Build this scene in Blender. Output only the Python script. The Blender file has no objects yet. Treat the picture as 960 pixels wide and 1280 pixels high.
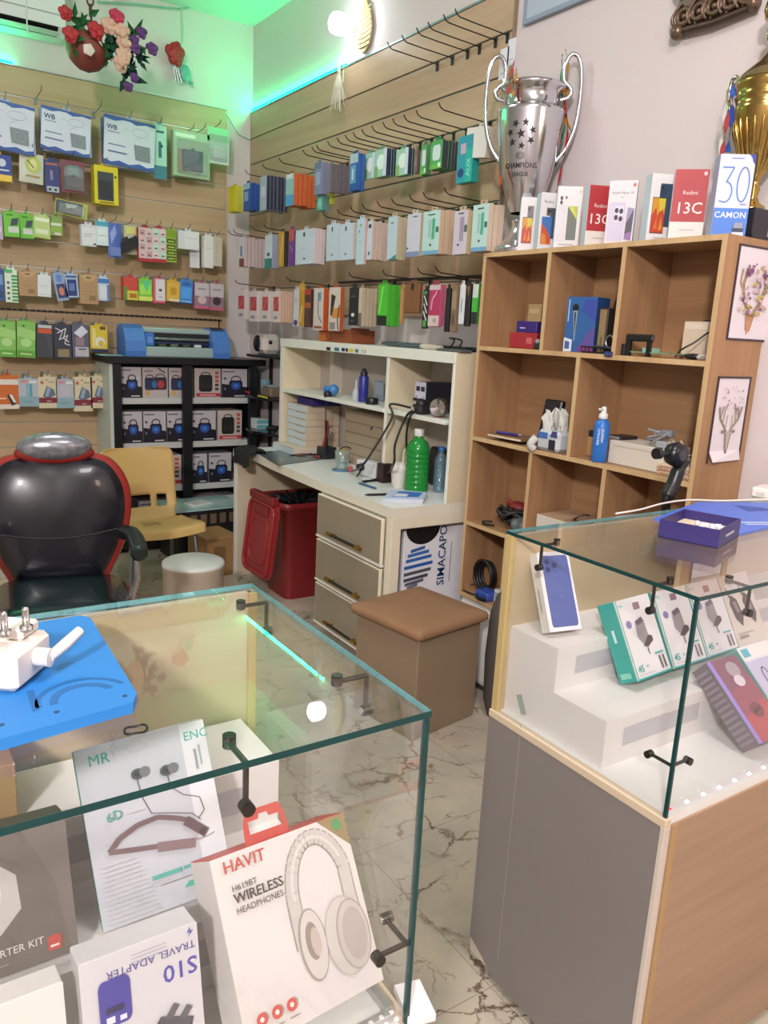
import bpy, math, random
from mathutils import Vector, Matrix
random.seed(11)
SC = bpy.context.scene
COL = SC.collection
PI = math.pi
# ------------------------------------------------------------------ camera
F_PX, YAW, PIT, ROL, CAM_Z = 979.5, math.radians(33.735), math.radians(-12.970), math.radians(2.951), 1.6
FW = Vector((math.cos(PIT)*math.sin(YAW), math.cos(PIT)*math.cos(YAW), math.sin(PIT)))
R0 = Vector((math.cos(YAW), -math.sin(YAW), 0)); U0 = R0.cross(FW)
RT = math.cos(ROL)*R0 + math.sin(ROL)*U0
UP = -math.sin(ROL)*R0 + math.cos(ROL)*U0
CAM = Vector((0, 0, CAM_Z))
def at(x, y, ax, val):
    """point of the plane (axis ax = val) that the photo shows at x, y"""
    d = FW + (x-480)/F_PX*RT - (y-640)/F_PX*UP
    return CAM + d*((val-CAM[ax])/d[ax])
cd = bpy.data.cameras.new('camera'); cam = bpy.data.objects.new('camera', cd); COL.objects.link(cam)
cd.sensor_fit = 'HORIZONTAL'; cd.sensor_width = 36; cd.lens = F_PX/960*36; cd.clip_start = .02; cd.clip_end = 60
m = Matrix((RT, UP, -FW)).transposed().to_4x4(); m.translation = CAM; cam.matrix_world = m
SC.camera = cam
# ------------------------------------------------------------------ materials
def lin(h):
    h = h.lstrip('#'); h = h if len(h) == 6 else ''.join(c*2 for c in h); o = []
    for i in (0, 2, 4):
        c = int(h[i:i+2], 16)/255
        o.append(c/12.92 if c <= .04045 else ((c+.055)/1.055)**2.4)
    return (*o, 1)
_mc = {}
def M(h, rough=.5, metal=0, emit=0, var=.06, coat=0, scale=9., bump=0., alpha=1):
    k = (h, rough, metal, emit, var, coat, scale, bump, alpha)
    if k in _mc: return _mc[k]
    mt = bpy.data.materials.new('mat_'+h.strip('#')); mt.use_nodes = True
    nt = mt.node_tree; b = nt.nodes['Principled BSDF']
    b.inputs['Base Color'].default_value = lin(h); b.inputs['Roughness'].default_value = rough
    b.inputs['Metallic'].default_value = metal; b.inputs['Coat Weight'].default_value = coat
    if emit:
        b.inputs['Emission Color'].default_value = lin(h); b.inputs['Emission Strength'].default_value = emit
    tc = nt.nodes.new('ShaderNodeTexCoord'); nz = nt.nodes.new('ShaderNodeTexNoise')
    nz.inputs['Scale'].default_value = scale; nz.inputs['Detail'].default_value = 3
    nt.links.new(tc.outputs['Object'], nz.inputs['Vector'])
    hs = nt.nodes.new('ShaderNodeHueSaturation'); hs.inputs['Color'].default_value = lin(h)
    mr = nt.nodes.new('ShaderNodeMapRange'); mr.inputs['To Min'].default_value = 1-var; mr.inputs['To Max'].default_value = 1+var
    nt.links.new(nz.outputs['Fac'], mr.inputs['Value']); nt.links.new(mr.outputs['Result'], hs.inputs['Value'])
    nt.links.new(hs.outputs['Color'], b.inputs['Base Color'])
    if bump:
        bp = nt.nodes.new('ShaderNodeBump'); bp.inputs['Strength'].default_value = bump; bp.inputs['Distance'].default_value = .01
        nt.links.new(nz.outputs['Fac'], bp.inputs['Height']); nt.links.new(bp.outputs['Normal'], b.inputs['Normal'])
    if alpha < 1:
        tr = nt.nodes.new('ShaderNodeBsdfTransparent'); mx = nt.nodes.new('ShaderNodeMixShader'); mx.inputs[0].default_value = alpha
        nt.links.new(tr.outputs[0], mx.inputs[1]); nt.links.new(b.outputs[0], mx.inputs[2])
        nt.links.new(mx.outputs[0], nt.nodes['Material Output'].inputs['Surface'])
    _mc[k] = mt
    return mt
def glass_mat(name, tint, refl=1.0, f0=.045, body=0.0, bodycol='#d8e8e0'):
    """thin clear sheet: straight-through transmission plus a fresnel mirror"""
    mt = bpy.data.materials.new(name); mt.use_nodes = True; nt = mt.node_tree; nt.nodes.clear()
    out = nt.nodes.new('ShaderNodeOutputMaterial'); tr = nt.nodes.new('ShaderNodeBsdfTransparent'); gl = nt.nodes.new('ShaderNodeBsdfGlossy')
    tr.inputs['Color'].default_value = lin(tint); gl.inputs['Roughness'].default_value = .0; gl.inputs['Color'].default_value = (1, 1, 1, 1)
    lw = nt.nodes.new('ShaderNodeLayerWeight'); lw.inputs['Blend'].default_value = .5
    pw = nt.nodes.new('ShaderNodeMath'); pw.operation = 'POWER'; pw.inputs[1].default_value = 5
    ma = nt.nodes.new('ShaderNodeMath'); ma.operation = 'MULTIPLY_ADD'; ma.inputs[1].default_value = (1-f0)*refl; ma.inputs[2].default_value = f0*refl
    mx = nt.nodes.new('ShaderNodeMixShader')
    nt.links.new(lw.outputs['Facing'], pw.inputs[0]); nt.links.new(pw.outputs[0], ma.inputs[0]); nt.links.new(ma.outputs[0], mx.inputs[0])
    first = tr
    if body:
        df = nt.nodes.new('ShaderNodeBsdfDiffuse'); df.inputs['Color'].default_value = lin(bodycol)
        m2 = nt.nodes.new('ShaderNodeMixShader'); m2.inputs[0].default_value = body
        nt.links.new(tr.outputs[0], m2.inputs[1]); nt.links.new(df.outputs[0], m2.inputs[2]); first = m2
    nt.links.new(first.outputs[0], mx.inputs[1]); nt.links.new(gl.outputs[0], mx.inputs[2]); nt.links.new(mx.outputs[0], out.inputs['Surface'])
    return mt
def wood(name, a, b, scale=1.0, axis='y', rough=.45, contrast=1.0):
    mt = bpy.data.materials.new(name); mt.use_nodes = True; nt = mt.node_tree; bs = nt.nodes['Principled BSDF']
    tc = nt.nodes.new('ShaderNodeTexCoord'); mp = nt.nodes.new('ShaderNodeMapping')
    s = {'x': (1.2, 22, 22), 'y': (22, 1.2, 22), 'z': (22, 22, 1.2)}[axis]
    mp.inputs['Scale'].default_value = tuple(v*scale for v in s)
    nz = nt.nodes.new('ShaderNodeTexNoise'); nz.inputs['Scale'].default_value = 1.6; nz.inputs['Detail'].default_value = 6; nz.inputs['Roughness'].default_value = .62
    nz.inputs['Distortion'].default_value = .4
    n2 = nt.nodes.new('ShaderNodeTexNoise'); n2.inputs['Scale'].default_value = .5; n2.inputs['Detail'].default_value = 2
    ad = nt.nodes.new('ShaderNodeMath'); ad.operation = 'MULTIPLY_ADD'; ad.inputs[1].default_value = .55
    cr = nt.nodes.new('ShaderNodeValToRGB')
    cr.color_ramp.elements[0].position = .56-.16/contrast; cr.color_ramp.elements[0].color = lin(a)
    cr.color_ramp.elements[1].position = .56+.26/contrast; cr.color_ramp.elements[1].color = lin(b)
    nt.links.new(tc.outputs['Object'], mp.inputs['Vector']); nt.links.new(mp.outputs[0], nz.inputs['Vector']); nt.links.new(mp.outputs[0], n2.inputs['Vector'])
    hm = nt.nodes.new('ShaderNodeMath'); hm.operation = 'MULTIPLY'; hm.inputs[1].default_value = .55
    nt.links.new(n2.outputs['Fac'], hm.inputs[0]); nt.links.new(nz.outputs['Fac'], ad.inputs[0]); nt.links.new(hm.outputs[0], ad.inputs[2])
    nt.links.new(ad.outputs[0], cr.inputs['Fac']); nt.links.new(cr.outputs['Color'], bs.inputs['Base Color'])
    bs.inputs['Roughness'].default_value = rough
    return mt
def marble_floor():
    mt = bpy.data.materials.new('marble_floor'); mt.use_nodes = True; nt = mt.node_tree; bs = nt.nodes['Principled BSDF']
    L = nt.links.new; N = nt.nodes.new
    tc = N('ShaderNodeTexCoord')
    wz = N('ShaderNodeTexNoise'); wz.inputs['Scale'].default_value = 3.2; wz.inputs['Detail'].default_value = 6; wz.inputs['Roughness'].default_value = .65
    L(tc.outputs['Object'], wz.inputs['Vector'])
    mixv = N('ShaderNodeVectorMath'); mixv.operation = 'MULTIPLY_ADD'; mixv.inputs[1].default_value = (.32, .32, 0); L(wz.outputs['Color'], mixv.inputs[0]); L(tc.outputs['Object'], mixv.inputs[2])
    def veins(scale, width, gate_scale, lo, hi):
        vo = N('ShaderNodeTexVoronoi'); vo.feature = 'DISTANCE_TO_EDGE'; vo.inputs['Scale'].default_value = scale; L(mixv.outputs[0], vo.inputs['Vector'])
        r = N('ShaderNodeMapRange'); r.inputs['From Min'].default_value = 0; r.inputs['From Max'].default_value = width; r.inputs['To Min'].default_value = 1; r.inputs['To Max'].default_value = 0
        L(vo.outputs['Distance'], r.inputs['Value'])
        g = N('ShaderNodeTexNoise'); g.inputs['Scale'].default_value = gate_scale; g.inputs['Detail'].default_value = 4; L(tc.outputs['Object'], g.inputs['Vector'])
        gr = N('ShaderNodeMapRange'); gr.inputs['From Min'].default_value = lo; gr.inputs['From Max'].default_value = hi; L(g.outputs['Fac'], gr.inputs['Value'])
        mu = N('ShaderNodeMath'); mu.operation = 'MULTIPLY'; L(r.outputs[0], mu.inputs[0]); L(gr.outputs[0], mu.inputs[1])
        return mu
    v1 = veins(4.6, .030, 4.5, .47, .60); v2 = veins(10, .035, 6, .52, .66)
    mx = N('ShaderNodeMath'); mx.operation = 'MAXIMUM'; L(v1.outputs[0], mx.inputs[0]); L(v2.outputs[0], mx.inputs[1])
    base = N('ShaderNodeValToRGB'); base.color_ramp.elements[0].position = .3; base.color_ramp.elements[0].color = lin('#a9a295')
    base.color_ramp.elements[1].position = .7; base.color_ramp.elements[1].color = lin('#c3b6a3')
    b2 = N('ShaderNodeTexNoise'); b2.inputs['Scale'].default_value = 5; b2.inputs['Detail'].default_value = 5; L(tc.outputs['Object'], b2.inputs['Vector']); L(b2.outputs['Fac'], base.inputs['Fac'])
    cm = N('ShaderNodeMixRGB'); cm.inputs['Color2'].default_value = lin('#5a4433'); L(mx.outputs[0], cm.inputs['Fac']); L(base.outputs['Color'], cm.inputs['Color1'])
    br = N('ShaderNodeTexBrick'); br.offset = 0; br.inputs['Scale'].default_value = 1; br.inputs['Brick Width'].default_value = .6; br.inputs['Row Height'].default_value = .6
    br.inputs['Mortar Size'].default_value = .0012; br.inputs['Color1'].default_value = br.inputs['Color2'].default_value = (1, 1, 1, 1); br.inputs['Mortar'].default_value = (.55, .5, .45, 1)
    L(tc.outputs['Object'], br.inputs['Vector'])
    ml = N('ShaderNodeMixRGB'); ml.blend_type = 'MULTIPLY'; ml.inputs['Fac'].default_value = 1; L(cm.outputs['Color'], ml.inputs['Color1']); L(br.outputs['Color'], ml.inputs['Color2'])
    L(ml.outputs['Color'], bs.inputs['Base Color']); bs.inputs['Roughness'].default_value = .22
    return mt
# ------------------------------------------------------------------ mesh builder
class MB:
    def __init__(s): s.v = []; s.f = []; s.fm = []; s.fs = []; s.mats = []; s.T = Matrix()
    def mi(s, m):
        if isinstance(m, str): m = M(m)
        if m not in s.mats: s.mats.append(m)
        return s.mats.index(m)
    def add(s, vs, fs, m, smooth=False):
        o = len(s.v); k = s.mi(m); s.v += [s.T @ Vector(p) for p in vs]
        for f in fs: s.f.append([i+o for i in f]); s.fm.append(k); s.fs.append(smooth)
        return s
    def box(s, x0, x1, y0, y1, z0, z1, m, c=0):
        if x0 > x1: x0, x1 = x1, x0
        if y0 > y1: y0, y1 = y1, y0
        if z0 > z1: z0, z1 = z1, z0
        c = min(c, .49*min(x1-x0, y1-y0, z1-z0))
        if c <= 0:
            vs = [(x, y, z) for z in (z0, z1) for y in (y0, y1) for x in (x0, x1)]
            return s.add(vs, [(0, 2, 3, 1), (4, 5, 7, 6), (0, 1, 5, 4), (2, 6, 7, 3), (0, 4, 6, 2), (1, 3, 7, 5)], m)
        X = (x0, x1); Y = (y0, y1); Z = (z0, z1); vs = []; ix = {}
        for i in (0, 1):
            for j in (0, 1):
                for k in (0, 1):
                    sx, sy, sz = c*(1-2*i), c*(1-2*j), c*(1-2*k)
                    ix[i, j, k, 0] = len(vs); vs.append((X[i], Y[j]+sy, Z[k]+sz))
                    ix[i, j, k, 1] = len(vs); vs.append((X[i]+sx, Y[j], Z[k]+sz))
                    ix[i, j, k, 2] = len(vs); vs.append((X[i]+sx, Y[j]+sy, Z[k]))
        fs = []
        for i in (0, 1):
            q = [ix[i, 0, 0, 0], ix[i, 1, 0, 0], ix[i, 1, 1, 0], ix[i, 0, 1, 0]]; fs.append(q if i else q[::-1])
            q = [ix[0, i, 0, 1], ix[1, i, 0, 1], ix[1, i, 1, 1], ix[0, i, 1, 1]]; fs.append(q[::-1] if i else q)
            q = [ix[0, 0, i, 2], ix[1, 0, i, 2], ix[1, 1, i, 2], ix[0, 1, i, 2]]; fs.append(q if i else q[::-1])
        for i in (0, 1):
            for j in (0, 1):
                fs.append([ix[i, j, 0, 0], ix[i, j, 1, 0], ix[i, j, 1, 1], ix[i, j, 0, 1]])
                fs.append([ix[i, 0, j, 0], ix[i, 1, j, 0], ix[i, 1, j, 2], ix[i, 0, j, 2]])
                fs.append([ix[0, i, j, 1], ix[1, i, j, 1], ix[1, i, j, 2], ix[0, i, j, 2]])
        for k in [k for k in ix if k[3] == 0]: fs.append([ix[k[:3]+(0,)], ix[k[:3]+(1,)], ix[k[:3]+(2,)]])
        return s.add(vs, fs, m)
    def quad(s, pts, m): return s.add(pts, [list(range(len(pts)))], m)
    def tube(s, pts, r, m, n=8, closed=False, caps=True, smooth=True):
        P = [Vector(p) for p in pts]; N = len(P); rr = r if isinstance(r, (list, tuple)) else [r]*N
        T = []
        for i in range(N):
            a = P[i-1] if (i or closed) else P[0]; b = P[(i+1) % N] if (i < N-1 or closed) else P[-1]
            t = (b-a); T.append(t.normalized() if t.length > 1e-9 else Vector((0, 0, 1)))
        up = Vector((0, 0, 1)) if abs(T[0].z) < .9 else Vector((1, 0, 0))
        nrm = (up-T[0]*up.dot(T[0])).normalized(); vs = []; fs = []
        for i in range(N):
            nrm = nrm-T[i]*nrm.dot(T[i])
            nrm = nrm.normalized() if nrm.length > 1e-6 else T[i].orthogonal().normalized()
            bn = T[i].cross(nrm)
            for k in range(n):
                a = 2*PI*k/n; vs.append(P[i]+(nrm*math.cos(a)+bn*math.sin(a))*rr[i])
        for i in range(N if closed else N-1):
            for k in range(n):
                a = i*n; b = ((i+1) % N)*n
                fs.append([a+k, a+(k+1) % n, b+(k+1) % n, b+k])
        s.add(vs, fs, m, smooth)
        if caps and not closed:
            s.add(vs[:n], [list(range(n))[::-1]], m); s.add(vs[-n:], [list(range(n))], m)
        return s
    def lathe(s, prof, m, n=28, X=None, sq=None, smooth=True, capb=False, capt=False):
        """prof: (radius, z) from the bottom up; sq: squash in y"""
        X = X or Matrix(); vs = []; fs = []
        for r, z in prof:
            for k in range(n):
                a = 2*PI*k/n; vs.append(X @ Vector((r*math.cos(a), r*math.sin(a)*(sq or 1), z)))
        for i in range(len(prof)-1):
            for k in range(n): fs.append([i*n+k, i*n+(k+1) % n, (i+1)*n+(k+1) % n, (i+1)*n+k])
        s.add(vs, fs, m, smooth)
        if capb: s.add(vs[:n], [list(range(n))[::-1]], m)
        if capt: s.add(vs[-n:], [list(range(n))], m)
        return s
    def ball(s, c, r, m, n=14, sc=(1, 1, 1)):
        k = max(5, n//2); X = Matrix.Translation(c) @ Matrix.Diagonal((sc[0], sc[1], sc[2], 1))
        return s.lathe([(max(1e-5, r*math.sin(PI*i/k)), -r*math.cos(PI*i/k)) for i in range(k+1)], m, n, X)
    def prism(s, poly, h0, h1, m, X=None, m2=None, smooth=False):
        X = X or Matrix(); n = len(poly)
        a = [X @ Vector((p[0], p[1], h0)) for p in poly]; b = [X @ Vector((p[0], p[1], h1)) for p in poly]
        s.add(a+b, [[i, (i+1) % n, n+(i+1) % n, n+i] for i in range(n)], m2 or m, smooth)
        s.add(a, [list(range(n))[::-1]], m); s.add(b, [list(range(n))], m); return s
    def text(s, t, X, size, m, align='C', sx=1.0, bold=0):
        vs, fs, w = glyphs(t, bold); k = {'C': -w/2, 'L': 0, 'R': -w}[align]
        s.add([X @ Vector(((x+k)*size*sx, y*size, 0)) for x, y in vs], fs, m); return s
    def build(s, name, parent=None, loc=None, rotz=0):
        me = bpy.data.meshes.new(name); me.from_pydata([tuple(p) for p in s.v], [], s.f)
        for m in s.mats: me.materials.append(m)
        me.polygons.foreach_set('material_index', s.fm); me.polygons.foreach_set('use_smooth', s.fs); me.update()
        o = bpy.data.objects.new(name, me); COL.objects.link(o)
        if parent: o.parent = parent
        if loc is not None: o.location = loc
        if rotz: o.rotation_euler = (0, 0, rotz)
        return o
_gl = {}
def glyphs(t, bold=0):
    if (t, bold) in _gl: return _gl[t, bold]
    cu = bpy.data.curves.new('txt', 'FONT'); cu.body = t; cu.size = 1; cu.resolution_u = 2; cu.offset = bold
    o = bpy.data.objects.new('txt', cu); COL.objects.link(o)
    dg = bpy.context.evaluated_depsgraph_get(); dg.update()
    me = o.evaluated_get(dg).to_mesh()
    vs = [(v.co.x, v.co.y) for v in me.vertices]; fs = [list(p.vertices) for p in me.polygons]
    w = max([v[0] for v in vs] or [0]); bpy.data.objects.remove(o); bpy.data.curves.remove(cu)
    _gl[t, bold] = (vs, fs, w); return _gl[t, bold]
def T3(x, y, z): return Matrix.Translation((x, y, z))
def RX(a): return Matrix.Rotation(a, 4, 'X')
def RY(a): return Matrix.Rotation(a, 4, 'Y')
def RZ(a): return Matrix.Rotation(a, 4, 'Z')
def tag(o, label, cat, group=None, kind=None):
    o['label'] = label; o['category'] = cat
    if group: o['group'] = group
    if kind: o['kind'] = kind
    return o
def thing(name, label, cat, loc=(0, 0, 0), rotz=0, group=None, mat=None):
    o = bpy.data.objects.new(name, None); COL.objects.link(o); o.empty_display_size = .05
    if mat is not None: o.matrix_world = mat
    else: o.location = loc; o.rotation_euler = (0, 0, rotz)
    return tag(o, label, cat, group)
def solo(name, mb, label, cat, loc=None, rotz=0, group=None, kind=None, mat=None):
    o = mb.build(name, None, loc, rotz)
    if mat is not None: o.matrix_world = mat
    return tag(o, label, cat, group, kind)
def struct(name, mb, label=None):
    o = mb.build(name); o['kind'] = 'structure'
    if label: o['label'] = label; o['category'] = name.split('_')[0]
    return o
def dup(root, loc=None, rotz=None, label=None, group=None):
    r = root.copy(); COL.objects.link(r)
    if loc is not None: r.location = loc
    if rotz is not None: r.rotation_euler = (0, 0, rotz)
    if label: r['label'] = label
    if group: r['group'] = group
    for ch in list(root.children):
        c = ch.copy(); COL.objects.link(c); c.parent = r
        for g in ch.children:
            d = g.copy(); COL.objects.link(d); d.parent = c
    return r
# print a flat design on the front (-y) face of a w x h x t box whose base centre is the origin
def art(mb, w, h, t, spec, z0=0):
    e = .0005
    for i, q in enumerate(spec):
        y = -t/2-e*(1+i*.55); X = T3(-w/2, y, z0) @ RX(PI/2)
        k = q[0]
        if k == 'r': mb.quad([X @ Vector((u*w, v*h, 0)) for u, v in ((q[1], q[2]), (q[3], q[2]), (q[3], q[4]), (q[1], q[4]))], q[5])
        elif k == 'p': mb.quad([X @ Vector((u*w, v*h, 0)) for u, v in q[1]], q[2])
        elif k == 'e': mb.quad([X @ Vector((q[1]*w+q[3]*w*math.cos(a*PI/10), q[2]*h+q[4]*h*math.sin(a*PI/10), 0)) for a in range(20)], q[5])
        elif k == 'o':   # ring: cx cy rx ry width(m) colour
            n = 24; vs = []; cx, cy, rx, ry, wd = q[1]*w, q[2]*h, q[3]*w, q[4]*h, q[5]
            for a in range(n):
                c, s_ = math.cos(2*PI*a/n), math.sin(2*PI*a/n); vs += [X @ Vector((cx+rx*c, cy+ry*s_, 0)), X @ Vector((cx+(rx-wd)*c, cy+(ry-wd)*s_, 0))]
            mb.add(vs, [[2*a, (2*a+2) % (2*n), (2*a+3) % (2*n), 2*a+1] for a in range(n)], q[6])
        elif k == 't':   # text u v height(m) colour align [rot] [bold]
            al = q[6] if len(q) > 6 else 'C'; ro = q[7] if len(q) > 7 else 0; bo = q[8] if len(q) > 8 else 0
            mb.text(q[1], X @ T3(q[2]*w, q[3]*h, 0) @ RZ(ro), q[4], q[5], al, 1, bo)
        elif k == 'l':   # polyline of width wd
            mb_line(mb, [(u*w, v*h) for u, v in q[1]], q[2], q[3], X)
    return mb
def mb_line(mb, pts, wd, m, X):
    for (a, b), (c, d) in zip(pts, pts[1:]):
        l = math.hypot(c-a, d-b) or 1; nx, ny = -(d-b)/l*wd/2, (c-a)/l*wd/2
        mb.quad([X @ Vector(p) for p in ((a+nx, b+ny, 0), (a-nx, b-ny, 0), (c-nx, d-ny, 0), (c+nx, d+ny, 0))], m)
def arc(cx, cy, r, a0, a1, n=12, ry=None):
    return [(cx+r*math.cos(math.radians(a0+(a1-a0)*i/n)), cy+(ry or r)*math.sin(math.radians(a0+(a1-a0)*i/n))) for i in range(n+1)]
def rrect(x0, x1, y0, y1, r, n=5):
    return arc(x1-r, y1-r, r, 0, 90, n)+arc(x0+r, y1-r, r, 90, 180, n)+arc(x0+r, y0+r, r, 180, 270, n)+arc(x1-r, y0+r, r, 270, 360, n)
def bez(p0, p1, p2, p3, n=12):
    P = [Vector(p) for p in (p0, p1, p2, p3)]
    return [P[0]*(1-t)**3+P[1]*3*t*(1-t)**2+P[2]*3*t*t*(1-t)+P[3]*t**3 for t in [i/n for i in range(n+1)]]
def crv(pts, n=6):
    """catmull-rom through points"""
    P = [Vector(p) for p in pts]; o = []
    for i in range(len(P)-1):
        a = P[max(0, i-1)]; b = P[i]; c = P[i+1]; d = P[min(len(P)-1, i+2)]
        for k in range(n):
            t = k/n; o.append(.5*((2*b)+(c-a)*t+(2*a-5*b+4*c-d)*t*t+(3*b-a-3*c+d)*t**3))
    return o+[P[-1]]
# ------------------------------------------------------------------ shared materials
WALL = M('#cfc5c5', .75, var=.03, scale=2.5)
OAK = wood('oak_board', '#916c4c', '#b28a62', 1.0, 'z', .5); OAKH = wood('oak_board_flat', '#946f4e', '#b48d65', 1.0, 'y', .5)
OAKED = wood('oak_edge', '#b8966c', '#cfb188', 1.0, 'z', .55)
SLAT_X = wood('slat_wood_back', '#ae9472', '#c6ad8a', .55, 'x', .42); SLAT_Y = wood('slat_wood_right', '#a98d72', '#c4aa8e', .55, 'y', .42)
PALEW = wood('pale_wood_panel', '#b5a182', '#cbb898', .6, 'x', .5)
FRONTW = wood('counter_front_wood', '#94785f', '#ad8e74', .8, 'x', .5)
ALU = M('#b9bdbb', .35, .8); CREAM = M('#d9d0bd', .45); WHT = M('#e6e6e4', .5); BLK = M('#141416', .35); DGREY = M('#3a3a3e', .5)
CHROME = M('#d5d5d5', .12, 1, var=.02); GOLDM = M('#b5913f', .2, 1); TANF = M('#8e8371', .25)
GLASS = glass_mat('clear_glass', '#fdfefe'); GEDGE = M('#083a3a', .25, var=.25, scale=20); GEDGEL = M('#5f9aa0', .15, var=.3, scale=25)
PLAST = glass_mat('clear_plastic', '#f2f6f6', 1.2, .06, .10)
# ------------------------------------------------------------------ the room
b = MB(); b.box(-3.2, 2.66, -2.2, 5.92, -.1, 0, marble_floor()); struct('floor', b, 'cream marble floor with brown veins')
b = MB(); b.box(-3.2, 2.66, -2.2, 5.92, 3.66, 3.76, M('#dcdcd8', .8)); struct('ceiling', b, 'plain white ceiling lit green in the corner')
b = MB(); b.box(-3.2, 2.66, 5.76, 5.92, 0, 3.66, WALL); struct('wall_back', b, 'white plaster wall behind the left slat panel')
b = MB(); b.box(2.52, 2.66, -2.2, 5.76, 0, 3.66, WALL); struct('wall_right', b, 'white plaster wall behind the trophies and desk')
b = MB(); b.box(-3.36, -3.2, -2.2, 5.92, 0, 3.66, WALL); struct('wall_left', b, 'white plaster wall on the left, outside the photo')
b = MB(); b.box(-3.2, 2.66, -2.36, -2.2, 0, 3.66, WALL); struct('wall_front', b, 'white plaster wall behind the photographer')
# slotted display panels: boards with an aluminium strip in each groove
def groove_board(mb, lo, hi, m):
    return mb
b = MB()
for k in range(17):
    zt = 3.074-.169*k; zb = max(zt-.162, .1)
    b.box(-1.8, 2.31, 5.742, 5.757, zb, zt, SLAT_X, .002)
    if k: b.box(-1.8, 2.31, 5.748, 5.757, zt-.001, zt+.008, ALU)
b.box(-1.8, 2.32, 5.738, 5.76, 3.074, 3.084, ALU, .002); b.box(2.31, 2.318, 5.74, 5.76, .1, 3.074, M('#c9b58f', .5))
struct('trim_1', b, 'beige wood slotted display panel on the back wall')
b = MB()
for k in range(8):
    zt = 3.086-.176*k; zb = zt-.169
    b.box(2.502, 2.517, 2.93, 5.757, zb, zt, SLAT_Y, .002)
    if k: b.box(2.509, 2.517, 2.93, 5.757, zt-.001, zt+.008, M('#55706a', .3, .6))
b.box(2.498, 2.52, 2.93, 5.757, 3.087, 3.099, M('#9fb0b4', .35, .7), .002); b.box(2.5, 2.52, 2.922, 2.93, 1.68, 3.099, M('#8a7a68', .5))
struct('trim_2', b, 'grey-brown wood slotted display panel on the right wall')
# dashed black cable channel under the fourth row of packs on the back wall
b = MB(); x = -.2
A1, A2 = at(0, 386, 1, 5.74), at(275, 402, 1, 5.74)
while x < 2.26:
    b.box(x, x+.028, 5.733, 5.741, A1.z-.006, A1.z+.007, BLK); b.box(x+.028, x+.036, 5.736, 5.741, A1.z-.003, A1.z+.003, M('#5b4a3a')); x += .036
b.box(2.255, 2.262, 5.734, 5.741, A1.z-.09, A1.z+.004, BLK)
solo('dashed_trim_strip', b, 'thin dashed black strip running along the beige slat wall', 'strip')
# green light strips lying on top of the panels
GREEN = M('#00ff9a', .5, emit=110, var=0)
b = MB(); b.box(2.503, 2.518, 4.40, 5.74, 3.100, 3.112, GREEN); solo('light_strip', b, 'glowing green light strip on top of the right slat panel', 'light strip')
b = MB(); b.box(-1.2, .92, 5.745, 5.758, 3.086, 3.098, GREEN); solo('light_strip', b, 'glowing green light strip on top of the back slat panel', 'light strip')
# air conditioner, its lower right end in view
t = thing('air_conditioner', 'white wall air conditioner at the top left with a dark outlet slot', 'air conditioner', (.5, 5.76, 3.255))
b = MB(); prof = [(0, 0), (-.13, 0), (-.2, .045), (-.215, .10), (-.21, .27), (-.17, .30), (0, .30)]
Xb = T3(-1.4, 0, 0) @ Matrix(((0, 0, 1, 0), (1, 0, 0, 0), (0, 1, 0, 0), (0, 0, 0, 1)))
b.prism(prof, 0, 2.1, M('#dfe4e6', .4), Xb); b.build('casing', t)
b = MB(); b.quad([(-1.35, -.1345, .001), (.66, -.1345, .001), (.66, -.199, .0427), (-1.35, -.199, .0427)], BLK); b.build('outlet_slot', t)
b = MB(); b.T = T3(0, -.165, .012) @ RX(math.radians(-20)); b.box(-1.35, .66, -.022, .022, -.004, 0, M('#c9d2d2', .4), .001); b.build('louver', t)
b = MB(); b.box(-1.38, .69, -.216, -.213, .10, .108, M('#9aa3a6')); b.build('panel_gap', t)
# ------------------------------------------------------------------ lamps
def area(name, loc, target, size, power, col=(1, 1, 1), sy=None):
    l = bpy.data.lights.new(name, 'AREA'); l.energy = power; l.size = size; l.color = col
    if sy: l.shape = 'RECTANGLE'; l.size_y = sy
    o = bpy.data.objects.new(name, l); COL.objects.link(o); o.location = loc
    o.rotation_euler = (Vector(target)-Vector(loc)).to_track_quat('-Z', 'Y').to_euler(); return o
area('ceiling_or_added_lamp', (-2.1, -1.9, 3.4), (2.2, 2.4, 1.0), .36, 270, (1, .93, .92))
area('ceiling_or_added_lamp', (.6, 3.3, 3.6), (.9, 3.4, 0), .6, 26, (.95, .97, 1))
area('ceiling_or_added_lamp', (2.0, -1.2, 2.7), (2.3, 1.2, 1.0), .5, 14, (1, .80, .62))  # added warm fill well below the ceiling, tints right wall and shelf side
area('ceiling_or_added_lamp', (.9, .5, 3.6), (.9, .9, 0), .7, 48, (1, .94, .94))
w = bpy.data.worlds.new('world'); SC.world = w; w.use_nodes = True
w.node_tree.nodes['Background'].inputs[0].default_value = (.82, .85, 1, 1); w.node_tree.nodes['Background'].inputs[1].default_value = .2
# bulb on the right wall
p = at(425, 30, 0, 2.38)
t = thing('light_bulb', 'glowing white bulb in a holder on the right wall', 'light bulb', (2.52, p.y, p.z))
b = MB(); XB = RY(-PI/2)
b.lathe([(.001, .20), (.03, .198), (.05, .185), (.056, .165), (.056, .13), (.05, .105), (.03, .085)][::-1], M('#f2f8ff', .4, emit=42, var=0), 20, XB); b.build('glass_globe', t)
b = MB(); b.lathe([(.03, .086), (.026, .07), (.024, .035)][::-1], M('#d4dade', .4), 18, XB); b.lathe([(.042, 0), (.042, .02), (.026, .036)], M('#c8d2d6', .5), 18, XB); b.build('lamp_holder', t)
SC.view_settings.view_transform = 'Standard'; SC.view_settings.look = 'None'; SC.view_settings.gamma = 1; SC.view_settings.use_curve_mapping = False
SC.view_settings.exposure = -.33
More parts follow.
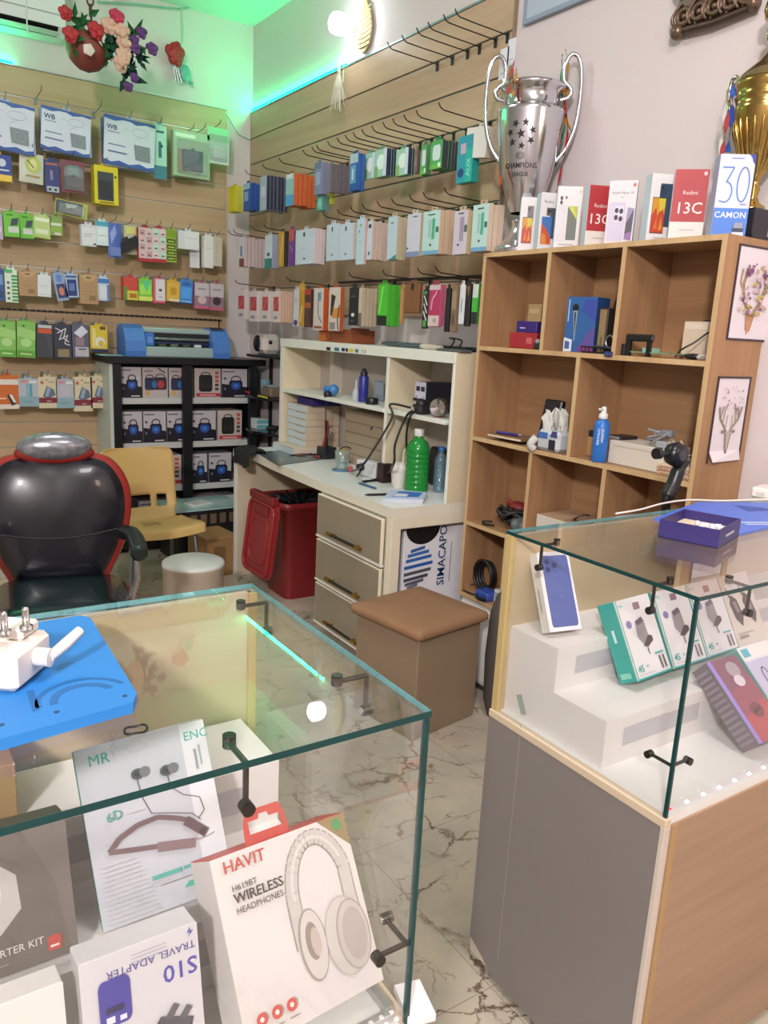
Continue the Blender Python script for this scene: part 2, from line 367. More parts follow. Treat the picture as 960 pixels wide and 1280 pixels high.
# ------------------------------------------------------------------ oak shelf unit
SX, SB, SY0, SY1, SZ0, SZ1 = 2.25, 2.515, 1.552, 2.706, .42, 1.945
t = thing('shelf_unit', 'oak cubby shelf unit with two rows of phone boxes and trophies on top', 'shelf', (0, 0, 0))
t.location = (SX, SY0, SZ0)
def sb(name, x0, x1, y0, y1, z0, z1, m=OAK):
    b = MB(); b.box(x0-SX, x1-SX, y0-SY0, y1-SY0, z0-SZ0, z1-SZ0, m, .001); b.box(x0-SX-.0012, x0-SX-.0002, y0-SY0, y1-SY0, z0-SZ0, z1-SZ0, OAKED); return b.build(name, t)
sb('side_panel', SX, SB, SY0, SY0+.018, SZ0, SZ1); sb('side_panel', SX, SB, SY1-.018, SY1, SZ0, SZ1)
sb('top_board', SX, SB, SY0+.018, SY1-.018, SZ1-.018, SZ1, OAKH); sb('bottom_board', SX, SB, SY0+.018, SY1-.018, SZ0, SZ0+.018, OAKH)
ROWS = [(1.541, 1.559), (1.148, 1.166), (.76, .778)]
for a, c in ROWS: sb('shelf', SX, SB-.012, SY0+.018, SY1-.018, a, c, OAKH)
b = MB(); b.box(SB-.012-SX, SB-SX, .018, SY1-SY0-.018, .018, SZ1-SZ0-.018, OAKH); b.build('back_panel', t)
DIV = [(682, 375, 1.559, 1.927), (774, 375, 1.559, 1.927), (717, 505, 1.166, 1.541), (660, 605, .778, 1.148), (752, 620, .778, 1.148), (627, 740, .438, .76)]
for px_, py_, a, c in DIV:
    y = at(px_, py_, 0, SX).y; sb('divider', SX, SB-.012, y-.009, y+.009, a, c)
# white plinth cabinet under it
t = thing('plinth_cabinet', 'low white cabinet that carries the oak shelf unit', 'cabinet', (2.27, 1.56, 0))
b = MB(); b.box(0, .24, 0, 1.14, .03, .42, M('#d9d6d0', .5), .003); b.build('body', t)
b = MB(); b.box(-.014, 0, .01, .56, .05, .40, M('#e2e0da', .45), .003); b.build('door', t)
b = MB(); b.box(-.014, 0, .57, 1.13, .05, .40, M('#e2e0da', .45), .003); b.build('door', t)
b = MB(); b.box(.01, .24, 0, 1.14, 0, .03, DGREY); b.build('toe_kick', t)
# two antler pictures on the side of the shelf unit
PAPER = M('#d9d0d6', .6, var=.03)
def deer(name, label, tl, tr, bl, flowers, curl=0):
    a, c, d = at(*tl, 1, SY0), at(*tr, 1, SY0), at(*bl, 1, SY0)
    x0, x1, z1, z0 = (a.x+d.x)/2, c.x, (a.z+c.z)/2, d.z
    w, h = x1-x0, z1-z0
    t = thing(name, label, 'picture', ((x0+x1)/2, SY0-.0015, z0))
    b = MB(); n = 8
    if curl:
        for i in range(n):
            u0, u1 = i/n, (i+1)/n; y0 = -.02*max(0, 1-u0*7)**2; y1 = -.02*max(0, 1-u1*7)**2
            b.quad([(-w/2, y0, u0*h), (w/2, y0*.4, u0*h), (w/2, y1*.4, u1*h), (-w/2, y1, u1*h)], PAPER)
    else: b.box(-w/2, w/2, -.001, .001, 0, h, PAPER)
    s = []
    if flowers:
        rnd = random.Random(5)
        for sg in (-1, 1):
            s.append(('l', [(.5+sg*.06, .30), (.5+sg*.22, .42), (.5+sg*.30, .58), (.5+sg*.22, .78)], w*.075, '#9c8468'))
            s.append(('l', [(.5+sg*.26, .50), (.5+sg*.38, .62), (.5+sg*.36, .76)], w*.05, '#a58d72'))
        s.append(('p', [(.40, .10), (.52, .08), (.62, .30), (.36, .30)], '#b0835f')); s.append(('p', [(.44, .05), (.47, .05), (.5, .2), (.42, .2)], '#c08a70'))
        for i in range(46):
            u, v = rnd.gauss(.52, .2), rnd.uniform(.26, .82)
            if .06 < u < .94: s.append(('e', u, v, rnd.uniform(.03, .075), rnd.uniform(.012, .03), rnd.choice(['#8d5f86', '#a9789c', '#c3a3b0', '#b59a7a', '#8f7a55', '#7a4a6e', '#b3a25c', '#cbb4a6'])))
        for i in range(14): s.append(('e', rnd.choice([rnd.uniform(.08, .35), rnd.uniform(.65, .92)]), rnd.uniform(.66, .86), .02, .012, '#5d3a56'))
    else:
        for sg in (-1, 1):
            s.append(('l', [(.5+sg*.03, .34), (.5+sg*.13, .42), (.5+sg*.30, .52), (.5+sg*.36, .66)], w*.05, '#8d7f6c'))
            s.append(('l', [(.5+sg*.2, .46), (.5+sg*.17, .62), (.5+sg*.1, .70)], w*.035, '#9a8c78'))
            s.append(('l', [(.5+sg*.29, .52), (.5+sg*.24, .66)], w*.03, '#8d7f6c')); s.append(('l', [(.5+sg*.1, .4), (.5+sg*.07, .56)], w*.03, '#a39684'))
            s.append(('e', .5+sg*.16, .36, .07, .02, '#8a7b6b'))
        s.append(('p', [(.40, .36), (.60, .36), (.56, .18), (.50, .06), (.44, .18)], '#b5a79c')); s.append(('l', [(.42, .34), (.46, .16), (.5, .08), (.54, .16), (.58, .34)], w*.02, '#6b5f58'))
        s.append(('e', .5, .1, .04, .012, '#5b5049')); rnd = random.Random(9)
        for i in range(34): s.append(('e', rnd.uniform(.1, .9), rnd.uniform(.58, .92), rnd.uniform(.012, .03), rnd.uniform(.006, .014), rnd.choice(['#8f7d92', '#6f5f74', '#b09ab0', '#a68c8c'])))
    art(b, w, h, .003, s); b.build('print', t)
    b = MB(); F = M('#3a2f38', .5); e = .006
    for q in ((-w/2-e, -w/2, -e, h+e), (w/2, w/2+e, 0 if curl else -e, h+e), (-w/2, w/2, h, h+e)) + (() if curl else ((-w/2, w/2, -e, 0),)): b.box(q[0], q[1], -.003, .0013, q[2], q[3], F)
    b.build('border', t)
deer('antler_picture', 'upper picture on the shelf side, floral antler bouquet on pale paper', (926, 308), (972, 314), (908, 422), True)
deer('deer_picture', 'lower picture on the shelf side, deer head with curled bottom edge', (898, 474), (937, 472), (884, 577), False, 1)
# ------------------------------------------------------------------ desk
DX, DY0, DY1, DZ = 1.924, 2.81, 4.60, .832
t = thing('desk', 'cream work desk with three grey drawers under the right end', 'desk', (DX, DY0, 0))
LAM = M('#dfe3df', .35); EDG = M('#ddd8c8', .45)
b = MB(); pl = [(0, 0), (.59, 0), (.59, 1.79), (.035, 1.79)]+[(.05+.0*i, 1.72-.0*i) for i in range(1)]+[(.045, 1.6), (.022, 1.3), (.006, .95), (0, .7)]
b.prism(pl, DZ-.05, DZ, LAM, None, EDG); b.build('top', t)
b = MB(); b.box(-.0, .58, 1.762, 1.80, 0, DZ-.05, M('#cdbfa4', .5), .002); b.box(-.012, .59, 1.755, 1.805, DZ-.05, DZ+.001, LAM, .003); b.box(-.006, 0, 1.76, 1.802, 0, DZ-.05, M('#dfe0da', .5)); b.build('side_panel', t)
b = MB(); b.box(.57, .588, .7, 1.76, .3, DZ-.05, M('#a39a8e', .5)); b.build('back_panel', t)
fr = M('#ddd5c0', .45)
b = MB()
b.box(0, .05, 0, .045, 0, DZ-.05, fr, .002); b.box(.53, .585, 0, .045, 0, DZ-.05, fr, .002); b.box(.05, .53, 0, .04, DZ-.10, DZ-.05, fr, .002)
b.box(.01, .58, .655, .675, .06, DZ-.05, fr); b.box(.02, .58, .045, .655, .06, .08, fr); b.box(.50, .58, .04, .66, .08, DZ-.06, M('#bdb4a3')); b.box(.02, .03, .045, .655, .08, DZ-.06, fr)
b.build('drawer_frame', t)
for k, (z0, z1) in enumerate(((.555, .772), (.318, .535), (.082, .298))):
    b = MB(); b.box(-.018, 0, .055, .665, z0, z1, fr, .003); b.box(-.0195, -.0175, .062, .658, z0+.006, z1-.006, TANF); b.box(-.02, -.0, .05, .67, z0-.008, z0, M('#e3e2da', .4)); d = b.build('drawer', t)
    h = MB(); zc = z0+.045
    h.tube([(-.045, .20, zc), (-.045, .50, zc)], .0075, M('#1d1a17', .3), 10); h.tube([(-.02, .24, zc), (-.045, .24, zc)], .005, GOLDM, 8); h.tube([(-.02, .46, zc), (-.045, .46, zc)], .005, GOLDM, 8)
    for yy in (.19, .465): h.tube([(-.045, yy, zc), (-.045, yy+.045, zc)], .0095, GOLDM, 10)
    h.build('handle', d)
# hutch standing on the desk
HX = 2.22
t = thing('desk_hutch', 'cream open shelf hutch standing on the back of the desk', 'hutch', (HX, DY0, DZ))
HC = M('#dddfd6', .45); HI = M('#d6c9ab', .5); Hh = 1.524-DZ; L = DY1-DY0
ydiv = at(484, 455, 0, HX).y-DY0
def hb(nm, *a, m=HC, c=.002):
    b = MB(); b.box(*a, m, c); return b.build(nm, t)
hb('top_board', -.002, .28, 0, L, Hh-.05, Hh)
b = MB(); b.box(0, .28, L-.045, L, 0, Hh-.05, HC, .002); b.box(.001, .279, L-.0465, L-.0445, 0, Hh-.05, HI); b.build('side_panel', t)
yr_, yl_ = .001, at(567, 441, 0, HX).y-DY0
b = MB(); b.box(0, .28, yr_, yl_, 0, Hh-.05, HC, .002); b.box(.003, .28, yr_-.0015, yr_+.0005, 0, Hh, HI); b.build('side_panel', t)
b = MB(); b.box(.004, .27, ydiv-.012, ydiv+.012, 0, Hh-.05, HC, .001); b.box(.006, .27, ydiv-.0135, ydiv-.0115, 0, Hh-.05, HI); b.build('divider', t)
zl = 1.215-DZ
hb('shelf', .0, .27, ydiv+.012, L-.045, zl-.022, zl); hb('shelf', .0, .27, .05, ydiv-.012, zl-.022, zl-.001)
hb('back_panel', .268, .28, .05, L-.045, 0, Hh-.05, m=M('#b5aca3', .5), c=0)
b = MB(); b.box(.2, .268, L-.33, L-.29, zl, Hh-.05, M('#c9c2b4')); b.build('batten', t)
# stickers on the hutch rail
b = MB(); sx = [(408, 413, '#23262b'), (418, 424, '#2b6f8a'), (427, 431, '#23305a'), (432, 435, '#1f2a4d'), (436, 442, '#d3bf3f'), (444, 448, '#5a6b8a'), (452, 454, '#b9bdb9'), (456, 457, '#555')]
for i, (a, c, k) in enumerate(sx):
    A, B = at(a, 433+i*.5, 0, HX-.003), at(c, 433+i*.5, 0, HX-.003); z = A.z-.012
    b.quad([(A.x, A.y, z-.009), (A.x, B.y, z-.009), (A.x, B.y, z+.009), (A.x, A.y, z+.009)], k if len(k) > 4 else '#555555')
solo('sticker_row', b, 'row of small coloured stickers on the top rail of the desk hutch', 'stickers')
# ------------------------------------------------------------------ white carton standing inside the open end of the desk
t = thing('printed_carton', 'white carton with blue building logo inside the open desk end', 'carton', (2.235, DY0+.20, .0), 0)
w, h, d = .41, .715, .30
b = MB(); b.box(-w/2, w/2, -d/2, d/2, 0, h, M('#dcdce2', .55), .003)
s = [('p', arc(.26, 1.0, .24, 180, 360, 16, .115), '#0d0d10')]
for i, (u0, u1, v, k) in enumerate(((.10, .30, .845, '#2c5d9c'), (.06, .36, .815, '#2f66ad'), (.04, .40, .78, '#2b62ad'), (.02, .42, .735, '#1f57a4'), (.02, .40, .69, '#4b4d5e'), (.02, .36, .65, '#3f4150'), (.04, .30, .62, '#54566a'), (.07, .22, .595, '#6a6c7c'))):
    s.append(('p', [(u0, v-.012), (u1, v+.008), (u1, v+.03), (u0, v+.010)], k))
s += [('t', 'SIMACAPO', .60, .58, .062, '#27406e', 'L', PI/2, .012), ('l', [(.68, .60), (.68, .88)], .004, '#6a7894'), ('t', '14', .96, .78, .10, '#23232a', 'C', .1, .01)]
b2 = MB(); art(b2, w, h, d, s)
b.build('box_body', t); b2.build('print', t)
# ------------------------------------------------------------------ brown cushioned stool box
ang = math.radians(9.5)
t = thing('storage_stool', 'tan box stool with a brown padded lid beside the desk drawers', 'stool', (1.878, 2.505, 0), ang)
b = MB(); TB = M('#8a7660', .4, scale=3); b.box(-.185, .185, -.185, .185, 0, .435, TB, .004); b.build('body', t)
b = MB(); SU = M('#8f6b4e', .85, var=.12, scale=14, bump=.15); Rr = .212
pr = [(.0, .437), (.96, .437), (1.0, .447), (1.0, .462), (.975, .474), (.9, .482), (.5, .487), (.0, .488)]; n = 40; vs = []; fs = []
base = rrect(-Rr, Rr, -Rr, Rr, .022, 9)
n = len(base)
for r, z in pr: vs += [(x*max(r, .001), y*max(r, .001), z) for x, y in base]
for i in range(len(pr)-1):
    for k in range(n): fs.append([i*n+k, i*n+(k+1) % n, (i+1)*n+(k+1) % n, (i+1)*n+k])
b.add(vs, fs, SU, True); b.build('cushion', t)
# ------------------------------------------------------------------ display counters: base cabinet, glass case, connectors, step riser inside
def counter(name, label, x0, x1, y0, y1, zb, zt, side, left):
    """side: x of the glass end; left: that end is the left one"""
    t = thing(name, label, 'display counter', (x0, y0, 0)); W, D = x1-x0, y1-y0; g = .008
    GR = M('#7d7775', .4, scale=3)
    xe = 0 if left else W
    b = MB(); b.box(0, W, .02, D, .03, zb-.018, M('#c9c0b2')); b.build('carcass', t)
    # end panel with the floor-corner notch
    b = MB(); X = Matrix(((0, 0, 1, xe-.004 if left else W-.012), (1, 0, 0, 0), (0, 1, 0, 0), (0, 0, 0, 1)))
    
    if left:
        P = [at(x, y, 0, x0-.0045) for x, y in ((651, 905), (646, 965), (638, 1040), (631, 1110), (622, 1200))]
        for A_, B_ in zip(P, P[1:]): b.quad([(-.0045, A_.y-y0-.001, A_.z), (-.0045, A_.y-y0+.001, A_.z), (-.0045, B_.y-y0+.001, B_.z), (-.0045, B_.y-y0-.001, B_.z)], '#a09893')
    b.prism([(.002, .02), (D-.09, .02), (D-.05, .05), (D, .075), (D, zb-.018), (.002, zb-.018)], 0, .016, GR, X); b.build('end_panel', t)
    b = MB(); b.box(0, W, -.004, .02, .02, zb-.018, FRONTW, .001); b.build('front_panel', t)
    b = MB(); xa, xb = (-.006, .012) if left else (W-.012, W+.006)
    b.box(xa, xb, -.006, D, zb-.018, zb, M('#cbb9a0', .5), .001); b.box(xa, xb, -.0065, .004, .02, zb-.018, M('#c5b9ae', .5), .001)
    b.box(.02 if left else W-.035, .035 if left else W-.02, -.0055, .0, .02, zb-.02, M('#a8875c')); b.build('edge_trim', t)
    b = MB(); b.box(.012 if left else 0, W if left else W-.012, 0, D, zb-.018, zb, M('#dddcd8', .4)); b.build('case_floor', t)
    # panes
    b = MB(); b.box(0, W, -.002, D, zt-g, zt, GLASS)
    for q in ((-.0003, W+.0003, -.0026, -.002), ):
        b.box(q[0], q[1], q[2], q[3], zt-g, zt, GEDGE)
    b.box(xe-(.0005 if left else 0), xe+(0 if left else .0005), -.002, D, zt-g, zt, GEDGE if left else GEDGEL)
    b.box(0, W, D, D+.0005, zt-g, zt, GEDGEL); b.build('top_pane', t)
    b = MB(); b.box(g+.001 if left else 0, W if left else W-g-.001, 0, .006, zb, zt-g, GLASS); b.box(xe+(.0005 if left else -.0062), xe+(.0062 if left else -.0005), -.001, .0065, zb, zt-g, GEDGE); b.build('front_pane', t)
    b = MB(); xs = xe+(.0 if left else -.006); b.box(xs, xs+.006, .008, D-.02, zb, zt-g, GLASS); b.box(xs, xs+.006, D-.02, D-.018, zb, zt-g, GEDGEL); b.build('side_pane', t)
    b = MB(); b.box(.007 if left else 0, W if left else W-.007, D-.018, D-.006, zb, zt-g-.001, PALEW); b.box(-.001 if left else W-.014, .014 if left else W+.001, D-.022, D-.001, zb, zt-g-.001, M('#b9a26e', .5), .001); b.build('back_panel', t)
    return t
def clamp(par, p, da, db, la=.045, lb=.05):
    """glass connector: two small screw caps joined by two short rods"""
    b = MB(); K = M('#4a4644', .25, .9); p = Vector(p); da, db = Vector(da).normalized(), Vector(db).normalized()
    for d, l, ax in ((da, la, db), (db, lb, da)):
        q = p+d*l
        b.tube([p, q], .0035, K, 8)
        b.tube([q-ax*.010, q+ax*.004], .0075, K, 12); b.tube([q+ax*.004, q+ax*.006], .0045, CHROME, 10)
    return b.build('connector', par)
ZT, ZB = 1.168, .722
LC = counter('display_counter', 'glass-topped display counter at lower left with a blue mat on it', -1.1, .527, .669, 1.186, ZB, ZT, .527, False)
RC = counter('display_counter', 'glass display counter at lower right with grey end panel', 1.21, 2.50, .793, 1.300, ZB, ZT, 1.21, True)
def loc(par, v): return Vector(v)-par.location
# ------------------------------------------------------------------ inside and on the two display counters
def pose(x, y, z, yaw, tilt, roll):
    r = math.radians
    return T3(x, y, z) @ RZ(r(yaw)) @ RX(-r(tilt)) @ RY(r(roll))
def boxed(name, label, cat, mat, w, h, d, body, spec, group=None, top=None, side=None, sidespec=None, c=.0015):
    """carton: front face at local y=0, depth towards +y, base at z=0"""
    t = thing(name, label, cat, group=group, mat=mat)
    b = MB(); b.T = T3(0, d/2, 0); b.box(-w/2, w/2, -d/2, d/2, 0, h, body, c)
    if top: b.box(-w/2+.001, w/2-.001, -d/2+.001, d/2-.001, h-.0005, h+.0006, top)
    if side:
        for sg in (-1, 1): b.box(sg*w/2-.0006, sg*w/2+.0006, -d/2+.001, d/2-.001, .001, h-.001, side)
    b.build('box_body', t)
    b = MB(); b.T = T3(0, d/2, 0); art(b, w, h, d, spec)
    if sidespec: b.T = T3(-w/2+d/2-d/2-.0003, d/2, 0) @ RZ(-PI/2) @ T3(0, d/2-.0005, 0); art(b, d, h, d, sidespec)
    b.build('print', t); return t
def riser(label, x0, x1, yf, par=None, right=False):
    """white stepped display riser"""
    t = thing('step_riser', label, 'display riser', (x0, yf, ZB)); m_ = M('#dcd7d4', .5, var=.02)
    b = MB(); X = Matrix(((0, 0, 1, 0), (1, 0, 0, 0), (0, 1, 0, 0), (0, 0, 0, 1)))
    b.prism([(0, 0), (.306, 0), (.306, .213), (.153, .213), (.153, .109), (0, .109)], 0, x1-x0, m_, X); b.build('steps', t)
    for i, (y, z) in enumerate(((0, .038), (.153, .142))):
        n = int((x1-x0-.12)/.32)
        for k in range(n):
            xx = (.06+k*.32) if right else (x1-x0-.06-.26-k*.32)
            b = MB(); b.quad([(xx, y-.0006, z), (xx+.26, y-.0006, z), (xx+.26, y-.0006, z+.043), (xx, y-.0006, z+.043)], M('#b9b6bb', .5)); b.build('label_strip', t)
    return t
riser('white stepped riser inside the lower left glass counter', -1.05, .497, .852)
riser('white stepped riser inside the lower right glass counter', 1.236, 2.45, .976, right=True)
# ---- headphone carton
w, h, d = .205, .218, .062
RED = '#b5463f'; INK = '#3b3638'
band = '#bdb6b1'; shd = '#978e89'
s = [('r', .0, .0, 1, 1, '#cfc8c5'), ('p', [(.78, 1), (1, 1), (1, .80)], '#8d7a55'), ('e', .925, .945, .04, .035, '#4f8a54')]
arch = [(u, v) for u, v in arc(.70, .60, .215, 178, 20, 16, .33)]
s += [('l', [(.485, .36)]+arch+[(.90, .55), (.905, .40)], .021, shd), ('l', [(.487, .36)]+arch+[(.90, .55), (.905, .40)], .0175, band), ('l', [(.50, .62)]+arch[1:-1], .0045, '#cbc5c1')]
s += [('e', .555, .36, .10, .20, shd), ('e', .56, .36, .09, .19, '#c4bdb8'), ('e', .555, .38, .05, .105, '#8d8078'), ('e', .575, .37, .035, .08, '#b3a79f')]
s += [('e', .80, .33, .155, .225, '#b4aaa4'), ('e', .795, .33, .145, .215, '#c1bab5'), ('e', .85, .32, .125, .20, '#a79d97'), ('e', .855, .32, .115, .19, '#bab2ad'), ('e', .86, .32, .09, .15, '#ada39d')]
s += [('t', 'HAVIT', .06, .905, .021, RED, 'L', 0, .006), ('t', 'H619BT', .09, .80, .0105, INK, 'L'), ('t', 'WIRELESS', .09, .735, .0165, INK, 'L', 0, .012), ('t', 'HEADPHONES', .09, .68, .0105, INK, 'L')]
for u in (.11, .21, .31): s += [('e', u, .13, .036, .034, '#bf4b45'), ('e', u, .13, .014, .013, '#e8d9d5'), ('r', u-.03, .065, u+.03, .072, '#8d8583')]
t = boxed('headphone_carton', 'white carton picturing white wireless headphones, red tab on top', 'carton', pose(.415, .706, .760, 8, 32.9, 3.6), w, h, d, '#cbc5c2', s, top=RED)
b = MB(); k = M(RED, .5); tab = [(-.033, 0), (.033, 0), (.030, .034), (.024, .040), (-.024, .040), (-.030, .034)]
X = T3(-.012, .012, h) @ RX(PI/2)
b.add([X @ Vector(p) for p in ((-.033, 0, 0), (.033, 0, 0), (.033, .012, 0), (-.033, .012, 0), (-.031, .028, 0), (.031, .028, 0), (.025, .042, 0), (-.025, .042, 0), (-.024, .012, 0), (-.024, .028, 0), (.024, .012, 0), (.024, .028, 0), (-.008, .028, 0), (.008, .028, 0), (-.006, .034, 0), (.006, .034, 0))],
      [(0, 1, 2, 3), (3, 8, 9, 4), (10, 2, 5, 11), (4, 9, 12, 14, 7), (14, 15, 6, 7), (15, 13, 11, 5, 6)], k)
b.build('hang_tab', t)
# ---- neckband earphone carton
w, h, d = .171, .227, .03; TE = '#1f8f86'; NB = '#6b5659'
s = [('r', 0, 0, 1, 1, '#b6b7be'), ('r', .80, 0, 1, 1, '#cfd0d3'), ('t', 'MR', .09, .90, .020, TE, 'L'), ('t', 'ENC', .82, .90, .017, '#3f9f98', 'L'), ('r', .88, .72, .90, .84, '#8b8f98'), ('r', .92, .74, .935, .86, '#9b9fa8')]
s += [('l', [(.42, .77), (.43, .66), (.48, .55), (.62, .52), (.78, .48), (.84, .43)], .0011, '#4b4347'), ('l', [(.645, .74), (.66, .66), (.74, .60), (.86, .56), (.88, .48), (.82, .44)], .0011, '#4b4347')]
for u, v in ((.43, .79), (.645, .765)): s += [('e', u, v, .05, .032, '#4c4a50'), ('e', u+.055, v+.004, .04, .03, '#6d6b72'), ('e', u-.005, v, .022, .015, '#2c2b30')]
s += [('l', [(.13, .41), (.22, .47), (.36, .51), (.52, .52), (.66, .48), (.74, .45)], .0065, NB), ('l', [(.13, .41), (.3, .385), (.48, .36)], .0065, NB), ('l', [(.48, .355), (.76, .315)], .0125, '#7a6366'), ('l', [(.72, .455), (.86, .35)], .0125, '#5c4a4e'), ('e', .84, .365, .03, .02, '#3c3236'), ('l', [(.76, .33), (.86, .33), (.92, .34)], .001, '#8a7175')]
s += [('t', '6D', .15, .57, .017, TE, 'L', .1), ('r', .3, .585, .42, .588, '#8d9497'), ('r', .40, .185, .62, .21, '#4fa096'), ('r', .64, .19, .90, .21, '#4fa096'), ('r', .45, .145, .93, .149, '#6b5a5c'), ('p', [(.62, .09), (.86, .09), (.9, .12), (.66, .12)], '#3aa386')]
for i in range(13): s.append(('r', .04, .03+i*.026, .42-.01*i, .034+i*.026, '#a9a7a6'))
boxed('earphone_carton', 'white and teal carton picturing neckband earphones, leaning on the riser', 'carton', pose(.282, .879, .845, -7.9, 24.4, -5.6), w, h, d, '#b9bcc0', s, side='#1e7d6d')
# ---- travel adapter carton, print upside down
w, h, d = .132, .19, .045; PU = '#4a45a0'
s = [('r', 0, 0, 1, 1, '#c9c6ca'), ('t', 'S10', .98, .80, .028, PU, 'L', PI, .014), ('t', 'TRAVEL ADAPTER', .97, .90, .0125, '#524d8d', 'L', PI, .006)]
for i in range(3): s.append(('r', .42, .945-i*.022, .72, .950-i*.022, '#9b97a8'))
s += [('p', [(.93, .99), (.90, .955), (.93, .96), (.91, .93), (.96, .967), (.93, .965)], PU), ('p', [(p[0], p[1]) for p in rrect(.13, .39, .58, .86, .05)], '#3f3a94'), ('r', .18, .60, .25, .64, '#d9d6e2'), ('r', .29, .60, .345, .63, '#d9d6e2'), ('r', .18, .66, .33, .70, '#23204f')]
s += [('p', [(.30, .22), (.62, .52), (.90, .44), (.80, .20), (.5, .05)], '#34323a'), ('p', [(.62, .52), (.90, .44), (.86, .40), (.60, .47)], '#4d4b55'), ('l', [(.68, .49), (.76, .56)], .008, '#5a5862'), ('l', [(.80, .46), (.87, .52)], .008, '#5a5862')]
boxed('adapter_carton', 'white travel adapter carton with purple print turned upside down', 'carton', pose(.207, .719, .732, 0, 12, 0), w, h, d, '#c6c3c4', s)
# ---- grey kit carton and blank white carton at the left edge
w, h, d = .24, .165, .05
s = [('r', 0, 0, 1, 1, '#6f6863'), ('p', [(.62, 1), (.78, 1), (.92, .55), (.97, 0), (.60, 0)], '#665f5a'), ('p', [(.3, .88), (.62, .84), (.75, .66), (.76, .42), (.66, .28), (.3, .2)], '#b9b3ae'), ('p', [(.3, .76), (.6, .73), (.68, .58), (.66, .42), (.3, .34)], '#cfcac6'), ('t', 'STARTER KIT', .845, .13, .0118, '#cfc9c2', 'R', 0, .006), ('r', .58, .07, .68, .075, '#9d968f'), ('p', rrect(.86, .925, .06, .165, .012), '#b04540'), ('r', .872, .085, .912, .10, '#e0cfc8')]
boxed('kit_carton', 'dark grey kit carton with a white cup picture at the left edge', 'carton', pose(.042, .862, .849, 0, 19, 0), w, h, d, '#4a4542', s)
boxed('white_carton', 'plain white carton under the dark grey kit carton at the left edge', 'carton', pose(.022, .715, .73, 0, 13, 0), .205, .183, .04, '#d5d1cc', [('r', .0, .0, 1, 1, '#d8d4cf')])
boxed('kraft_carton', 'brown kraft carton on the top riser step below the blue mat', 'carton', pose(.02, 1.03, .9365, 0, 0, 0), .21, .085, .10, '#a87f5c', [('r', .05, .1, .95, .14, '#8d6748')])
boxed('blue_carton', 'blue-grey carton with a small pale emblem behind the dark grey kit carton', 'carton', pose(.06, .945, .834, 0, 8, 0), .17, .095, .025, '#5d7f8c', [('r', 0, 0, 1, 1, '#64889a'), ('o', .66, .60, .09, .12, .002, '#cfdfe2'), ('r', .55, .4, .8, .46, '#cfdfe2')])
# rail, light strip and paper at the front corner of the left counter
b = MB(); b.box(-1.0, .51, .680, .690, ZB+.0005, ZB+.014, ALU, .001); b.box(.505, .515, .69, 1.15, ZB+.0005, ZB+.014, ALU, .001); solo('corner_rail', b, 'grey metal rail on the floor of the left glass counter', 'rail')
def led(name, label, x0, x1, y, z, n, col, par=None, first=None):
    t = thing(name, label, 'light strip', (x0, y, z))
    b = MB(); b.box(0, x1-x0, -.005, .005, 0, .0025, M('#e6dfe2', .4)); b.build('tape', t)
    for i in range(n):
        b = MB(); x = (i+.35)*(x1-x0)/n; b.box(x-.0026, x+.0026, -.0026, .0026, .0025, .0048, M(first if (first and i == 0) else col, .4, emit=14 if not(first and i == 0) else 2.2, var=0), .0006); b.build('diode', t)
    return t
led('led_strip', 'white dotted light strip along the front of the right counter, red first dot', 1.222, 1.80, .806, ZB+.0005, 11, '#cfe4ff', first='#ff1818')
led('led_strip', 'short pale light strip on the front edge of the left counter', .33, .525, .659, ZB+.0, 12, '#ffe6ee')
b = MB(); b.box(.30, .530, .652, .666, ZB-.004, ZB-.0005, M('#d9cbbb', .6)); solo('front_ledge', b, 'narrow beige ledge carrying the pale light strip', 'ledge')
b = MB(); b.box(-.012, .026, -.03, .03, 0, .012, M('#e0dcdc', .6), .001); solo('paper_slip', b, 'white folded slip at the front corner of the left counter', 'paper', (.541, .688, ZB), math.radians(-14))
for p, da, db in (((at(308, 950, 1, .676).x, .677, ZT-.0085), (0, 1, 0), (0, 0, -1)), ((.520, .80, ZT-.0085), (-1, 0, 0), (0, 0, -1)), ((.520, 1.11, ZT-.0085), (-1, 0, 0), (0, 0, -1)), ((.5205, .677, at(500, 1180, 1, .68).z), (-1, 0, 0), (0, 1, 0))):
    clamp(LC, loc(LC, p), da, db)
for p, da, db in (((1.2165, 1.19, ZT-.0085), (1, 0, 0), (0, 0, -1)), ((1.2165, .89, ZT-.0085), (1, 0, 0), (0, 0, -1)), ((1.2165, .800, at(838, 958, 1, .80).z), (1, 0, 0), (0, 1, 0)), ((at(940, 720, 1, .8).x, .800, ZT-.0085), (0, 1, 0), (0, 0, -1))):
    clamp(RC, loc(RC, p), da, db)
# ---- on the left counter: blue mat, adapter, ring
BL = M('#2377c0', .55, var=.03); BLD = M('#1b5f9e', .6)
zt = ZT+.0005; th = .013
t = thing('silicone_mat', 'bright blue silicone repair mat lying on the left glass counter', 'mat', (0, 0, zt))
f = [at(x, y, 2, zt+th) for x, y in ((113, 772), (171, 866), (166, 878), (0, 924), (-60, 940), (-90, 800), (100, 769))]
b = MB(); b.prism([(p.x, p.y) for p in f], 0, th, BL)
def ringarc(cx, cy, r0, r1, a0, a1):
    o = arc(cx, cy, r1, a0, a1, 18); i = arc(cx, cy, r0, a1, a0, 18); return o+i
b.build('mat', t)
c0 = at(104, 868, 2, zt+th)
for r0, r1, a0, a1 in ((.046, .052, 8, 172), (.028, .037, 8, 172)):
    b = MB(); q = ringarc(0, 0, r0, r1, a0, a1); n = len(q)//2
    X = T3(c0.x, c0.y-.008, 0) @ RZ(math.radians(12))
    b.add([X @ Vector((x, y, th+.0003)) for x, y in q], [[i, i+1, 2*n-2-i, 2*n-1-i] for i in range(n-1)], BLD)
    b.build('groove', t)
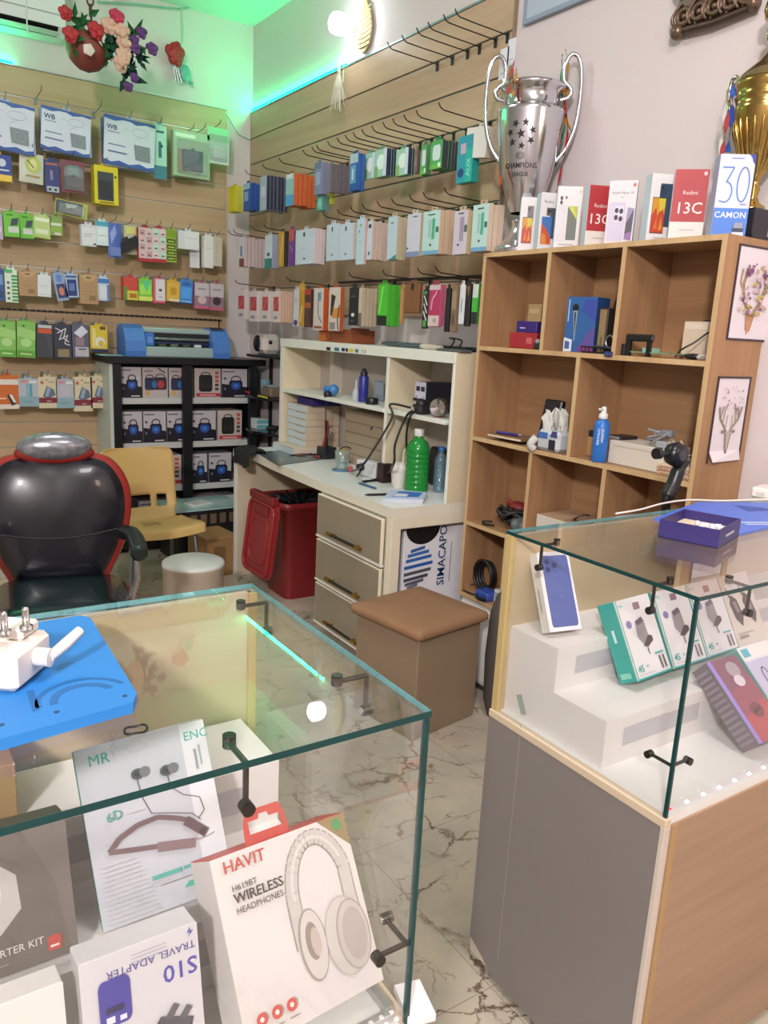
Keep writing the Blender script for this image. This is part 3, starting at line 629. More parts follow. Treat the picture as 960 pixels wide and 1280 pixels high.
b = MB(); q = [at(x, y, 2, zt+th+.0003) for x, y in ((33, 864), (42, 862), (50, 886), (41, 890))]; b.quad([(p.x, p.y, th+.0003) for p in q], BLD); b.build('slot', t)
for x, y in ((156, 870), (71, 890), (2, 906)):
    p = at(x, y, 2, zt+th); b = MB(); b.prism([(p.x+q[0], p.y+q[1]) for q in arc(0, 0, .003, 0, 330, 11)], th, th+.0004, M('#0f3560')); b.build('screw_hole', t)
WP = M('#e4dcd4', .35, var=.02)
z0 = zt+th+.001; c0 = at(21, 868, 2, z0)
t = thing('plug_adapter', 'white plug adapter with two metal pins lying on the blue mat', 'plug adapter', tuple(c0), math.radians(-37))
Ri = RZ(math.radians(37)); lo = lambda x, y, h: Ri @ (at(x, y, 2, z0+h)-c0)
b = MB(); b.box(-.105, 0, 0, .084, 0, .046, WP, .006); b.build('body', t)
b = MB(); b.box(-.10, -.012, .040, .080, .046, .060, WP, .003); b.build('raised_plate', t)
b = MB(); b.box(-.085, -.02, .008, .034, .0462, .0468, M('#cfc9c2')); b.build('label', t)
b = MB(); b.lathe([(.001, .001), (.004, 0)], M('#5a4a44'), 10, T3(-.03, -.0005, .022) @ RX(PI/2)); b.build('socket_hole', t)
for q in (lo(33, 786, .060), lo(6, 792, .060)):
    b = MB(); b.lathe([(.0075, .058), (.0075, .064), (.004, .065), (.004, .083), (.0035, .086), (.0005, .087)], CHROME, 14, T3(q.x, q.y, 0)); b.build('pin', t)
b = MB(); b.tube([(-.002, .046, .026), (.018, .046, .026)], .011, WP, 14); b.build('hub', t)
e = lo(100, 790, .04); b = MB(); b.tube([(.016, .046, .026), (e.x*.5+.008, e.y*.5+.023, .033), (e.x, e.y, .042)], [.006, .007, .006], WP, 8); b.build('arm', t)
p = at(170, 914, 2, ZT); b = MB(); b.tube([(.012*math.cos(a*PI/10), .009*math.sin(a*PI/10), .0015+.001*math.sin(a)) for a in range(20)], .0014, BLK, 6, closed=True)
solo('rubber_ring', b, 'small black rubber ring on the glass beside the blue mat', 'ring', (p.x, p.y, ZT+.0005))
# ---- right counter contents
w, h, d = .091, .185, .032
s = [('r', 0, 0, 1, 1, '#dfdde4'), ('p', rrect(.10, .93, .05, .95, .06), '#4a5690'), ('p', rrect(.115, .915, .058, .942, .055), '#525f9e'), ('p', rrect(.14, .60, .72, .93, .05), '#4d5998')]
for u, v in ((.25, .87), (.25, .775), (.46, .825)): s += [('e', u, v, .085, .042, '#39447a'), ('e', u, v, .05, .025, '#222a52')]
s += [('e', .52, .42, .045, .025, '#5f6ca8')]
boxed('phone_carton', 'white phone carton picturing a blue three-camera phone on the top step', 'phone carton', pose(1.302, 1.172, .952, -6.3, 27, 2), w, h, d, '#dcd8d2', s, sidespec=[('r', .42, .25, .58, .55, '#a9a49e')])
CHG = []
for i in range(4):
    w, h, d = .131, .185, .05
    s = [('r', 0, 0, 1, 1, '#d9d6d8'), ('t', 'MR', .08, .90, .011, '#43a8a2', 'L'), ('r', .48, .84, .66, .93, '#8a6f7c'), ('e', .22, .68, .075, .05, '#7d76a8'), ('p', [(.36, .50), (.40, .70), (.60, .74), (.64, .68), (.66, .46), (.50, .38)], '#908a8e'), ('p', [(.40, .70), (.60, .74), (.64, .68), (.44, .64)], '#5f5565'), ('p', [(.64, .50), (.74, .48), (.74, .42), (.56, .36), (.44, .38), (.50, .42)], '#4c4146'), ('l', [(.53, .36), (.54, .27)], .003, '#3c3438'), ('t', '45', .10, .09, .022, '#2f9ea0', 'L', 0, .012), ('t', 'W', .33, .12, .010, '#2f9ea0', 'L')]
    s += [('l', [(.76, .22), (.78, .06)], .005, '#574c50'), ('l', [(.86, .22), (.88, .06)], .005, '#574c50'), ('r', .66, .25, .9, .27, '#3aa3a3'), ('r', .08, .055, .5, .06, '#9b9a9c'), ('r', 0, 0, 1, .022, '#1f9a9a'), ('r', 0, 0, .02, 1, '#2aa58c')]
    if i == 3:
        s = [('r', 0, 0, 1, 1, '#cfc5bb')]
        for u in (.28, .72): s += [('p', [(u-.16, .60), (u-.05, .72), (u+.10, .64), (u+.17, .40), (u+.06, .26), (u-.10, .38)], '#4a4246'), ('p', [(u-.06, .62), (u+.04, .62), (u+.10, .46), (u, .46)], '#8b7d78'), ('l', [(u-.1, .68), (u-.16, .82)], .006, '#3c3438')]
        s += [('r', .1, .1, .4, .14, '#8f8580'), ('r', .1, .16, .6, .18, '#a79d97')]
    CHG.append(boxed('charger_carton', ['teal and white wall charger carton at the near left end of the riser row', 'second teal and white charger carton from the riser end', 'third charger carton in the row, behind the glass edge', 'beige carton picturing two dark car chargers'][i], 'charger carton', pose(1.467+.137*i, 1.041+.004*i, .860, 3.8 if i < 1 else 1, 29, 0), w, h, d, ['#2b9d93', '#2b9d93', '#2b9d93', '#b5aaa0'][i], s, group='charger cartons on the riser', sidespec=[('r', .42, .5, .58, .66, '#bfe6de'), ('r', .2, .05, .8, .12, '#7cc0ac')] if i == 0 else None))
w, h, d = .112, .20, .05
s = [('r', 0, 0, 1, 1, '#7a4a5c'), ('r', 0, 0, .12, 1, '#8d7bc6'), ('p', [(.12, 0), (1, 0), (1, .45), (.12, .30)], '#a8424a'), ('p', [(.12, .30), (1, .45), (1, .7), (.12, .6)], '#8a4658'), ('e', .62, .84, .20, .10, '#9d8f9a'), ('e', .60, .70, .16, .07, '#c9c0c8'), ('e', .55, .34, .18, .09, '#6a2f38'), ('p', [(.42, .30), (.68, .34), (.68, .38), (.42, .34)], '#3d1f28')]
boxed('purple_carton', 'purple and red carton lying back against the lower riser step', 'carton', pose(1.617, .826, .768, .4, 50, .8), w, h, d, '#5b545c', s, sidespec=[('r', .1, .05+i*.07, .9, .085+i*.07, '#77707a') for i in range(13)])
w, h, d = .125, .21, .045
s = [('r', 0, 0, 1, 1, '#d3d2dd'), ('r', 0, .84, 1, 1, '#dddad8'), ('r', .06, .87, .28, .97, '#44a4b8'), ('r', 0, .05, 1, .82, '#b7b3d0')]
for u in (.36, .70): s += [('o', u, .60, .10, .13, .004, '#2b2740'), ('e', u-.03, .44, .07, .045, '#2b2740'), ('l', [(u-.02, .42), (u+.02, .25), (u+.1, .12), (u+.14, .08)], .002, '#2b2740')]
boxed('earbud_carton', 'lavender carton picturing two black ear hooks beside the purple carton', 'carton', pose(1.752, .832, .764, 0, 48, 0), w, h, d, '#c9c6d2', s, side='#3f9a8c')
# trophy-like small gadgets lying on the tread before the car charger carton
for i, (x, y) in enumerate(((1.79, .985), (1.86, .99), (1.93, .99))):
    t = thing('cable_reel', ['black cable reel on the lower step, nearest to the purple carton', 'black cable reel in the middle of the lower step', 'black cable reel farthest right on the lower step'][i], 'cable reel', (x, y, .832), .3*i)
    b = MB(); b.tube([(.022*math.cos(a*PI/9), .016*math.sin(a*PI/9)-.0, .008) for a in range(18)], .007, M('#3a3032', .35), 8, closed=True); b.build('coil', t)
    b = MB(); b.box(-.008, .008, -.006, .006, 0, .014, M('#6d5a52', .4), .002); b.build('clip', t)
p = at(652, 880, 0, 1.2095); b = MB(); b.T = T3(1.2085, p.y, p.z) @ RX(math.radians(-28)); b.box(-.0006, 0, -.009, .009, -.022, .022, M('#8f9c94', .3)); solo('tape_piece', b, 'small grey tape piece stuck on the left end glass of the right counter', 'tape')
# ---- on the right counter
zt = ZT+.0006
A, B, C = at(822, 671, 2, zt), at(897, 686, 2, zt), at(922.5, 670, 2, zt)
ux = (B-A); W = ux.length; ux.normalize(); uy = Vector((-ux.y, ux.x, 0)); D = max(.09, (C-B).dot(uy))
t = thing('gift_box', 'open dark purple box holding a white card and pearls', 'box', mat=Matrix(((ux.x, uy.x, 0, A.x), (ux.y, uy.y, 0, A.y), (0, 0, 1, zt), (0, 0, 0, 1))))
PB = M('#2f2566', .5); hgt = .042
b = MB(); b.box(0, W, 0, .004, 0, hgt, PB); b.box(0, W, D-.004, D, 0, hgt, PB); b.box(0, .004, .004, D-.004, 0, hgt, PB); b.box(W-.004, W, .004, D-.004, 0, hgt, PB); b.box(0, W, 0, D, 0, .003, PB); b.build('tray', t)
b = MB(); b.box(.006, W-.006, .006, D-.006, .016, .020, M('#d9c9b0', .6)); b.build('insert_card', t)
b = MB(); b.quad([(W+.0006, D*.3, .018), (W+.0006, D*.7, .018), (W+.0006, D*.7, .024), (W+.0006, D*.3, .024)], '#b9aebc'); b.build('logo_strip', t)
rn = random.Random(3)
for i in range(16):
    b = MB(); b.ball((W*.70+rn.uniform(-.04, .03), D*.5+rn.uniform(-.02, .028), .027), .0065, M('#d6d2dc', .15), 12); tag(b.build('pearl_bead'), 'pale pearl bead lying in the open purple box', 'bead', 'pearl beads in the purple box').matrix_world = t.matrix_world
b = MB(); q = [at(x, y, 2, zt) for x, y in ((817, 650), (872, 629), (985, 630), (985, 655), (925, 668), (860, 662))]
b.prism([(p.x, p.y) for p in q], 0, .004, M('#4a6fd0', .4)); b.prism([(at(x, y, 2, zt).x, at(x, y, 2, zt).y) for x, y in ((915, 633), (950, 636), (970, 640), (935, 641))], .004, .0043, M('#2c4a9e'))
bb = at(925, 655, 2, zt); [mb_line(b, [(0, -.02*k), (.16-.03*k, -.02*k)], .009, M('#cfd9f4'), T3(bb.x, bb.y, .0046) @ RZ(math.radians(-22))) for k in range(2)]
solo('blue_tray_mat', b, 'blue service mat behind the open purple box on the right counter', 'mat', (0, 0, zt))
pts = [at(x, y, 2, zt+.003) for x, y in ((770, 642), (800, 637), (830, 629), (862, 625), (900, 626), (935, 625), (975, 624))]
b = MB(); b.tube(crv(pts), .0028, M('#dcd8d6', .4), 8); solo('white_cable', b, 'thin white cable lying across the back of the right counter', 'cable')
p = at(955, 622, 2, zt); b = MB(); b.box(-.035, .06, -.03, .03, 0, .032, WP, .006); b.box(-.036, -.03, -.012, .012, .008, .02, M('#c9c5c0')); solo('white_charger', b, 'white charger block at the right edge of the right counter', 'charger', (p.x, p.y, zt), .2)
# black phone holder arm on a floor stand behind the right counter
t = thing('phone_holder_stand', 'black clamp holder on a floor stand behind the right counter', 'phone stand', (1.87, 1.40, 0))
b = MB(); b.lathe([(.11, 0), (.11, .012), (.02, .022)], DGREY, 24, capb=True); b.build('base', t)
p0 = at(833, 622, 1, 1.40)-Vector((1.87, 1.40, 0)); p1 = at(848, 588, 1, 1.40)-Vector((1.87, 1.40, 0))
b = MB(); b.tube(crv([(0, 0, .02), (-.01, 0, .6), (p0.x, 0, p0.z-.1), (p0.x, 0, p0.z), ((p0.x+p1.x)/2, 0, (p0.z+p1.z)/2)]), .014, BLK, 10); b.build('pole', t)
b = MB(); b.tube(crv([tuple(p0), ((p0.x+p1.x)/2+.004, 0, (p0.z+p1.z)/2), tuple(p1), (p1.x+.022, 0, p1.z+.028)]), [.016]+[.02]*12+[.017]*6, M('#17171d', .35), 12); b.build('grip_arm', t)
c = at(845, 568, 1, 1.40)-Vector((1.87, 1.40, 0)); c2 = at(822, 567, 1, 1.40)-Vector((1.87, 1.40, 0))
b = MB(); b.lathe([(.001, -.022), (.03, -.02), (.036, 0), (.03, .02), (.001, .022)], M('#121216', .3), 20, T3(*c) @ RX(PI/2)); b.lathe([(.016, -.026), (.016, .026)], DGREY, 16, T3(*c) @ RX(PI/2), capb=True, capt=True); b.build('swivel_head', t)
b = MB(); b.tube([c, c2+Vector((.006, 0, 0))], .008, BLK, 10); b.tube([c2+Vector((.008, 0, 0)), c2-Vector((.008, 0, 0))], .016, BLK, 14); b.build('tightening_knob', t)
# ------------------------------------------------------------------ goods on the slat walls
HKB = M('#1c1c1f', .35, .3); HKC = M('#8a9a90', .3, .8)
def hook_mesh(L, mt, r=.0028, tip=.035):
    """wire hook, base at the origin, running to local -y and turned up at the end"""
    b = MB(); b.box(-.010, .010, -.004, .0, -.030, .008, mt, .001); b.box(-.010, .010, -.004, .006, .006, .010, mt)
    b.tube([(0, -.003, 0), (0, -.03, .002), (0, -L*.6, .006), (0, -L+.03, .010), (0, -L+.012, .018), (0, -L, tip)], r, mt, 6)
    return b.build('display_hook')
_HK = {}
def hook(loc, rotz, L, label, group, mt):
    k = (round(L, 2), mt.name)
    if k in _HK: o = _HK[k].copy(); COL.objects.link(o)
    else: o = _HK[k] = hook_mesh(round(L, 2), mt)
    o.location = loc; o.rotation_euler = (0, 0, rotz); return tag(o, label, 'hook', group)
def tabbed(t, w, h, d, col):
    b = MB(); k = min(.022, w*.3)
    b.box(-k, k, -.0008, .0008, h-.001, h+.018, col); b.quad([(-k*.45, -.0011, h+.009), (k*.45, -.0011, h+.009), (k*.45, -.0011, h+.013), (-k*.45, -.0011, h+.013)], '#3a3a3a'); return b.build('hang_tab', t)
def pack(name, short, cat, w, h, d, loc, rotz, body, spec, kind, spine, side, n, step, group, roll=0, prod=None):
    mat = Matrix.Translation(loc) @ RZ(rotz) @ T3(0, 0, h) @ RY(roll) @ T3(0, 0, -h)
    t = thing(name, short, cat, group=group, mat=mat)
    e = .0006; xs = side*w/2
    if kind == 'box':
        b = MB(); b.box(-w/2, w/2, -d/2, d/2, 0, h, body, min(.0012, d*.1)); art(b, w, h, d, spec)
        if spine: b.quad([(xs+side*e, -d/2+.0007, .001), (xs+side*e, d/2-.0007, .001), (xs+side*e, d/2-.0007, h-.001), (xs+side*e, -d/2+.0007, h-.001)], spine)
        b.build('box_body', t); tabbed(t, w, h, d, body)
    elif kind == 'blister':
        b = MB(); b.box(-w/2, w/2, -.001, .001, 0, h, body); b.T = T3(0, -.0, 0); art(b, w, h, .002, spec); b.build('card', t)
        b = MB(); b.box(-w*.42, w*.42, -d, -.003, h*.06, h*.80, PLAST, .006); b.build('clear_bubble', t)
        if prod:
            b = MB(); pc, pw, ph = prod; b.box(-w*pw/2, w*pw/2, -d*.8, -.004, h*.14, h*(.14+ph), pc, .004); b.ball((0, -d*.6, h*(.14+ph)), min(w*.16, d*.4), pc, 12); b.build('product', t)
    else:   # pouch: soft pillow shape
        b = MB(); nx, nz = 8, 10; vs = []; fs = []
        for j in range(nz+1):
            for i in range(nx+1):
                u, v = i/nx, j/nz; vs.append(((u-.5)*w, -d/2*(math.sin(PI*u)*math.sin(PI*min(1, v*1.12)))**.55 if v < .89 else -.0004, v*h))
        for j in range(nz):
            for i in range(nx): a = j*(nx+1)+i; fs.append((a, a+1, a+nx+2, a+nx+1))
        b.add(vs, fs, body, True); b.add([(x, -y*.8, z) for x, y, z in vs], [f[::-1] for f in fs], body, True); b.build('pouch', t)
        b = MB(); art(b, w*.94, h, d, spec); b.build('printed_front', t)
    if n > 1:
        b = MB(); b.box(-w/2, w/2, -d/2, d/2, 0, h, body, min(.001, d*.1))
        if spine: b.quad([(xs+side*e, -d/2+.0007, .001), (xs+side*e, d/2-.0007, .001), (xs+side*e, d/2-.0007, h-.001), (xs+side*e, -d/2+.0007, h-.001)], spine)
        o = None; rn = random.Random(int(w*1e5+h*1e4))
        for i in range(1, n):
            o = b.build(name) if o is None else o.copy()
            if o.name not in COL.objects: COL.objects.link(o)
            o.matrix_world = Matrix.Translation(Vector(loc)+(RZ(rotz) @ Vector((rn.uniform(-.003, .003), i*step, rn.uniform(-.004, .003))))) @ RZ(rotz)
            tag(o, 'repeat hanging behind the '+short, cat, 'packs behind the '+short)
    return t
# ---- back wall: (x0, y0, x1, y1) in the photo, hung about 20 cm in front of the wall
AR = 'packs hanging on the back wall'
def packA(rect, short, cat, body, spec, kind='box', n=1, d=.018, Y=5.56, roll=0, spine=None, prod=None, hk=True, name=None):
    x0, y0, x1, y1 = rect; cx, cy = (x0+x1)/2, (y0+y1)/2
    l, r, tp, bt = at(x0, cy, 1, Y), at(x1, cy, 1, Y), at(cx, y0, 1, Y), at(cx, y1, 1, Y)
    w, h = r.x-l.x, tp.z-bt.z; n_ = n
    pack(name or cat.replace(' ', '_'), short, cat, w, h, d, ((l.x+r.x)/2, Y, bt.z), 0, body, spec, kind, spine, -1, n_, d+.004, AR, math.radians(roll), prod)
    if hk: hook((l.x/2+r.x/2, 5.737, tp.z+.012), 0, 5.737-Y+.05, 'chrome hook of the '+short, 'chrome hooks on the back wall', HKC)
def wbspec():
    s = [('r', 0, 0, 1, 1, '#cdd5e4'), ('p', [(0, 1), (1, 1), (1, .93), (.82, .95), (.62, .90), (.5, .95), (.36, .95), (.2, .90), (0, .93)], '#3c5fa6'), ('p', [(0, 0), (1, 0), (1, .10), (.86, .06), (.7, .11), (.5, .05), (.3, .10), (.15, .05), (0, .09)], '#3558a2')]
    s += [('t', 'WB', .05, .72, .040, '#2c3d74', 'L', 0, .02), ('r', .07, .66, .30, .68, '#7b89ad'), ('o', .70, .76, .16, .09, .0022, '#8b98b0'), ('l', [(.50, .76), (.44, .80), (.38, .77)], .0018, '#8b98b0'), ('l', [(.72, .67), (.64, .62), (.58, .58)], .0018, '#8b98b0')]
    s += [('r', .08, .40, .42, .425, '#6f80ab'), ('r', .08, .25, .45, .28, '#56689b'), ('p', [(.58, .50), (.90, .50), (.92, .18), (.62, .18)], '#7f8a92'), ('o', .76, .34, .10, .10, .0016, '#aab3b5'), ('o', .76, .34, .07, .08, .0014, '#5f6a70')]
    return s
for rc, nm, r in (((-30, 127, 44, 188), 'white and blue cable carton cut by the left frame edge', 4), ((53, 139, 114, 192), 'second white and blue cable carton from the left', 4), ((131, 150, 194, 210), 'third white and blue cable carton, beside the teal narrow pack', 3)):
    packA(rc, nm, 'cable carton', '#a9b8d4', wbspec(), n=4, d=.022, Y=5.53, roll=r, spine='#5673b4')
TL = '#4f9aa6'
packA((192, 157, 208, 224), 'narrow teal pack with small pictures beside a cable carton', 'accessory pack', '#8fd0c0', [('r', 0, .25, 1, 1, '#a9dcca'), ('r', 0, 0, 1, .25, '#3f7f92'), ('r', .35, .4, .6, .7, '#3d6f7a'), ('r', .2, .86, .8, .9, '#2f5f6a'), ('e', .6, .62, .12, .03, '#2c4f5a')], d=.012, Y=5.57)
packA((217, 165, 262, 222), 'clear blister with a dark gadget and green card', 'blister pack', '#9fbfa0', [('r', 0, 0, 1, 1, '#a6c6a4'), ('r', .05, .86, .6, .94, '#d8efd9'), ('p', [(.1, .1), (.35, .1), (.3, .6), (.1, .6)], '#a88d5e')], 'blister', d=.035, prod=('#2e4a66', .55, .45), n=2)
packA((259, 160, 286, 205), 'clear bag with a pale green header card', 'bagged pack', '#c9e0d4', [('r', 0, .62, 1, 1, '#8fd8a6'), ('p', [(.2, .1), (.8, .1), (.7, .5), (.3, .5)], '#dfe9e4')], 'blister', d=.02, prod=('#c3cdc8', .6, .3))
# second row
packA((-20, 193, 14, 226), 'blue and yellow carton at the left edge', 'accessory pack', '#e2c14a', [('r', 0, .25, 1, 1, '#2b4a96'), ('e', .65, .7, .15, .15, '#c7d2e6'), ('r', .5, .4, .9, .45, '#dfe4ee')], d=.03, n=2)
packA((25, 192, 55, 229), 'pale pack with a round yellow-green picture', 'accessory pack', '#c8cfc0', [('e', .55, .62, .34, .30, '#b7c46a'), ('e', .55, .62, .18, .18, '#d7d98f'), ('r', .25, .2, .85, .26, '#a98f4a'), ('l', [(.3, .75), (.6, .5)], .006, '#3f4a4a')], 'pouch', d=.03, roll=3)
packA((56, 201, 74, 241), 'dark blue pack with a white foot', 'accessory pack', '#34407a', [('r', .1, .02, .95, .2, '#aab0bd'), ('e', .3, .1, .1, .04, '#222'), ('e', .7, .1, .1, .04, '#222222'), ('r', .35, .4, .55, .7, '#8a7f9a'), ('r', .1, .86, .9, .92, '#b56a4a')], d=.014)
packA((76, 201, 106, 241), 'dark red blister with a shiny black gadget', 'blister pack', '#7d4450', [('r', .1, .1, .9, .8, '#3a3d4a'), ('r', .3, .55, .75, .85, '#5f9a94')], 'blister', d=.03, prod=('#2b2f3a', .7, .35))
packA((117, 208, 147, 256), 'bright yellow framed pack with a black case', 'case pack', '#d3c625', [('r', .14, .1, .80, .84, '#3b4348'), ('r', .2, .14, .74, .62, '#262c31'), ('e', .88, .74, .05, .03, '#3a3a20'), ('r', .2, .03, .8, .07, '#8a6a1a')], 'box', d=.035, n=2, spine='#b8ae2a')
packA((70, 252, 110, 271), 'clear tray pack with a yellow edge hanging low', 'blister pack', '#b9c452', [('r', .02, .1, .85, .95, '#4a5a60'), ('p', [(.3, .8), (.7, .85), (.6, .6), (.35, .5)], '#c9d6d8')], 'blister', d=.03, roll=6, prod=('#58686e', .6, .3))
# third row
GRN = '#6fc043'
def small(rect, short, body, spec, **k): packA(rect, short, k.pop('cat', 'accessory pack'), body, spec, **k)
small((-8, 267, 3, 299), 'lilac pack at the left edge above the dashed strip', '#b8aac6', [('r', .2, .3, .8, .5, '#d8cfe0')])
def greenpk(c2): return [('r', 0, 0, 1, 1, c2), ('p', [(.4, .45), (.85, .50), (.95, .80), (.5, .75)], '#3d4654'), ('r', .25, .18, .9, .42, '#c6ceca'), ('r', .2, .88, .6, .93, '#2f6a22')]
small((4, 266, 24, 296), 'green cable pack farthest left in its row', GRN, greenpk(GRN), n=3, roll=-2); small((24, 269, 42, 298), 'green cable pack, second from the left in its row', GRN, greenpk('#66b83c'), n=2)
small((42, 270, 64, 298), 'pale yellow-green pack with a blank label', '#b7cc86', [('r', .1, .75, .9, .9, '#e3ead2'), ('r', .15, .2, .85, .4, '#d4dfc0'), ('r', 0, 0, 1, .1, '#a9c46a')], n=2, roll=4)
small((62, 272, 78, 295), 'small green and brown pack under the clear tray', '#7ea251', [('r', .1, .55, .9, .7, '#d3d8c6'), ('r', .1, .2, .9, .5, '#8cb04c'), ('e', .6, .12, .3, .08, '#cfcac0')], n=2)
small((101, 281, 120, 308), 'white pack with grey print and red tab', '#cfd2d8', [('r', .1, .1, .95, .85, '#d9dce1'), ('r', .2, .55, .8, .58, '#9aa0aa'), ('r', .2, .45, .7, .48, '#a9aeb6'), ('r', .8, .08, .95, .16, '#333a44')], n=2)
small((120, 277, 135, 307), 'white pack with a cyan top', '#cfe0e6', [('r', 0, .8, 1, 1, '#4aa3bd'), ('r', .15, .2, .85, .7, '#dbe7ea'), ('r', .2, .4, .8, .43, '#93a9b4')])
small((135, 279, 152, 322), 'shiny blue pouch with a dark gadget', '#4a66b4', [('p', [(.1, .7), (.5, .95), (.6, .7), (.2, .4)], '#8fa4de'), ('r', .1, .05, .9, .3, '#6b80bf')], kind='pouch', d=.025)
packA((142, 300, 172, 314), 'black phone dummy hanging tilted', 'phone case', '#24282d', [('p', rrect(.03, .97, .08, .92, .05), '#181c20'), ('r', .05, .7, .2, .9, '#3a4046')], d=.012, roll=-27, hk=False)
small((155, 282, 171, 318), 'pale grey-green bagged pack behind the phone dummy', '#b5bca6', [('r', .1, .7, .9, .95, '#d2d27a'), ('r', .2, .1, .8, .5, '#c6cbb8')], kind='pouch', d=.02, Y=5.6)
def gridpk(c1, c2):
    s = [('r', 0, 0, 1, 1, '#cfc4c6'), ('r', 0, 0, 1, .10, '#b0303c')]
    for i in range(2):
        for j in range(4): s += [('r', .06+i*.5, .13+j*.215, .46+i*.5, .31+j*.215, (c1, c2)[(i+j) % 2]), ('r', .14+i*.5, .17+j*.215, .38+i*.5, .21+j*.215, '#6d5a5e')]
    return s
small((173, 285, 190, 327), 'red and white picture grid pack, left of two', '#b23a44', gridpk('#d8b8ba', '#c59a98'), n=2); small((190, 286, 207, 328), 'red and white picture grid pack, right of two', '#b23a44', gridpk('#dfc9cb', '#b9dfcf'), n=2)
small((207, 288, 220, 328), 'yellow-green and black pack with a stack of icons', '#8fae3a', [('r', 0, .8, 1, 1, '#7f9f2f')]+[('r', .1, .06+i*.18, .9, .18+i*.18, '#2d3524') for i in range(4)]+[('r', .2, .09+i*.18, .8, .14+i*.18, '#a9c24a') for i in range(4)], n=2)
small((222, 289, 248, 312), 'wide white carton above a smaller one', '#cfd6d8', [('r', .3, .05, 1, .95, '#dbe0e0'), ('r', .4, .6, .9, .63, '#b0b8ba')], n=2, d=.03)
small((237, 305, 249, 335), 'plain white carton below the wide one', '#d3d8da', [('r', .1, .5, .9, .52, '#b9c0c2')], hk=False, Y=5.62); small((254, 295, 266, 335), 'tall narrow white carton near the wall corner', '#dcdfdc', [('r', .2, .6, .8, .62, '#b9beb9')], n=2, d=.024); small((266, 297, 277, 333), 'tall narrow beige carton near the wall corner', '#c6bfae', [('r', .3, .1, .35, .9, '#b0a896')], n=2, d=.024)
# fourth row
small((-10, 335, 5, 376), 'dark blue pack at the left frame edge', '#3b5a92', [('r', .2, .5, .9, .8, '#6f92c4'), ('r', .2, .1, .9, .3, '#27406e')], n=2)
small((6, 337, 22, 378), 'green and white striped pack', '#d5e2d2', [('r', .52, .04+i*.105, 1, .10+i*.105, '#2f9a52') for i in range(8)]+[('e', .25, .12+i*.16, .12, .04, '#55655a') for i in range(4)]+[('r', 0, .9, .6, 1, '#54b06a')], n=2)
kr = [('r', .05, .0, .95, .72, '#a98a64'), ('p', [(.0, 1), (.3, .8), (.7, .8), (1, 1)], '#bf9f76'), ('r', .36, .88, .62, .93, '#5c4630'), ('r', .5, .12, .85, .30, '#8a6d4a'), ('r', .2, .42, .7, .44, '#97784f')]
small((23, 340, 46, 370), 'brown kraft bag, left of two', '#ae8e66', kr, n=2, d=.03)
small((47, 344, 64, 371), 'white card pack with faint print', '#d3dde0', [('r', .2, .5, .8, .52, '#a9b4b8'), ('r', .2, .4, .7, .42, '#b5bfc3'), ('r', .1, .1, .9, .12, '#9fabae')], n=2, roll=2)
small((65, 342, 80, 376), 'tilted blue and white phone film pack', '#8fa0c4', [('p', [(.15, .1), (.85, .1), (.85, .62), (.15, .62)], '#2f3f70'), ('e', .5, .35, .22, .16, '#c4786a'), ('r', .3, .7, .7, .95, '#5a82c8')], roll=-10); small((80, 343, 97, 372), 'blue film pack with a navy phone picture', '#9fb4cf', [('r', .18, .08, .85, .78, '#263a78'), ('r', .3, .3, .7, .62, '#5f78b4'), ('r', .1, .86, .9, .94, '#3a5a9a')], n=2, roll=-3)
small((99, 344, 122, 380), 'brown kraft bag, right of two', '#ae8e66', kr, n=2, d=.03)
small((122, 347, 136, 376), 'white and blue pack beside a kraft bag', '#bccbdc', [('r', 0, .75, 1, .95, '#3f7ac0'), ('r', .2, .1, .75, .65, '#d5dbe2'), ('r', .8, .0, 1, .7, '#5d83b6')], n=2)
small((154, 347, 172, 375), 'red, yellow and green pack', '#c7483f', [('r', 0, .0, 1, .42, '#d2c447'), ('r', .0, .0, .25, .6, '#5c8a3c'), ('r', .4, .1, .9, .3, '#a9712f')], n=3); small((173, 349, 190, 376), 'shiny green and yellow card pack', '#7cc24a', [('r', .1, .3, .9, .75, '#9fe05a'), ('r', 0, 0, 1, .2, '#d6e36a'), ('p', [(.2, .9), (.9, .95), (.6, .4)], '#58c88a')], n=3)
small((191, 349, 206, 379), 'pink edged white card pack', '#cf5a74', [('r', .2, .1, 1, 1, '#d8d3d6'), ('e', .6, .55, .14, .06, '#4a4448'), ('r', .4, .25, .8, .28, '#a09a9e')], n=2); small((208, 351, 225, 377), 'orange-yellow card pack hanging in a row', '#c9a437', [('r', .1, .1, .9, .9, '#d4b04a'), ('r', .2, .02, .95, .12, '#d9d2c0'), ('e', .5, .5, .25, .2, '#c28f2c')], n=3, roll=2); small((225, 351, 241, 379), 'bright blue card pack', '#3f82d0', [('r', .1, .2, .9, .7, '#4fa0e8'), ('r', .2, .78, .8, .92, '#2f62a8'), ('r', .1, .05, .9, .1, '#8fc6ee')], n=3, roll=3)
pk = lambda c: [('r', 0, .45, 1, 1, '#bfb9c0'), ('r', 0, .08, 1, .5, '#8d7682'), ('e', .5, .35, .3, .16, c), ('r', 0, 0, 1, .1, '#c05a78'), ('r', .2, .75, .8, .8, '#8a858c')]
small((243, 354, 261, 386), 'pink footed photo card pack, left of two', '#b06a82', pk('#c9b0b4'), n=2); small((262, 355, 279, 388), 'pink footed photo card pack, right of two', '#b06a82', pk('#3f3236'), n=2)
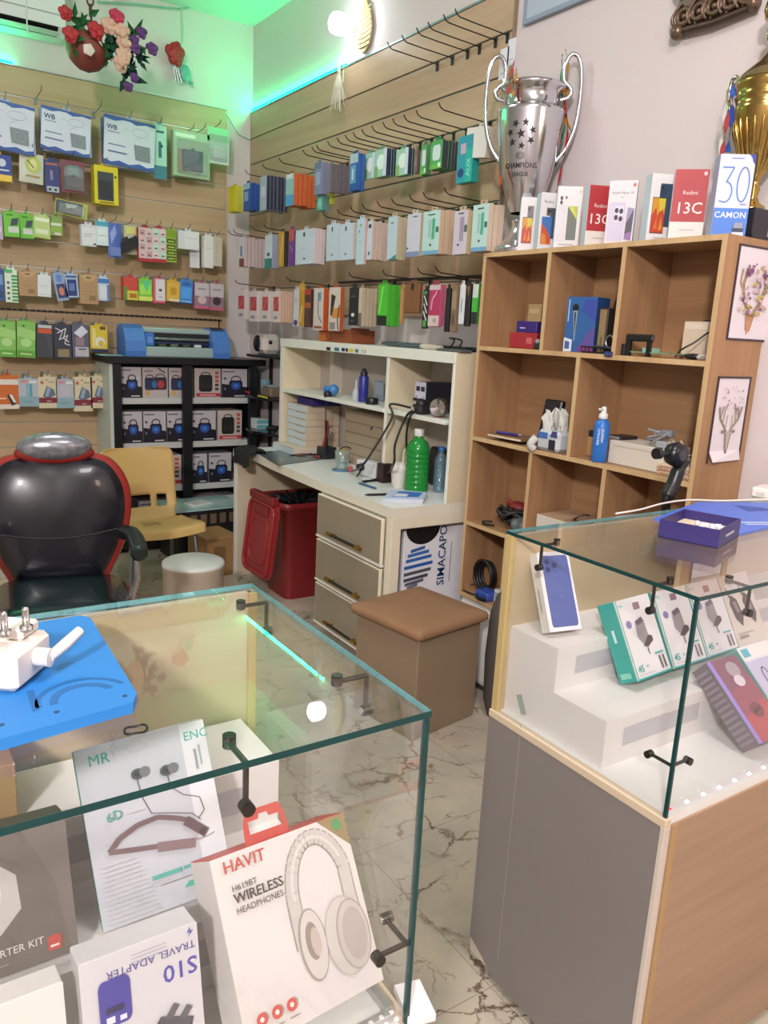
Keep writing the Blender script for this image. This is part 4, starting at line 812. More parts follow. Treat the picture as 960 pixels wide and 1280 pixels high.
# fifth row
gp = [('r', 0, 0, 1, 1, '#7db85a'), ('p', [(0, .6), (1, .5), (1, .75), (0, .85)], '#9acb78'), ('e', .5, .42, .3, .12, '#a9d48a'), ('r', 0, 0, 1, .2, '#5f9f3c'), ('e', .35, .88, .08, .03, '#3d6a2c'), ('r', .2, .08, .8, .12, '#b9d89a')]
small((-2, 402, 20, 446), 'large green pouch at the left, first of two', '#6faa48', gp, n=4, d=.022, roll=2, kind='box'); small((22, 402, 45, 447), 'large green pouch, second of two', '#6faa48', gp, n=3, d=.022, roll=3)
small((46, 405, 67, 447), 'black cable pouch with an orange-red label', '#3d4148', [('r', .1, .72, .9, .86, '#c1532f'), ('r', .1, .88, .9, .97, '#b9bdc0'), ('p', [(.55, .7), (.75, .7), (.95, .1), (.8, .1)], '#4a4d55')], n=3, roll=2)
small((67, 406, 89, 448), 'black pouch with white coiled wires', '#343846', [('l', [(.1, .9), (.5, .8), (.3, .55), (.8, .7), (.6, .45), (.9, .4)], .006, '#c8ccd0'), ('l', [(.2, .75), (.7, .9), (.55, .6), (.85, .5)], .006, '#d8dade'), ('r', .2, .05, .85, .28, '#8a7d5c')], n=3, d=.022)
small((90, 406, 111, 447), 'grey pouch with a silver label', '#5a5a70', [('p', [(.1, .75), (.6, .98), (.95, .8), (.5, .6)], '#cfd3e2'), ('r', .2, .36, .7, .62, '#8a7a80'), ('r', .15, .04, .95, .33, '#b4b1b9'), ('r', .35, .24, .8, .28, '#4a4852')], n=3, d=.022)
small((113, 407, 134, 440), 'yellow pack with white earphones', '#d3b83a', [('e', .55, .38, .3, .2, '#d8d6cc'), ('e', .6, .32, .18, .12, '#c9b64a'), ('r', 0, 0, 1, .12, '#2a3050'), ('r', .55, .85, .9, .97, '#5a5222'), ('r', .1, .2, .3, .9, '#dccf8a')], n=2)
# sixth row
small((-4, 470, 23, 511), 'orange and white pack with a black charger picture', '#c4672c', [('r', 0, .74, 1, .90, '#d6d2ca'), ('r', 0, 0, 1, .14, '#d8cfc4'), ('p', [(.45, .42), (.62, .46), (.85, .14), (.65, .10)], '#2b2f33'), ('p', [(.55, .44), (.68, .44), (.86, .2), (.74, .2)], '#dadfdc'), ('r', .1, .3, .4, .34, '#e9c9a6')], n=2)
pb = [('r', 0, 0, 1, 1, '#aab3bb'), ('r', .0, 0, 1, .36, '#86a5b0'), ('r', .1, .84, .45, .95, '#c78a94'), ('r', .55, .84, .9, .92, '#d7dadc'), ('r', .2, .16, .7, .19, '#6d8d98')]
small((23, 473, 48, 508), 'grey-blue pack with a tall bottle-like charger picture', '#9aa6b0', pb+[('r', .40, .36, .68, .80, '#5f97ac'), ('r', .44, .38, .54, .78, '#86b4c4')], n=2); small((70, 474, 93, 510), 'grey-blue pack with a blank lilac face', '#9aa6b0', pb+[('r', .2, .42, .8, .8, '#b7b4c0')], n=2)
mc = [('r', 0, 0, 1, 1, '#cdc2a4'), ('p', [(.22, .38), (.45, .72), (.82, .60), (.92, .42), (.5, .3)], '#5d6b80'), ('p', [(.34, .40), (.5, .70), (.66, .62), (.5, .36)], '#8fa1b4'), ('r', 0, .17, 1, .34, '#7a2b3c'), ('t', '50W', .55, .20, .014, '#d8c9c4', 'C', 0, .01), ('e', .2, .82, .1, .05, '#b06a5a'), ('e', .45, .90, .04, .02, '#3a3530'), ('r', .55, .82, .85, .85, '#8f8568')]
small((48, 471, 71, 510), 'cream and maroon charger pack, left of three', '#c4b894', mc, n=2); small((92, 471, 115, 514), 'cream and maroon charger pack, middle and lowest of three', '#c4b894', mc, n=2); small((113, 470, 133, 510), 'cream and maroon charger pack, right of three', '#c4b894', mc, n=2)
# a few bare hooks between the cartons of the top rows
for x, y, nm in ((44, 124, 'bare chrome hook between the first two cable cartons'), (117, 142, 'bare chrome hook left of the third cable carton'), (243, 168, 'bare chrome hook above the dark gadget blister')):
    p = at(x, y, 1, 5.737); hook(tuple(p), 0, .22, nm, 'chrome hooks on the back wall', HKC)
# ---- right wall
ORD = ['first', 'second', 'third', 'fourth', 'fifth', 'sixth', 'seventh', 'eighth', 'ninth', 'tenth', 'eleventh', 'twelfth', 'thirteenth', 'fourteenth', 'fifteenth', 'sixteenth', 'seventeenth']
for row, zb, ys in (('top', 2.897, (3.472, 3.351, 3.234, 3.147, 3.035, 2.955)), ('second', 2.55, (5.14, 4.87, 4.63, 4.32, 4.21, 4.155, 4.03, 3.925, 3.84, 3.76, 3.675, 3.58, 3.48, 3.395, 3.30, 3.20, 3.03)),
                    ('third', 2.192, (5.42, 5.33, 5.02, 4.84, 4.06, 3.90, 3.76, 3.64, 3.50, 3.37, 3.22, 3.11, 2.95)), ('fourth', 1.862, (5.3, 4.5, 3.75, 3.42, 3.12, 2.98))):
    for i, y in enumerate(ys): hook((2.5, y, zb), -PI/2, .30, '%s black wire hook from the left in the %s row' % (ORD[i], row), 'black hooks on the right wall', HKB)
b = MB(); b.box(2.488, 2.496, 2.95, 4.36, 1.872, 1.884, BLK); solo('hook_rail', b, 'thin black rail above the fourth row on the right wall', 'rail')
BR = 'packs hanging on the right wall'
def packB(xl, xm, xr, yt, yb, n, short, body, spec, spine=None, Xf=2.235, kind='box', cat='accessory pack', roll=0):
    my = (yt+yb)/2; yN = at(xm, my, 0, Xf).y; yL = at(xl, my, 0, Xf).y; w = max(.02, yL-yN)
    z1, z0 = at(xm, yt, 0, Xf).z, at(xm, yb, 0, Xf).z; Xe = min(2.485, at(xr, my, 1, yN).x); D = max(.008, Xe-Xf); st = D/n; d = st*.9
    pack(cat.replace(' ', '_'), short, cat, w, z1-z0, d, (Xf+st/2, yN+w/2, z0), -PI/2, body, spec, kind, spine or body, 1, n, st, BR, roll)
W1 = '#d3d8dd'
packB(284.5, 293, 304, 231, 264, 1, 'bright yellow carton in the wall corner', '#cfc020', [('r', .1, .1, .9, .9, '#d8c81e')], '#b9b43a', Xf=2.2)
packB(304, 312, 325, 228, 262, 3, 'blue pack with a clear top near the corner', '#2b559c', [('r', 0, .78, 1, 1, '#a9bccf'), ('r', .15, .35, .8, .7, '#86a3c4')], '#244b92', Xf=2.22)
packB(325, 333, 360, 219, 262, 6, 'pale pack in front of the navy spined row', '#8d9aac', [('r', 0, 0, 1, 1, '#a3b2c6'), ('r', .2, .4, .8, .7, '#c2ccd8')], '#262a3e', Xf=2.23)
packB(357, 367, 395, 216, 256, 5, 'cyan faced pack with orange sides', '#b9572c', [('r', 0, 0, 1, .35, '#4f9fd0'), ('r', 0, .35, 1, 1, '#8fb9ba'), ('r', .1, .85, .9, 1, '#cfdcdc')], '#bd5e30', Xf=2.22)
packB(393, 401, 410, 202, 242, 2, 'grey-lilac clear pack right of the orange ones', '#7886a4', [('r', .2, .3, .9, .7, '#94a4c0'), ('r', 0, .8, 1, 1, '#5f7590')], '#8185a4', Xf=2.23)
packB(396, 403, 411, 243, 262, 2, 'small teal clear pack hanging lowest in the second row', '#5aa39a', [('r', .2, .2, .8, .8, '#86c4b8')], '#57807f', Xf=2.26)
packB(411.5, 414, 418, 241, 255, 1, 'tiny lime pack under the grey stack', '#a8b52c', [('r', .1, .1, .9, .9, '#b8c23a')], '#a2ae2c', Xf=2.3)
packB(410, 413, 437, 204, 240, 5, 'grey pack stack between the two blue packs', '#6a686c', [('r', 0, 0, 1, 1, '#77777c')], '#67646a', Xf=2.24)
packB(437, 447, 456, 191, 237, 2, 'deep blue pack with a clear top, right of the grey stack', '#214f98', [('r', 0, .75, 1, 1, '#a5bccb'), ('r', .1, .2, .8, .7, '#5d94bc'), ('r', .3, .3, .5, .6, '#b7d2e0')], '#28589e', Xf=2.22)
ear = [('r', 0, 0, 1, 1, '#9cc6b2'), ('e', .55, .55, .34, .28, '#d6ebe2'), ('r', 0, 0, .3, .4, '#7fae62'), ('r', .75, 0, 1, 1, '#c9d2de')]
packB(456, 468, 470, 190, 222, 1, 'green and white earphone pack, left of three', '#6f9d8c', ear, '#2c3352', Xf=2.28)
packB(468, 483, 495, 185, 219, 4, 'green and white earphone pack, middle of three', '#6f9d8c', ear, '#252b4c', Xf=2.28)
packB(495, 510, 518, 184, 217, 3, 'green and white earphone pack, right of three', '#6f9d8c', ear, '#242a4a', Xf=2.30)
packB(518, 521, 526, 187, 216, 2, 'brown and grey narrow pack', '#75665e', [('r', 0, .3, 1, .7, '#8d7d72')], '#5c544f', Xf=2.33)
grn2 = [('r', 0, 0, 1, 1, '#4f9f5a'), ('p', rrect(.2, .85, .3, .85, .15), '#c6d6d6'), ('r', .0, 0, 1, .18, '#62b04a'), ('r', .7, .05, .9, .2, '#dfe8df')]
packB(526, 533, 540, 181, 217, 2, 'green pack with a white oval, left of two', '#43864e', grn2, '#54855a', Xf=2.32)
packB(538, 552.5, 572, 174, 209, 5, 'green pack with a white oval and dark sides, right of two', '#3a7f48', grn2, '#353840', Xf=2.28)
packB(571.5, 590, 600, 167, 226, 1, 'teal box lettered AUX under a white carton', '#2a9a94', [('r', 0, 0, 1, 1, '#2d8fa0'), ('r', .55, 0, 1, .7, '#2aa498'), ('r', .2, .62, .55, .84, '#b9a0b4'), ('e', .28, .22, .2, .1, '#243a74'), ('t', 'AUX', .88, .12, .036, '#8fe0d0', 'L', PI/2, .01)], '#1f8f86', Xf=2.28)
packB(583, 610, 621, 155, 193, 1, 'white carton hanging tilted over the teal box', '#cfc7be', [('r', 0, 0, 1, 1, '#d6d2ce'), ('r', .25, .6, .32, .64, '#6a6a72')], '#bfb29c', Xf=2.28, roll=.12, cat='carton')
for i, (a, c, d_, e) in enumerate(((626, 634, 62, 97), (636, 643, 50, 80))):
    p0, p1 = at(a, d_, 0, 2.3), at(c, e, 0, 2.3); b = MB(); b.box(2.299, 2.301, min(p0.y, p1.y), max(p0.y, p1.y), p1.z, p0.z, M('#cfcfd8', .5)); b.box(2.2985, 2.299, min(p0.y, p1.y)+.01, max(p0.y, p1.y)-.01, p1.z+.02, p1.z+.024, M('#9a9aa6'))
    solo('price_tag', b, ['lower blank white tag hanging left of the silver trophy handle', 'upper blank white tag hanging left of the silver trophy handle'][i], 'tag')
# third row
packB(299, 305, 332, 296, 333, 6, 'white and red slim pack in the corner of the third row', '#b3a5a8', [('r', 0, .28, 1, 1, '#c9ced6'), ('r', .2, .35, .6, .7, '#6a78a8'), ('r', 0, 0, 1, .28, '#7d3a36')], '#b9a9aa', Xf=2.2)
packB(331, 340, 348, 293, 335, 2, 'white pack with a teal foot', '#aab6c4', [('r', 0, .3, 1, 1, '#c3ced8'), ('r', 0, 0, 1, .3, '#2f7a72'), ('e', .5, .42, .2, .06, '#3a4a6a')], '#8d93a8', Xf=2.22)
packB(348, 355, 361, 289, 333, 2, 'gold pack with a black side', '#2c2a2e', [('r', 0, 0, 1, 1, '#b98f38'), ('p', [(.2, .1), (.5, .1), (.9, .9), (.6, .9)], '#d0ac58')], '#2f2a2c', Xf=2.23)
packB(361, 367, 369, 286, 332, 1, 'purple pack with an orange top', '#6a3a8c', [('r', 0, .68, 1, 1, '#b8584a'), ('l', [(.3, .55), (.8, .4)], .004, '#d8c8e0')], '#5f2f86', Xf=2.24)
wb2 = lambda c='#c0d0dd': [('r', 0, 0, 1, 1, c), ('r', .42, .80, .52, .92, '#2b3038'), ('e', .5, .16, .07, .03, '#5a6478'), ('r', .2, .45, .6, .46, '#a5b3c2')]
packB(369.5, 392, 406, 285, 329, 4, 'white box row, broad pack left of the lime pack gap', '#c6c6ce', wb2(), '#cdbfc2', Xf=2.22)
packB(408, 423, 425, 279, 325, 1, 'white box, left of a touching pair in the third row', '#c2cdd8', wb2('#bccbd9'), '#c4b9b8', Xf=2.22)
packB(424, 441, 446, 278, 324, 2, 'white box, right of a touching pair in the third row', '#c2cdd8', wb2('#bdccda'), '#c8bcb4', Xf=2.22)
packB(445.5, 455, 458.5, 273, 330, 1, 'long narrow pale pack hanging lower than its neighbours', '#b9cbd6', [('r', 0, 0, 1, 1, '#b5cdda'), ('e', .5, .86, .15, .03, '#7fae4a'), ('r', .3, .7, .4, .76, '#42506a'), ('r', .2, .5, .7, .51, '#8fa3b4')], '#c9a9a6', Xf=2.22)
packB(458.5, 465, 485, 276, 324, 5, 'narrow white pack with beige sides right of the long pack', '#c3b5a6', [('r', 0, 0, 1, 1, '#c2ccd8'), ('r', .25, .82, .75, .92, '#2a3040'), ('e', .5, .16, .2, .05, '#5a6478')], '#c6b3a8', Xf=2.23)
packB(484.5, 496, 508, 270, 324, 3, 'pale blue pack with a teal foot and dotted sides', '#b6ad98', [('r', 0, 0, 1, 1, '#b4c8d4'), ('p', [(.2, 0), (1, 0), (1, .12)], '#2f8a86'), ('r', .3, .84, .6, .87, '#5a7484')], '#bcb094', Xf=2.23)
packB(508.5, 525, 530, 266, 320, 2, 'lilac-white pack with a blue foot', '#c3bfb4', [('r', 0, 0, 1, 1, '#c3c4d2'), ('r', 0, 0, 1, .12, '#7f8ab4'), ('r', .4, .92, .75, .945, '#4a4c58'), ('e', .1, .2, .06, .03, '#3a3f50')], '#b3aa86', Xf=2.23)
mint = [('r', 0, 0, 1, 1, '#b3d2ce'), ('r', 0, 0, 1, .09, '#6f9fc4'), ('r', .55, .35, .72, .82, '#4fa884'), ('r', .78, .5, .95, .62, '#356a5e'), ('e', .5, .22, .07, .03, '#4a5a58'), ('r', .3, .9, .7, .925, '#3d5550'), ('r', .35, .4, .5, .8, '#98c0ba')]
packB(528.5, 549, 568, 262, 317, 3, 'mint pack with peach sides, left of two', '#c0a88e', mint, '#c7ad92', Xf=2.23)
packB(567, 583.5, 591, 262, 317, 2, 'lilac pack between the two mint packs', '#bdae92', [('r', 0, 0, 1, 1, '#c5bccb'), ('r', .45, .3, .75, .85, '#9b8fa4'), ('r', .78, .5, 1, .66, '#5a6264'), ('e', .4, .22, .08, .03, '#4a4a55'), ('r', .3, .92, .7, .945, '#42424e')], '#bfae86', Xf=2.23)
packB(590, 609.5, 629, 254, 313, 3, 'mint pack with beige sides, right of two', '#bda892', mint, '#c4b09c', Xf=2.23)
# fourth row
rw = [('r', 0, 0, 1, 1, '#d3cbcb'), ('r', .1, .36, .9, .82, '#b8434a'), ('r', .2, .1, .7, .2, '#8d8f98'), ('l', [(.2, .4), (.85, .78)], .004, '#d89a9a')]
for a, nm in (((297, 306, 311.5, 363, 399), 'first'), ((311.5, 321.5, 327, 364, 402), 'second'), ((327, 336, 341, 364, 402), 'third')): packB(*a, 2, 'red and white pack, %s of four from the corner' % nm, '#d3c5c3', rw, '#cfc3c0', Xf=2.24)
packB(341, 349, 366, 364, 403, 5, 'red and white pack, fourth from the corner with peach sides', '#c9b0a4', rw, '#c9a892', Xf=2.24)
packB(366.5, 373, 375, 362, 408, 1, 'white pack with a purple disc at its foot', '#c6c6d2', [('e', .5, .1, .4, .08, '#4a3f78'), ('r', .2, .7, .8, .72, '#8d8d9a')], Xf=2.24)
packB(373.5, 379, 381, 355, 408, 1, 'mustard yellow pack among dark ones', '#b98f34', [('p', [(.2, .1), (.5, .1), (.9, .5), (.6, .5)], '#d8c288'), ('r', 0, .85, 1, 1, '#c9a040')], Xf=2.24)
packB(380.5, 388, 392, 361, 409, 2, 'dark brown pack with a red head', '#4a3430', [('r', 0, .85, 1, 1, '#a83a30'), ('r', 0, .5, 1, .65, '#a85a3a'), ('r', .3, .05, .7, .5, '#5d4040')], '#4f322c', Xf=2.24)
packB(392, 404, 411, 360, 413, 2, 'white pack with a black cable and orange side', '#bd5526', [('r', 0, 0, 1, 1, '#ccc4c0'), ('l', [(.55, .9), (.45, .55), (.5, .35), (.85, .18)], .007, '#26282e'), ('r', .4, .7, .75, .9, '#6d90a8'), ('r', .1, .04, .9, .1, '#8d5a44')], '#bb5220', Xf=2.24)
packB(411, 425, 430, 359, 414, 2, 'white and orange pack with a black cable loop', '#b5562c', [('r', 0, 0, 1, 1, '#cfc3bc'), ('p', [(.3, .3), (1, .3), (1, .55), (.35, .5)], '#cf8a3c'), ('p', [(.2, .85), (.6, .8), (.3, .35), (.15, .35)], '#35302f'), ('l', [(.95, .6), (.8, .25), (.9, .02)], .01, '#2b2a30'), ('r', .1, .03, .6, .2, '#8d858a')], '#a65228', Xf=2.24)
packB(436, 446.5, 449, 359, 407, 1, 'black pack with a white dot', '#1d2126', [('e', .5, .28, .2, .05, '#cfd4d4'), ('r', .2, .75, .8, .78, '#56606a'), ('r', .25, .1, .7, .14, '#49525c')], Xf=2.24)
packB(448, 452, 471, 360, 408, 4, 'beige and grey narrow packs beside the black pack', '#a99a86', [('r', 0, .35, 1, 1, '#c6b9a2'), ('r', 0, 0, 1, .35, '#6a625c')], '#b3a590', Xf=2.24)
packB(472, 484, 500, 355, 407, 4, 'bright green pack with a black foot', '#3fa02c', [('r', 0, .24, 1, 1, '#49b833'), ('r', 0, 0, 1, .24, '#1e2420'), ('p', [(.1, .3), (.3, .3), (.6, .95), (.4, .95)], '#7ad45c')], '#46ac30', Xf=2.24)
packB(500, 503, 506, 357, 405, 1, 'tan narrow pack right of the green packs', '#a8794c', [('r', .1, .1, .9, .9, '#b98a5c')], Xf=2.26)
packB(506, 524, 528, 354, 392, 1, 'brown kraft pack with a dark clip', '#7d5236', [('r', .4, .78, .6, 1, '#2a211c'), ('r', 0, 0, 1, .06, '#6a4229')], '#6f462c', Xf=2.26)
packB(528, 535, 537, 362, 411, 1, 'black and white striped pack', '#20242a', [('l', [(.2, .85), (.8, .6)], .008, '#cfd2d0'), ('l', [(.2, .65), (.8, .4)], .008, '#cfd2d0'), ('l', [(.2, .45), (.8, .2)], .008, '#cfd2d0'), ('r', .2, .05, .8, .22, '#4c9a4a'), ('r', .2, .88, .7, .96, '#3f9a56')], Xf=2.24)
packB(536, 549.5, 556, 356, 408, 3, 'magenta and white pack', '#a8345a', [('r', 0, .26, 1, .88, '#b03560'), ('r', 0, 0, 1, .26, '#cfbfb8'), ('r', 0, .88, 1, 1, '#c9b9bc'), ('l', [(.25, .4), (.3, .65), (.6, .78), (.7, .85)], .008, '#d8a9ba'), ('e', .6, .14, .16, .06, '#a89a98')], '#b0597a', Xf=2.24)
packB(556, 561, 564, 360, 415, 1, 'matte black pack right of the magenta ones', '#1c1b1f', [('r', .2, .2, .8, .8, '#26252b')], Xf=2.26)
packB(564, 570, 574, 358, 415, 2, 'brown and beige worn pack', '#7d6852', [('r', .1, .5, .9, .9, '#9a8468'), ('r', .2, .15, .8, .4, '#5f4d3c')], '#806a54', Xf=2.24)
packB(574, 579.5, 581, 356, 405, 1, 'white pack with a dark centre line', '#d2d8de', [('r', .45, .3, .6, .65, '#50565e')], Xf=2.24)
packB(581, 587, 590, 355, 408, 1, 'black pack beside the last green one', '#1e1a1a', [('p', [(.2, .95), (.8, .95), (.6, .7)], '#8a5a3a')], Xf=2.25)
packB(590, 597, 602, 355, 405, 2, 'white and green pack partly behind the shelf unit', '#242a24', [('r', 0, .6, 1, 1, '#c3cdc6'), ('r', 0, .3, 1, .66, '#43ac3a'), ('r', 0, 0, 1, .3, '#23272a')], '#2f8a2c', Xf=2.25)
# ------------------------------------------------------------------ black cabinet with speaker cartons, film cutter on top
CX0, CX1, CYF, CYB, CH = 1.352, 2.40, 5.36, 5.735, 1.352
t = thing('display_cabinet', 'black framed cabinet of speaker cartons standing against the back wall', 'cabinet', (CX0, CYF, 0))
FRB = M('#15161c', .35); SHW = M('#b9bab8', .5); W = CX1-CX0; D = CYB-CYF
def cb(nm, *a, m=FRB, c=.002):
    b = MB(); b.box(*a, m, c); return b.build(nm, t)
cb('top_board', -.02, W+.06, -.03, D, CH-.045, CH); cb('side_panel', 0, .022, 0, D, 0, CH-.045, m=M('#b9c4bd', .45)); cb('side_panel', W-.02, W, 0, D, 0, CH-.045)
cb('back_panel', .022, W-.02, D-.012, D, 0, CH-.045, m=M('#5f5f63', .6), c=0)
CSH = (1.075, .765, .455, .10)
for z in CSH: cb('shelf', .022, W-.02, .03, D-.012, z-.042, z, m=SHW)
m1 = at(234, 500, 1, CYF).x-CX0
for x0, x1 in ((.022, .075), (m1-.034, m1+.034), (W-.06, W-.0)):
    cb('door_post', x0, x1, -.012, .02, .03, CH-.045)
cb('bottom_rail', .075, W-.06, -.012, .02, .03, .09)
def spk(k, x, z, w, h, nm):
    """speaker carton: k = blue / red / pair"""
    d = .17
    if k == 'blue':
        s = [('r', 0, 0, 1, 1, '#b5b1b5'), ('p', [(0, 0), (1, 0), (1, .36), (0, .48)], '#11121e'), ('r', .04, .88, .5, .92, '#5b5b66'), ('p', rrect(.28, .82, .14, .60, .1), '#15172a'), ('e', .55, .42, .19, .15, '#2a4f9a'), ('e', .55, .42, .08, .06, '#3f78c8'), ('o', .55, .64, .2, .12, .007, '#14141c'), ('r', .5, .04, .92, .075, '#c9c9d0'), ('e', .12, .66, .06, .04, '#4a4a55'), ('e', .12, .3, .05, .05, '#5f6080')]
    elif k == 'red':
        s = [('r', 0, 0, 1, 1, '#b7aca6'), ('r', .06, .03, 1, .15, '#a8303a'), ('p', rrect(.16, .68, .2, .78, .1), '#17161a'), ('o', .42, .80, .18, .08, .007, '#17161a'), ('r', .22, .3, .62, .5, '#241f22')]+[('r', .78, .25+i*.14, .92, .34+i*.14, '#b04a40' if i > 1 else '#3a3436') for i in range(5)]+[('r', .2, .07, .8, .10, '#e3c9c4')]
    else:
        s = [('r', 0, 0, 1, 1, '#b3aaa8'), ('p', rrect(.08, .50, .25, .66, .08), '#26304e'), ('p', rrect(.42, .96, .26, .68, .08), '#3a2a38'), ('e', .46, .44, .10, .12, '#2b6aa4'), ('e', .72, .44, .14, .13, '#a83a40'), ('o', .28, .68, .16, .08, .006, '#1d1d26'), ('o', .70, .70, .2, .09, .006, '#1d1d26'), ('e', .18, .16, .09, .08, '#c79a52'), ('r', .06, .86, .4, .9, '#77727a'), ('l', [(.6, .98), (.9, .82)], .008, '#2a2a30')]
    t2 = thing('speaker_carton', nm, 'speaker carton', (CX0+x, CYF+.05+d/2, z+.0005), group='speaker cartons in the black cabinet')
    b = MB(); b.box(-w/2, w/2, -d/2, d/2, 0, h, M('#7f7c84' if k == 'blue' else '#a39a96'), .002); art(b, w, h, d, s); b.build('box_body', t2); return t2
def xs(a, c): A, B = at(a, 480, 1, CYF+.05), at(c, 480, 1, CYF+.05); return (A.x+B.x)/2-CX0, abs(B.x-A.x)-.004
rows = [(CSH[0], .205, ((150, 177, 'blue', 'speaker carton with one blue speaker, far left of the top shelf'), (178, 210, 'pair', 'top shelf carton picturing a blue and a red speaker'), (211, 241, 'pair', 'top shelf carton of two speakers half behind the middle post'), (243, 276, 'red', 'top shelf carton with red foot and black speaker'), (277, 309, 'blue', 'speaker carton with one blue speaker, far right of the top shelf'))),
        (CSH[1], .215, ((151, 177, 'blue', 'blue speaker carton, far left of the second shelf'), (178, 207, 'blue', 'blue speaker carton, second from the left on the second shelf'), (208, 236, 'blue', 'blue speaker carton behind the middle post on the second shelf'), (238, 270, 'blue', 'blue speaker carton right of the middle post on the second shelf'), (272, 303, 'red', 'second shelf carton with red foot and black speaker'))),
        (CSH[2], .215, ((152, 183, 'red', 'third shelf red footed carton hidden behind the yellow chair back'), (186, 226, 'red', 'third shelf red footed carton beside the middle post'), (240, 259, 'blue', 'blue speaker carton beside the middle post on the third shelf'), (261, 290, 'blue', 'blue speaker carton at the right on the third shelf'))),
        (CSH[3], .25, ((170, 205, 'blue', 'lowest shelf blue speaker carton seen through the chair holes'), (206, 226, 'blue', 'lowest shelf blue speaker carton behind the chair'), (240, 277, 'red', 'lowest shelf carton with red marks right of the middle post'), (279, 296, 'blue', 'lowest shelf blue speaker carton at the right')))]
for z, h, it in rows:
    for a, c, k, nm in it: x, w = xs(a, c); spk(k, x, z, w, h, nm)
# film cutting machine
A, B = at(156, 440, 1, 5.42), at(286, 441, 1, 5.42); L = B.x-A.x
t = thing('film_cutter', 'light blue film cutting machine lying on the black cabinet', 'cutting machine', (A.x, 5.40, CH+.0005)); t.scale = (1, 1, 1.22)
BP = M('#4a7cc4', .4, var=.03); SV = M('#a9c0bf', .3, .3)
def cutend(x0, x1):
    b = MB(); X = Matrix(((0, 0, 1, 0), (1, 0, 0, 0), (0, 1, 0, 0), (0, 0, 0, 1)))
    b.prism([(0, 0), (.22, 0), (.22, .14), (.19, .165), (.11, .172), (.05, .15), (.0, .085), (-.006, .03)], x0, x1, BP, X); return b
b = cutend(0, .135); b.build('end_cap', t)
b = cutend(L-.125, L); b.add([(L-.115, .115, .1735), (L-.015, .115, .1735), (L-.015, .062, .1575), (L-.115, .062, .1575)], [(0, 1, 2, 3)], M('#2b3a4c', .2)); b.build('end_cap', t)
b = MB(); b.box(.13, L-.12, .01, .21, 0, .055, SV, .004); b.box(.13, L-.12, .07, .2, .13, .158, SV, .006); b.box(.13, L-.12, .17, .2, .055, .13, M('#9aa6a6')); b.build('body', t)
b = MB(); b.box(.13, L-.12, .085, .17, .056, .13, M('#1d2024')); b.build('slot_recess', t)
b = MB(); b.tube([(.13, .07, .098), (L-.12, .07, .098)], .009, M('#8d9a9c', .25, .8), 12); b.tube([(.13, .062, .075), (L-.12, .062, .075)], .006, M('#25305e', .3), 10); b.build('roller', t)
b = MB(); b.box(.14, .205, .03, .10, .058, .128, M('#3f74c2', .4), .006); b.box(.155, .19, .028, .031, .075, .11, M('#5f90d4'), .001); b.build('carriage', t)
for i in range(4):
    b = MB(); x = .24+i*(L-.40)/4; b.box(x, x+.05, .045, .07, .056, .072, M(['#3d4a34', '#5c6a4a', '#3f4a3c', '#c9cfd0'][i]), .003); b.build('pinch_block', t)
b = MB(); b.box(-.17, -.015, .02, .12, 0, .006, M('#7fb2b8', .3)); solo('film_sheet', b, 'small teal film sheet lying left of the film cutter', 'film', (A.x, 5.39, CH+.0005))
# ------------------------------------------------------------------ black corner shelves with odds and ends
t = thing('corner_shelf', 'black corner shelf rack between the cabinet and the desk hutch', 'shelf', (2.515, 5.735, 0))
ZS = (1.395, 1.105, .86)
for z in ZS:
    b = MB(); b.prism([(0, -.02), (-.06, -.02), (-.075, -.36), (-.05, -.72), (0, -.74)][::-1] if 0 else [(0, -.385), (0, -.95), (-.10, -.95), (-.22, -.55), (-.20, -.385)][::-1], z-.018, z, M('#191b20', .2)); b.build('shelf', t)
b = MB(); b.box(-.02, 0, -.95, -.93, 0, 1.395, BLK); b.build('upright', t)
b = MB(); b.box(-.02, 0, -.405, -.385, 0, 1.395, BLK); b.build('upright', t)
def wb_at(px_, py_, X=2.42): return at(px_, py_, 0, X)
p = wb_at(335, 434, 2.40)
t = thing('mini_projector', 'white rounded gadget with a big black lens on the top corner shelf', 'projector', (2.40, p.y, ZS[0]+.0005), 0)
b = MB(); b.box(-.07, .07, -.08, .08, .008, .145, M('#c9c3bd', .4), .03); b.box(-.05, .05, -.06, .06, 0, .01, DGREY); b.build('body', t)
b = MB(); b.lathe([(.001, .004), (.052, .004), (.056, .0), (.056, -.012)][::-1], M('#15151c', .15), 24, T3(-.07, .035, .078) @ RY(-PI/2)); b.build('lens', t)
b = MB(); b.lathe([(.001, .004), (.014, .003), (.014, -.004)][::-1], BLK, 14, T3(-.02, -.0805, .09) @ RX(PI/2)); b.build('button', t)
p = wb_at(327, 470); b = MB(); b.lathe([(.028, 0), (.034, .05), (.036, .11), (.033, .11), (.026, .004), (.001, .003)], M('#8fb4c6', .25, alpha=.6), 18, capb=True); solo('blue_cup', b, 'pale blue clear cup on the middle corner shelf', 'cup', (2.45, p.y, ZS[1]+.0005))
b = MB(); b.box(-.05, .05, -.075, .075, 0, .07, M('#7d6a5c', .5), .01); b.box(-.052, .03, -.06, .06, .07, .085, M('#8fa0a4', .4), .005); solo('tool_case', b, 'brown and grey tool case on the middle corner shelf', 'case', (2.42, wb_at(340, 505).y, ZS[1]+.0005))
b = MB(); b.tube([(0, -.06, .01), (0, .06, .012)], .009, M('#b03a40', .4), 8); solo('red_screwdriver', b, 'red screwdriver handle at the left of the middle corner shelf', 'screwdriver', (2.34, wb_at(320, 505).y, ZS[1]+.0005))
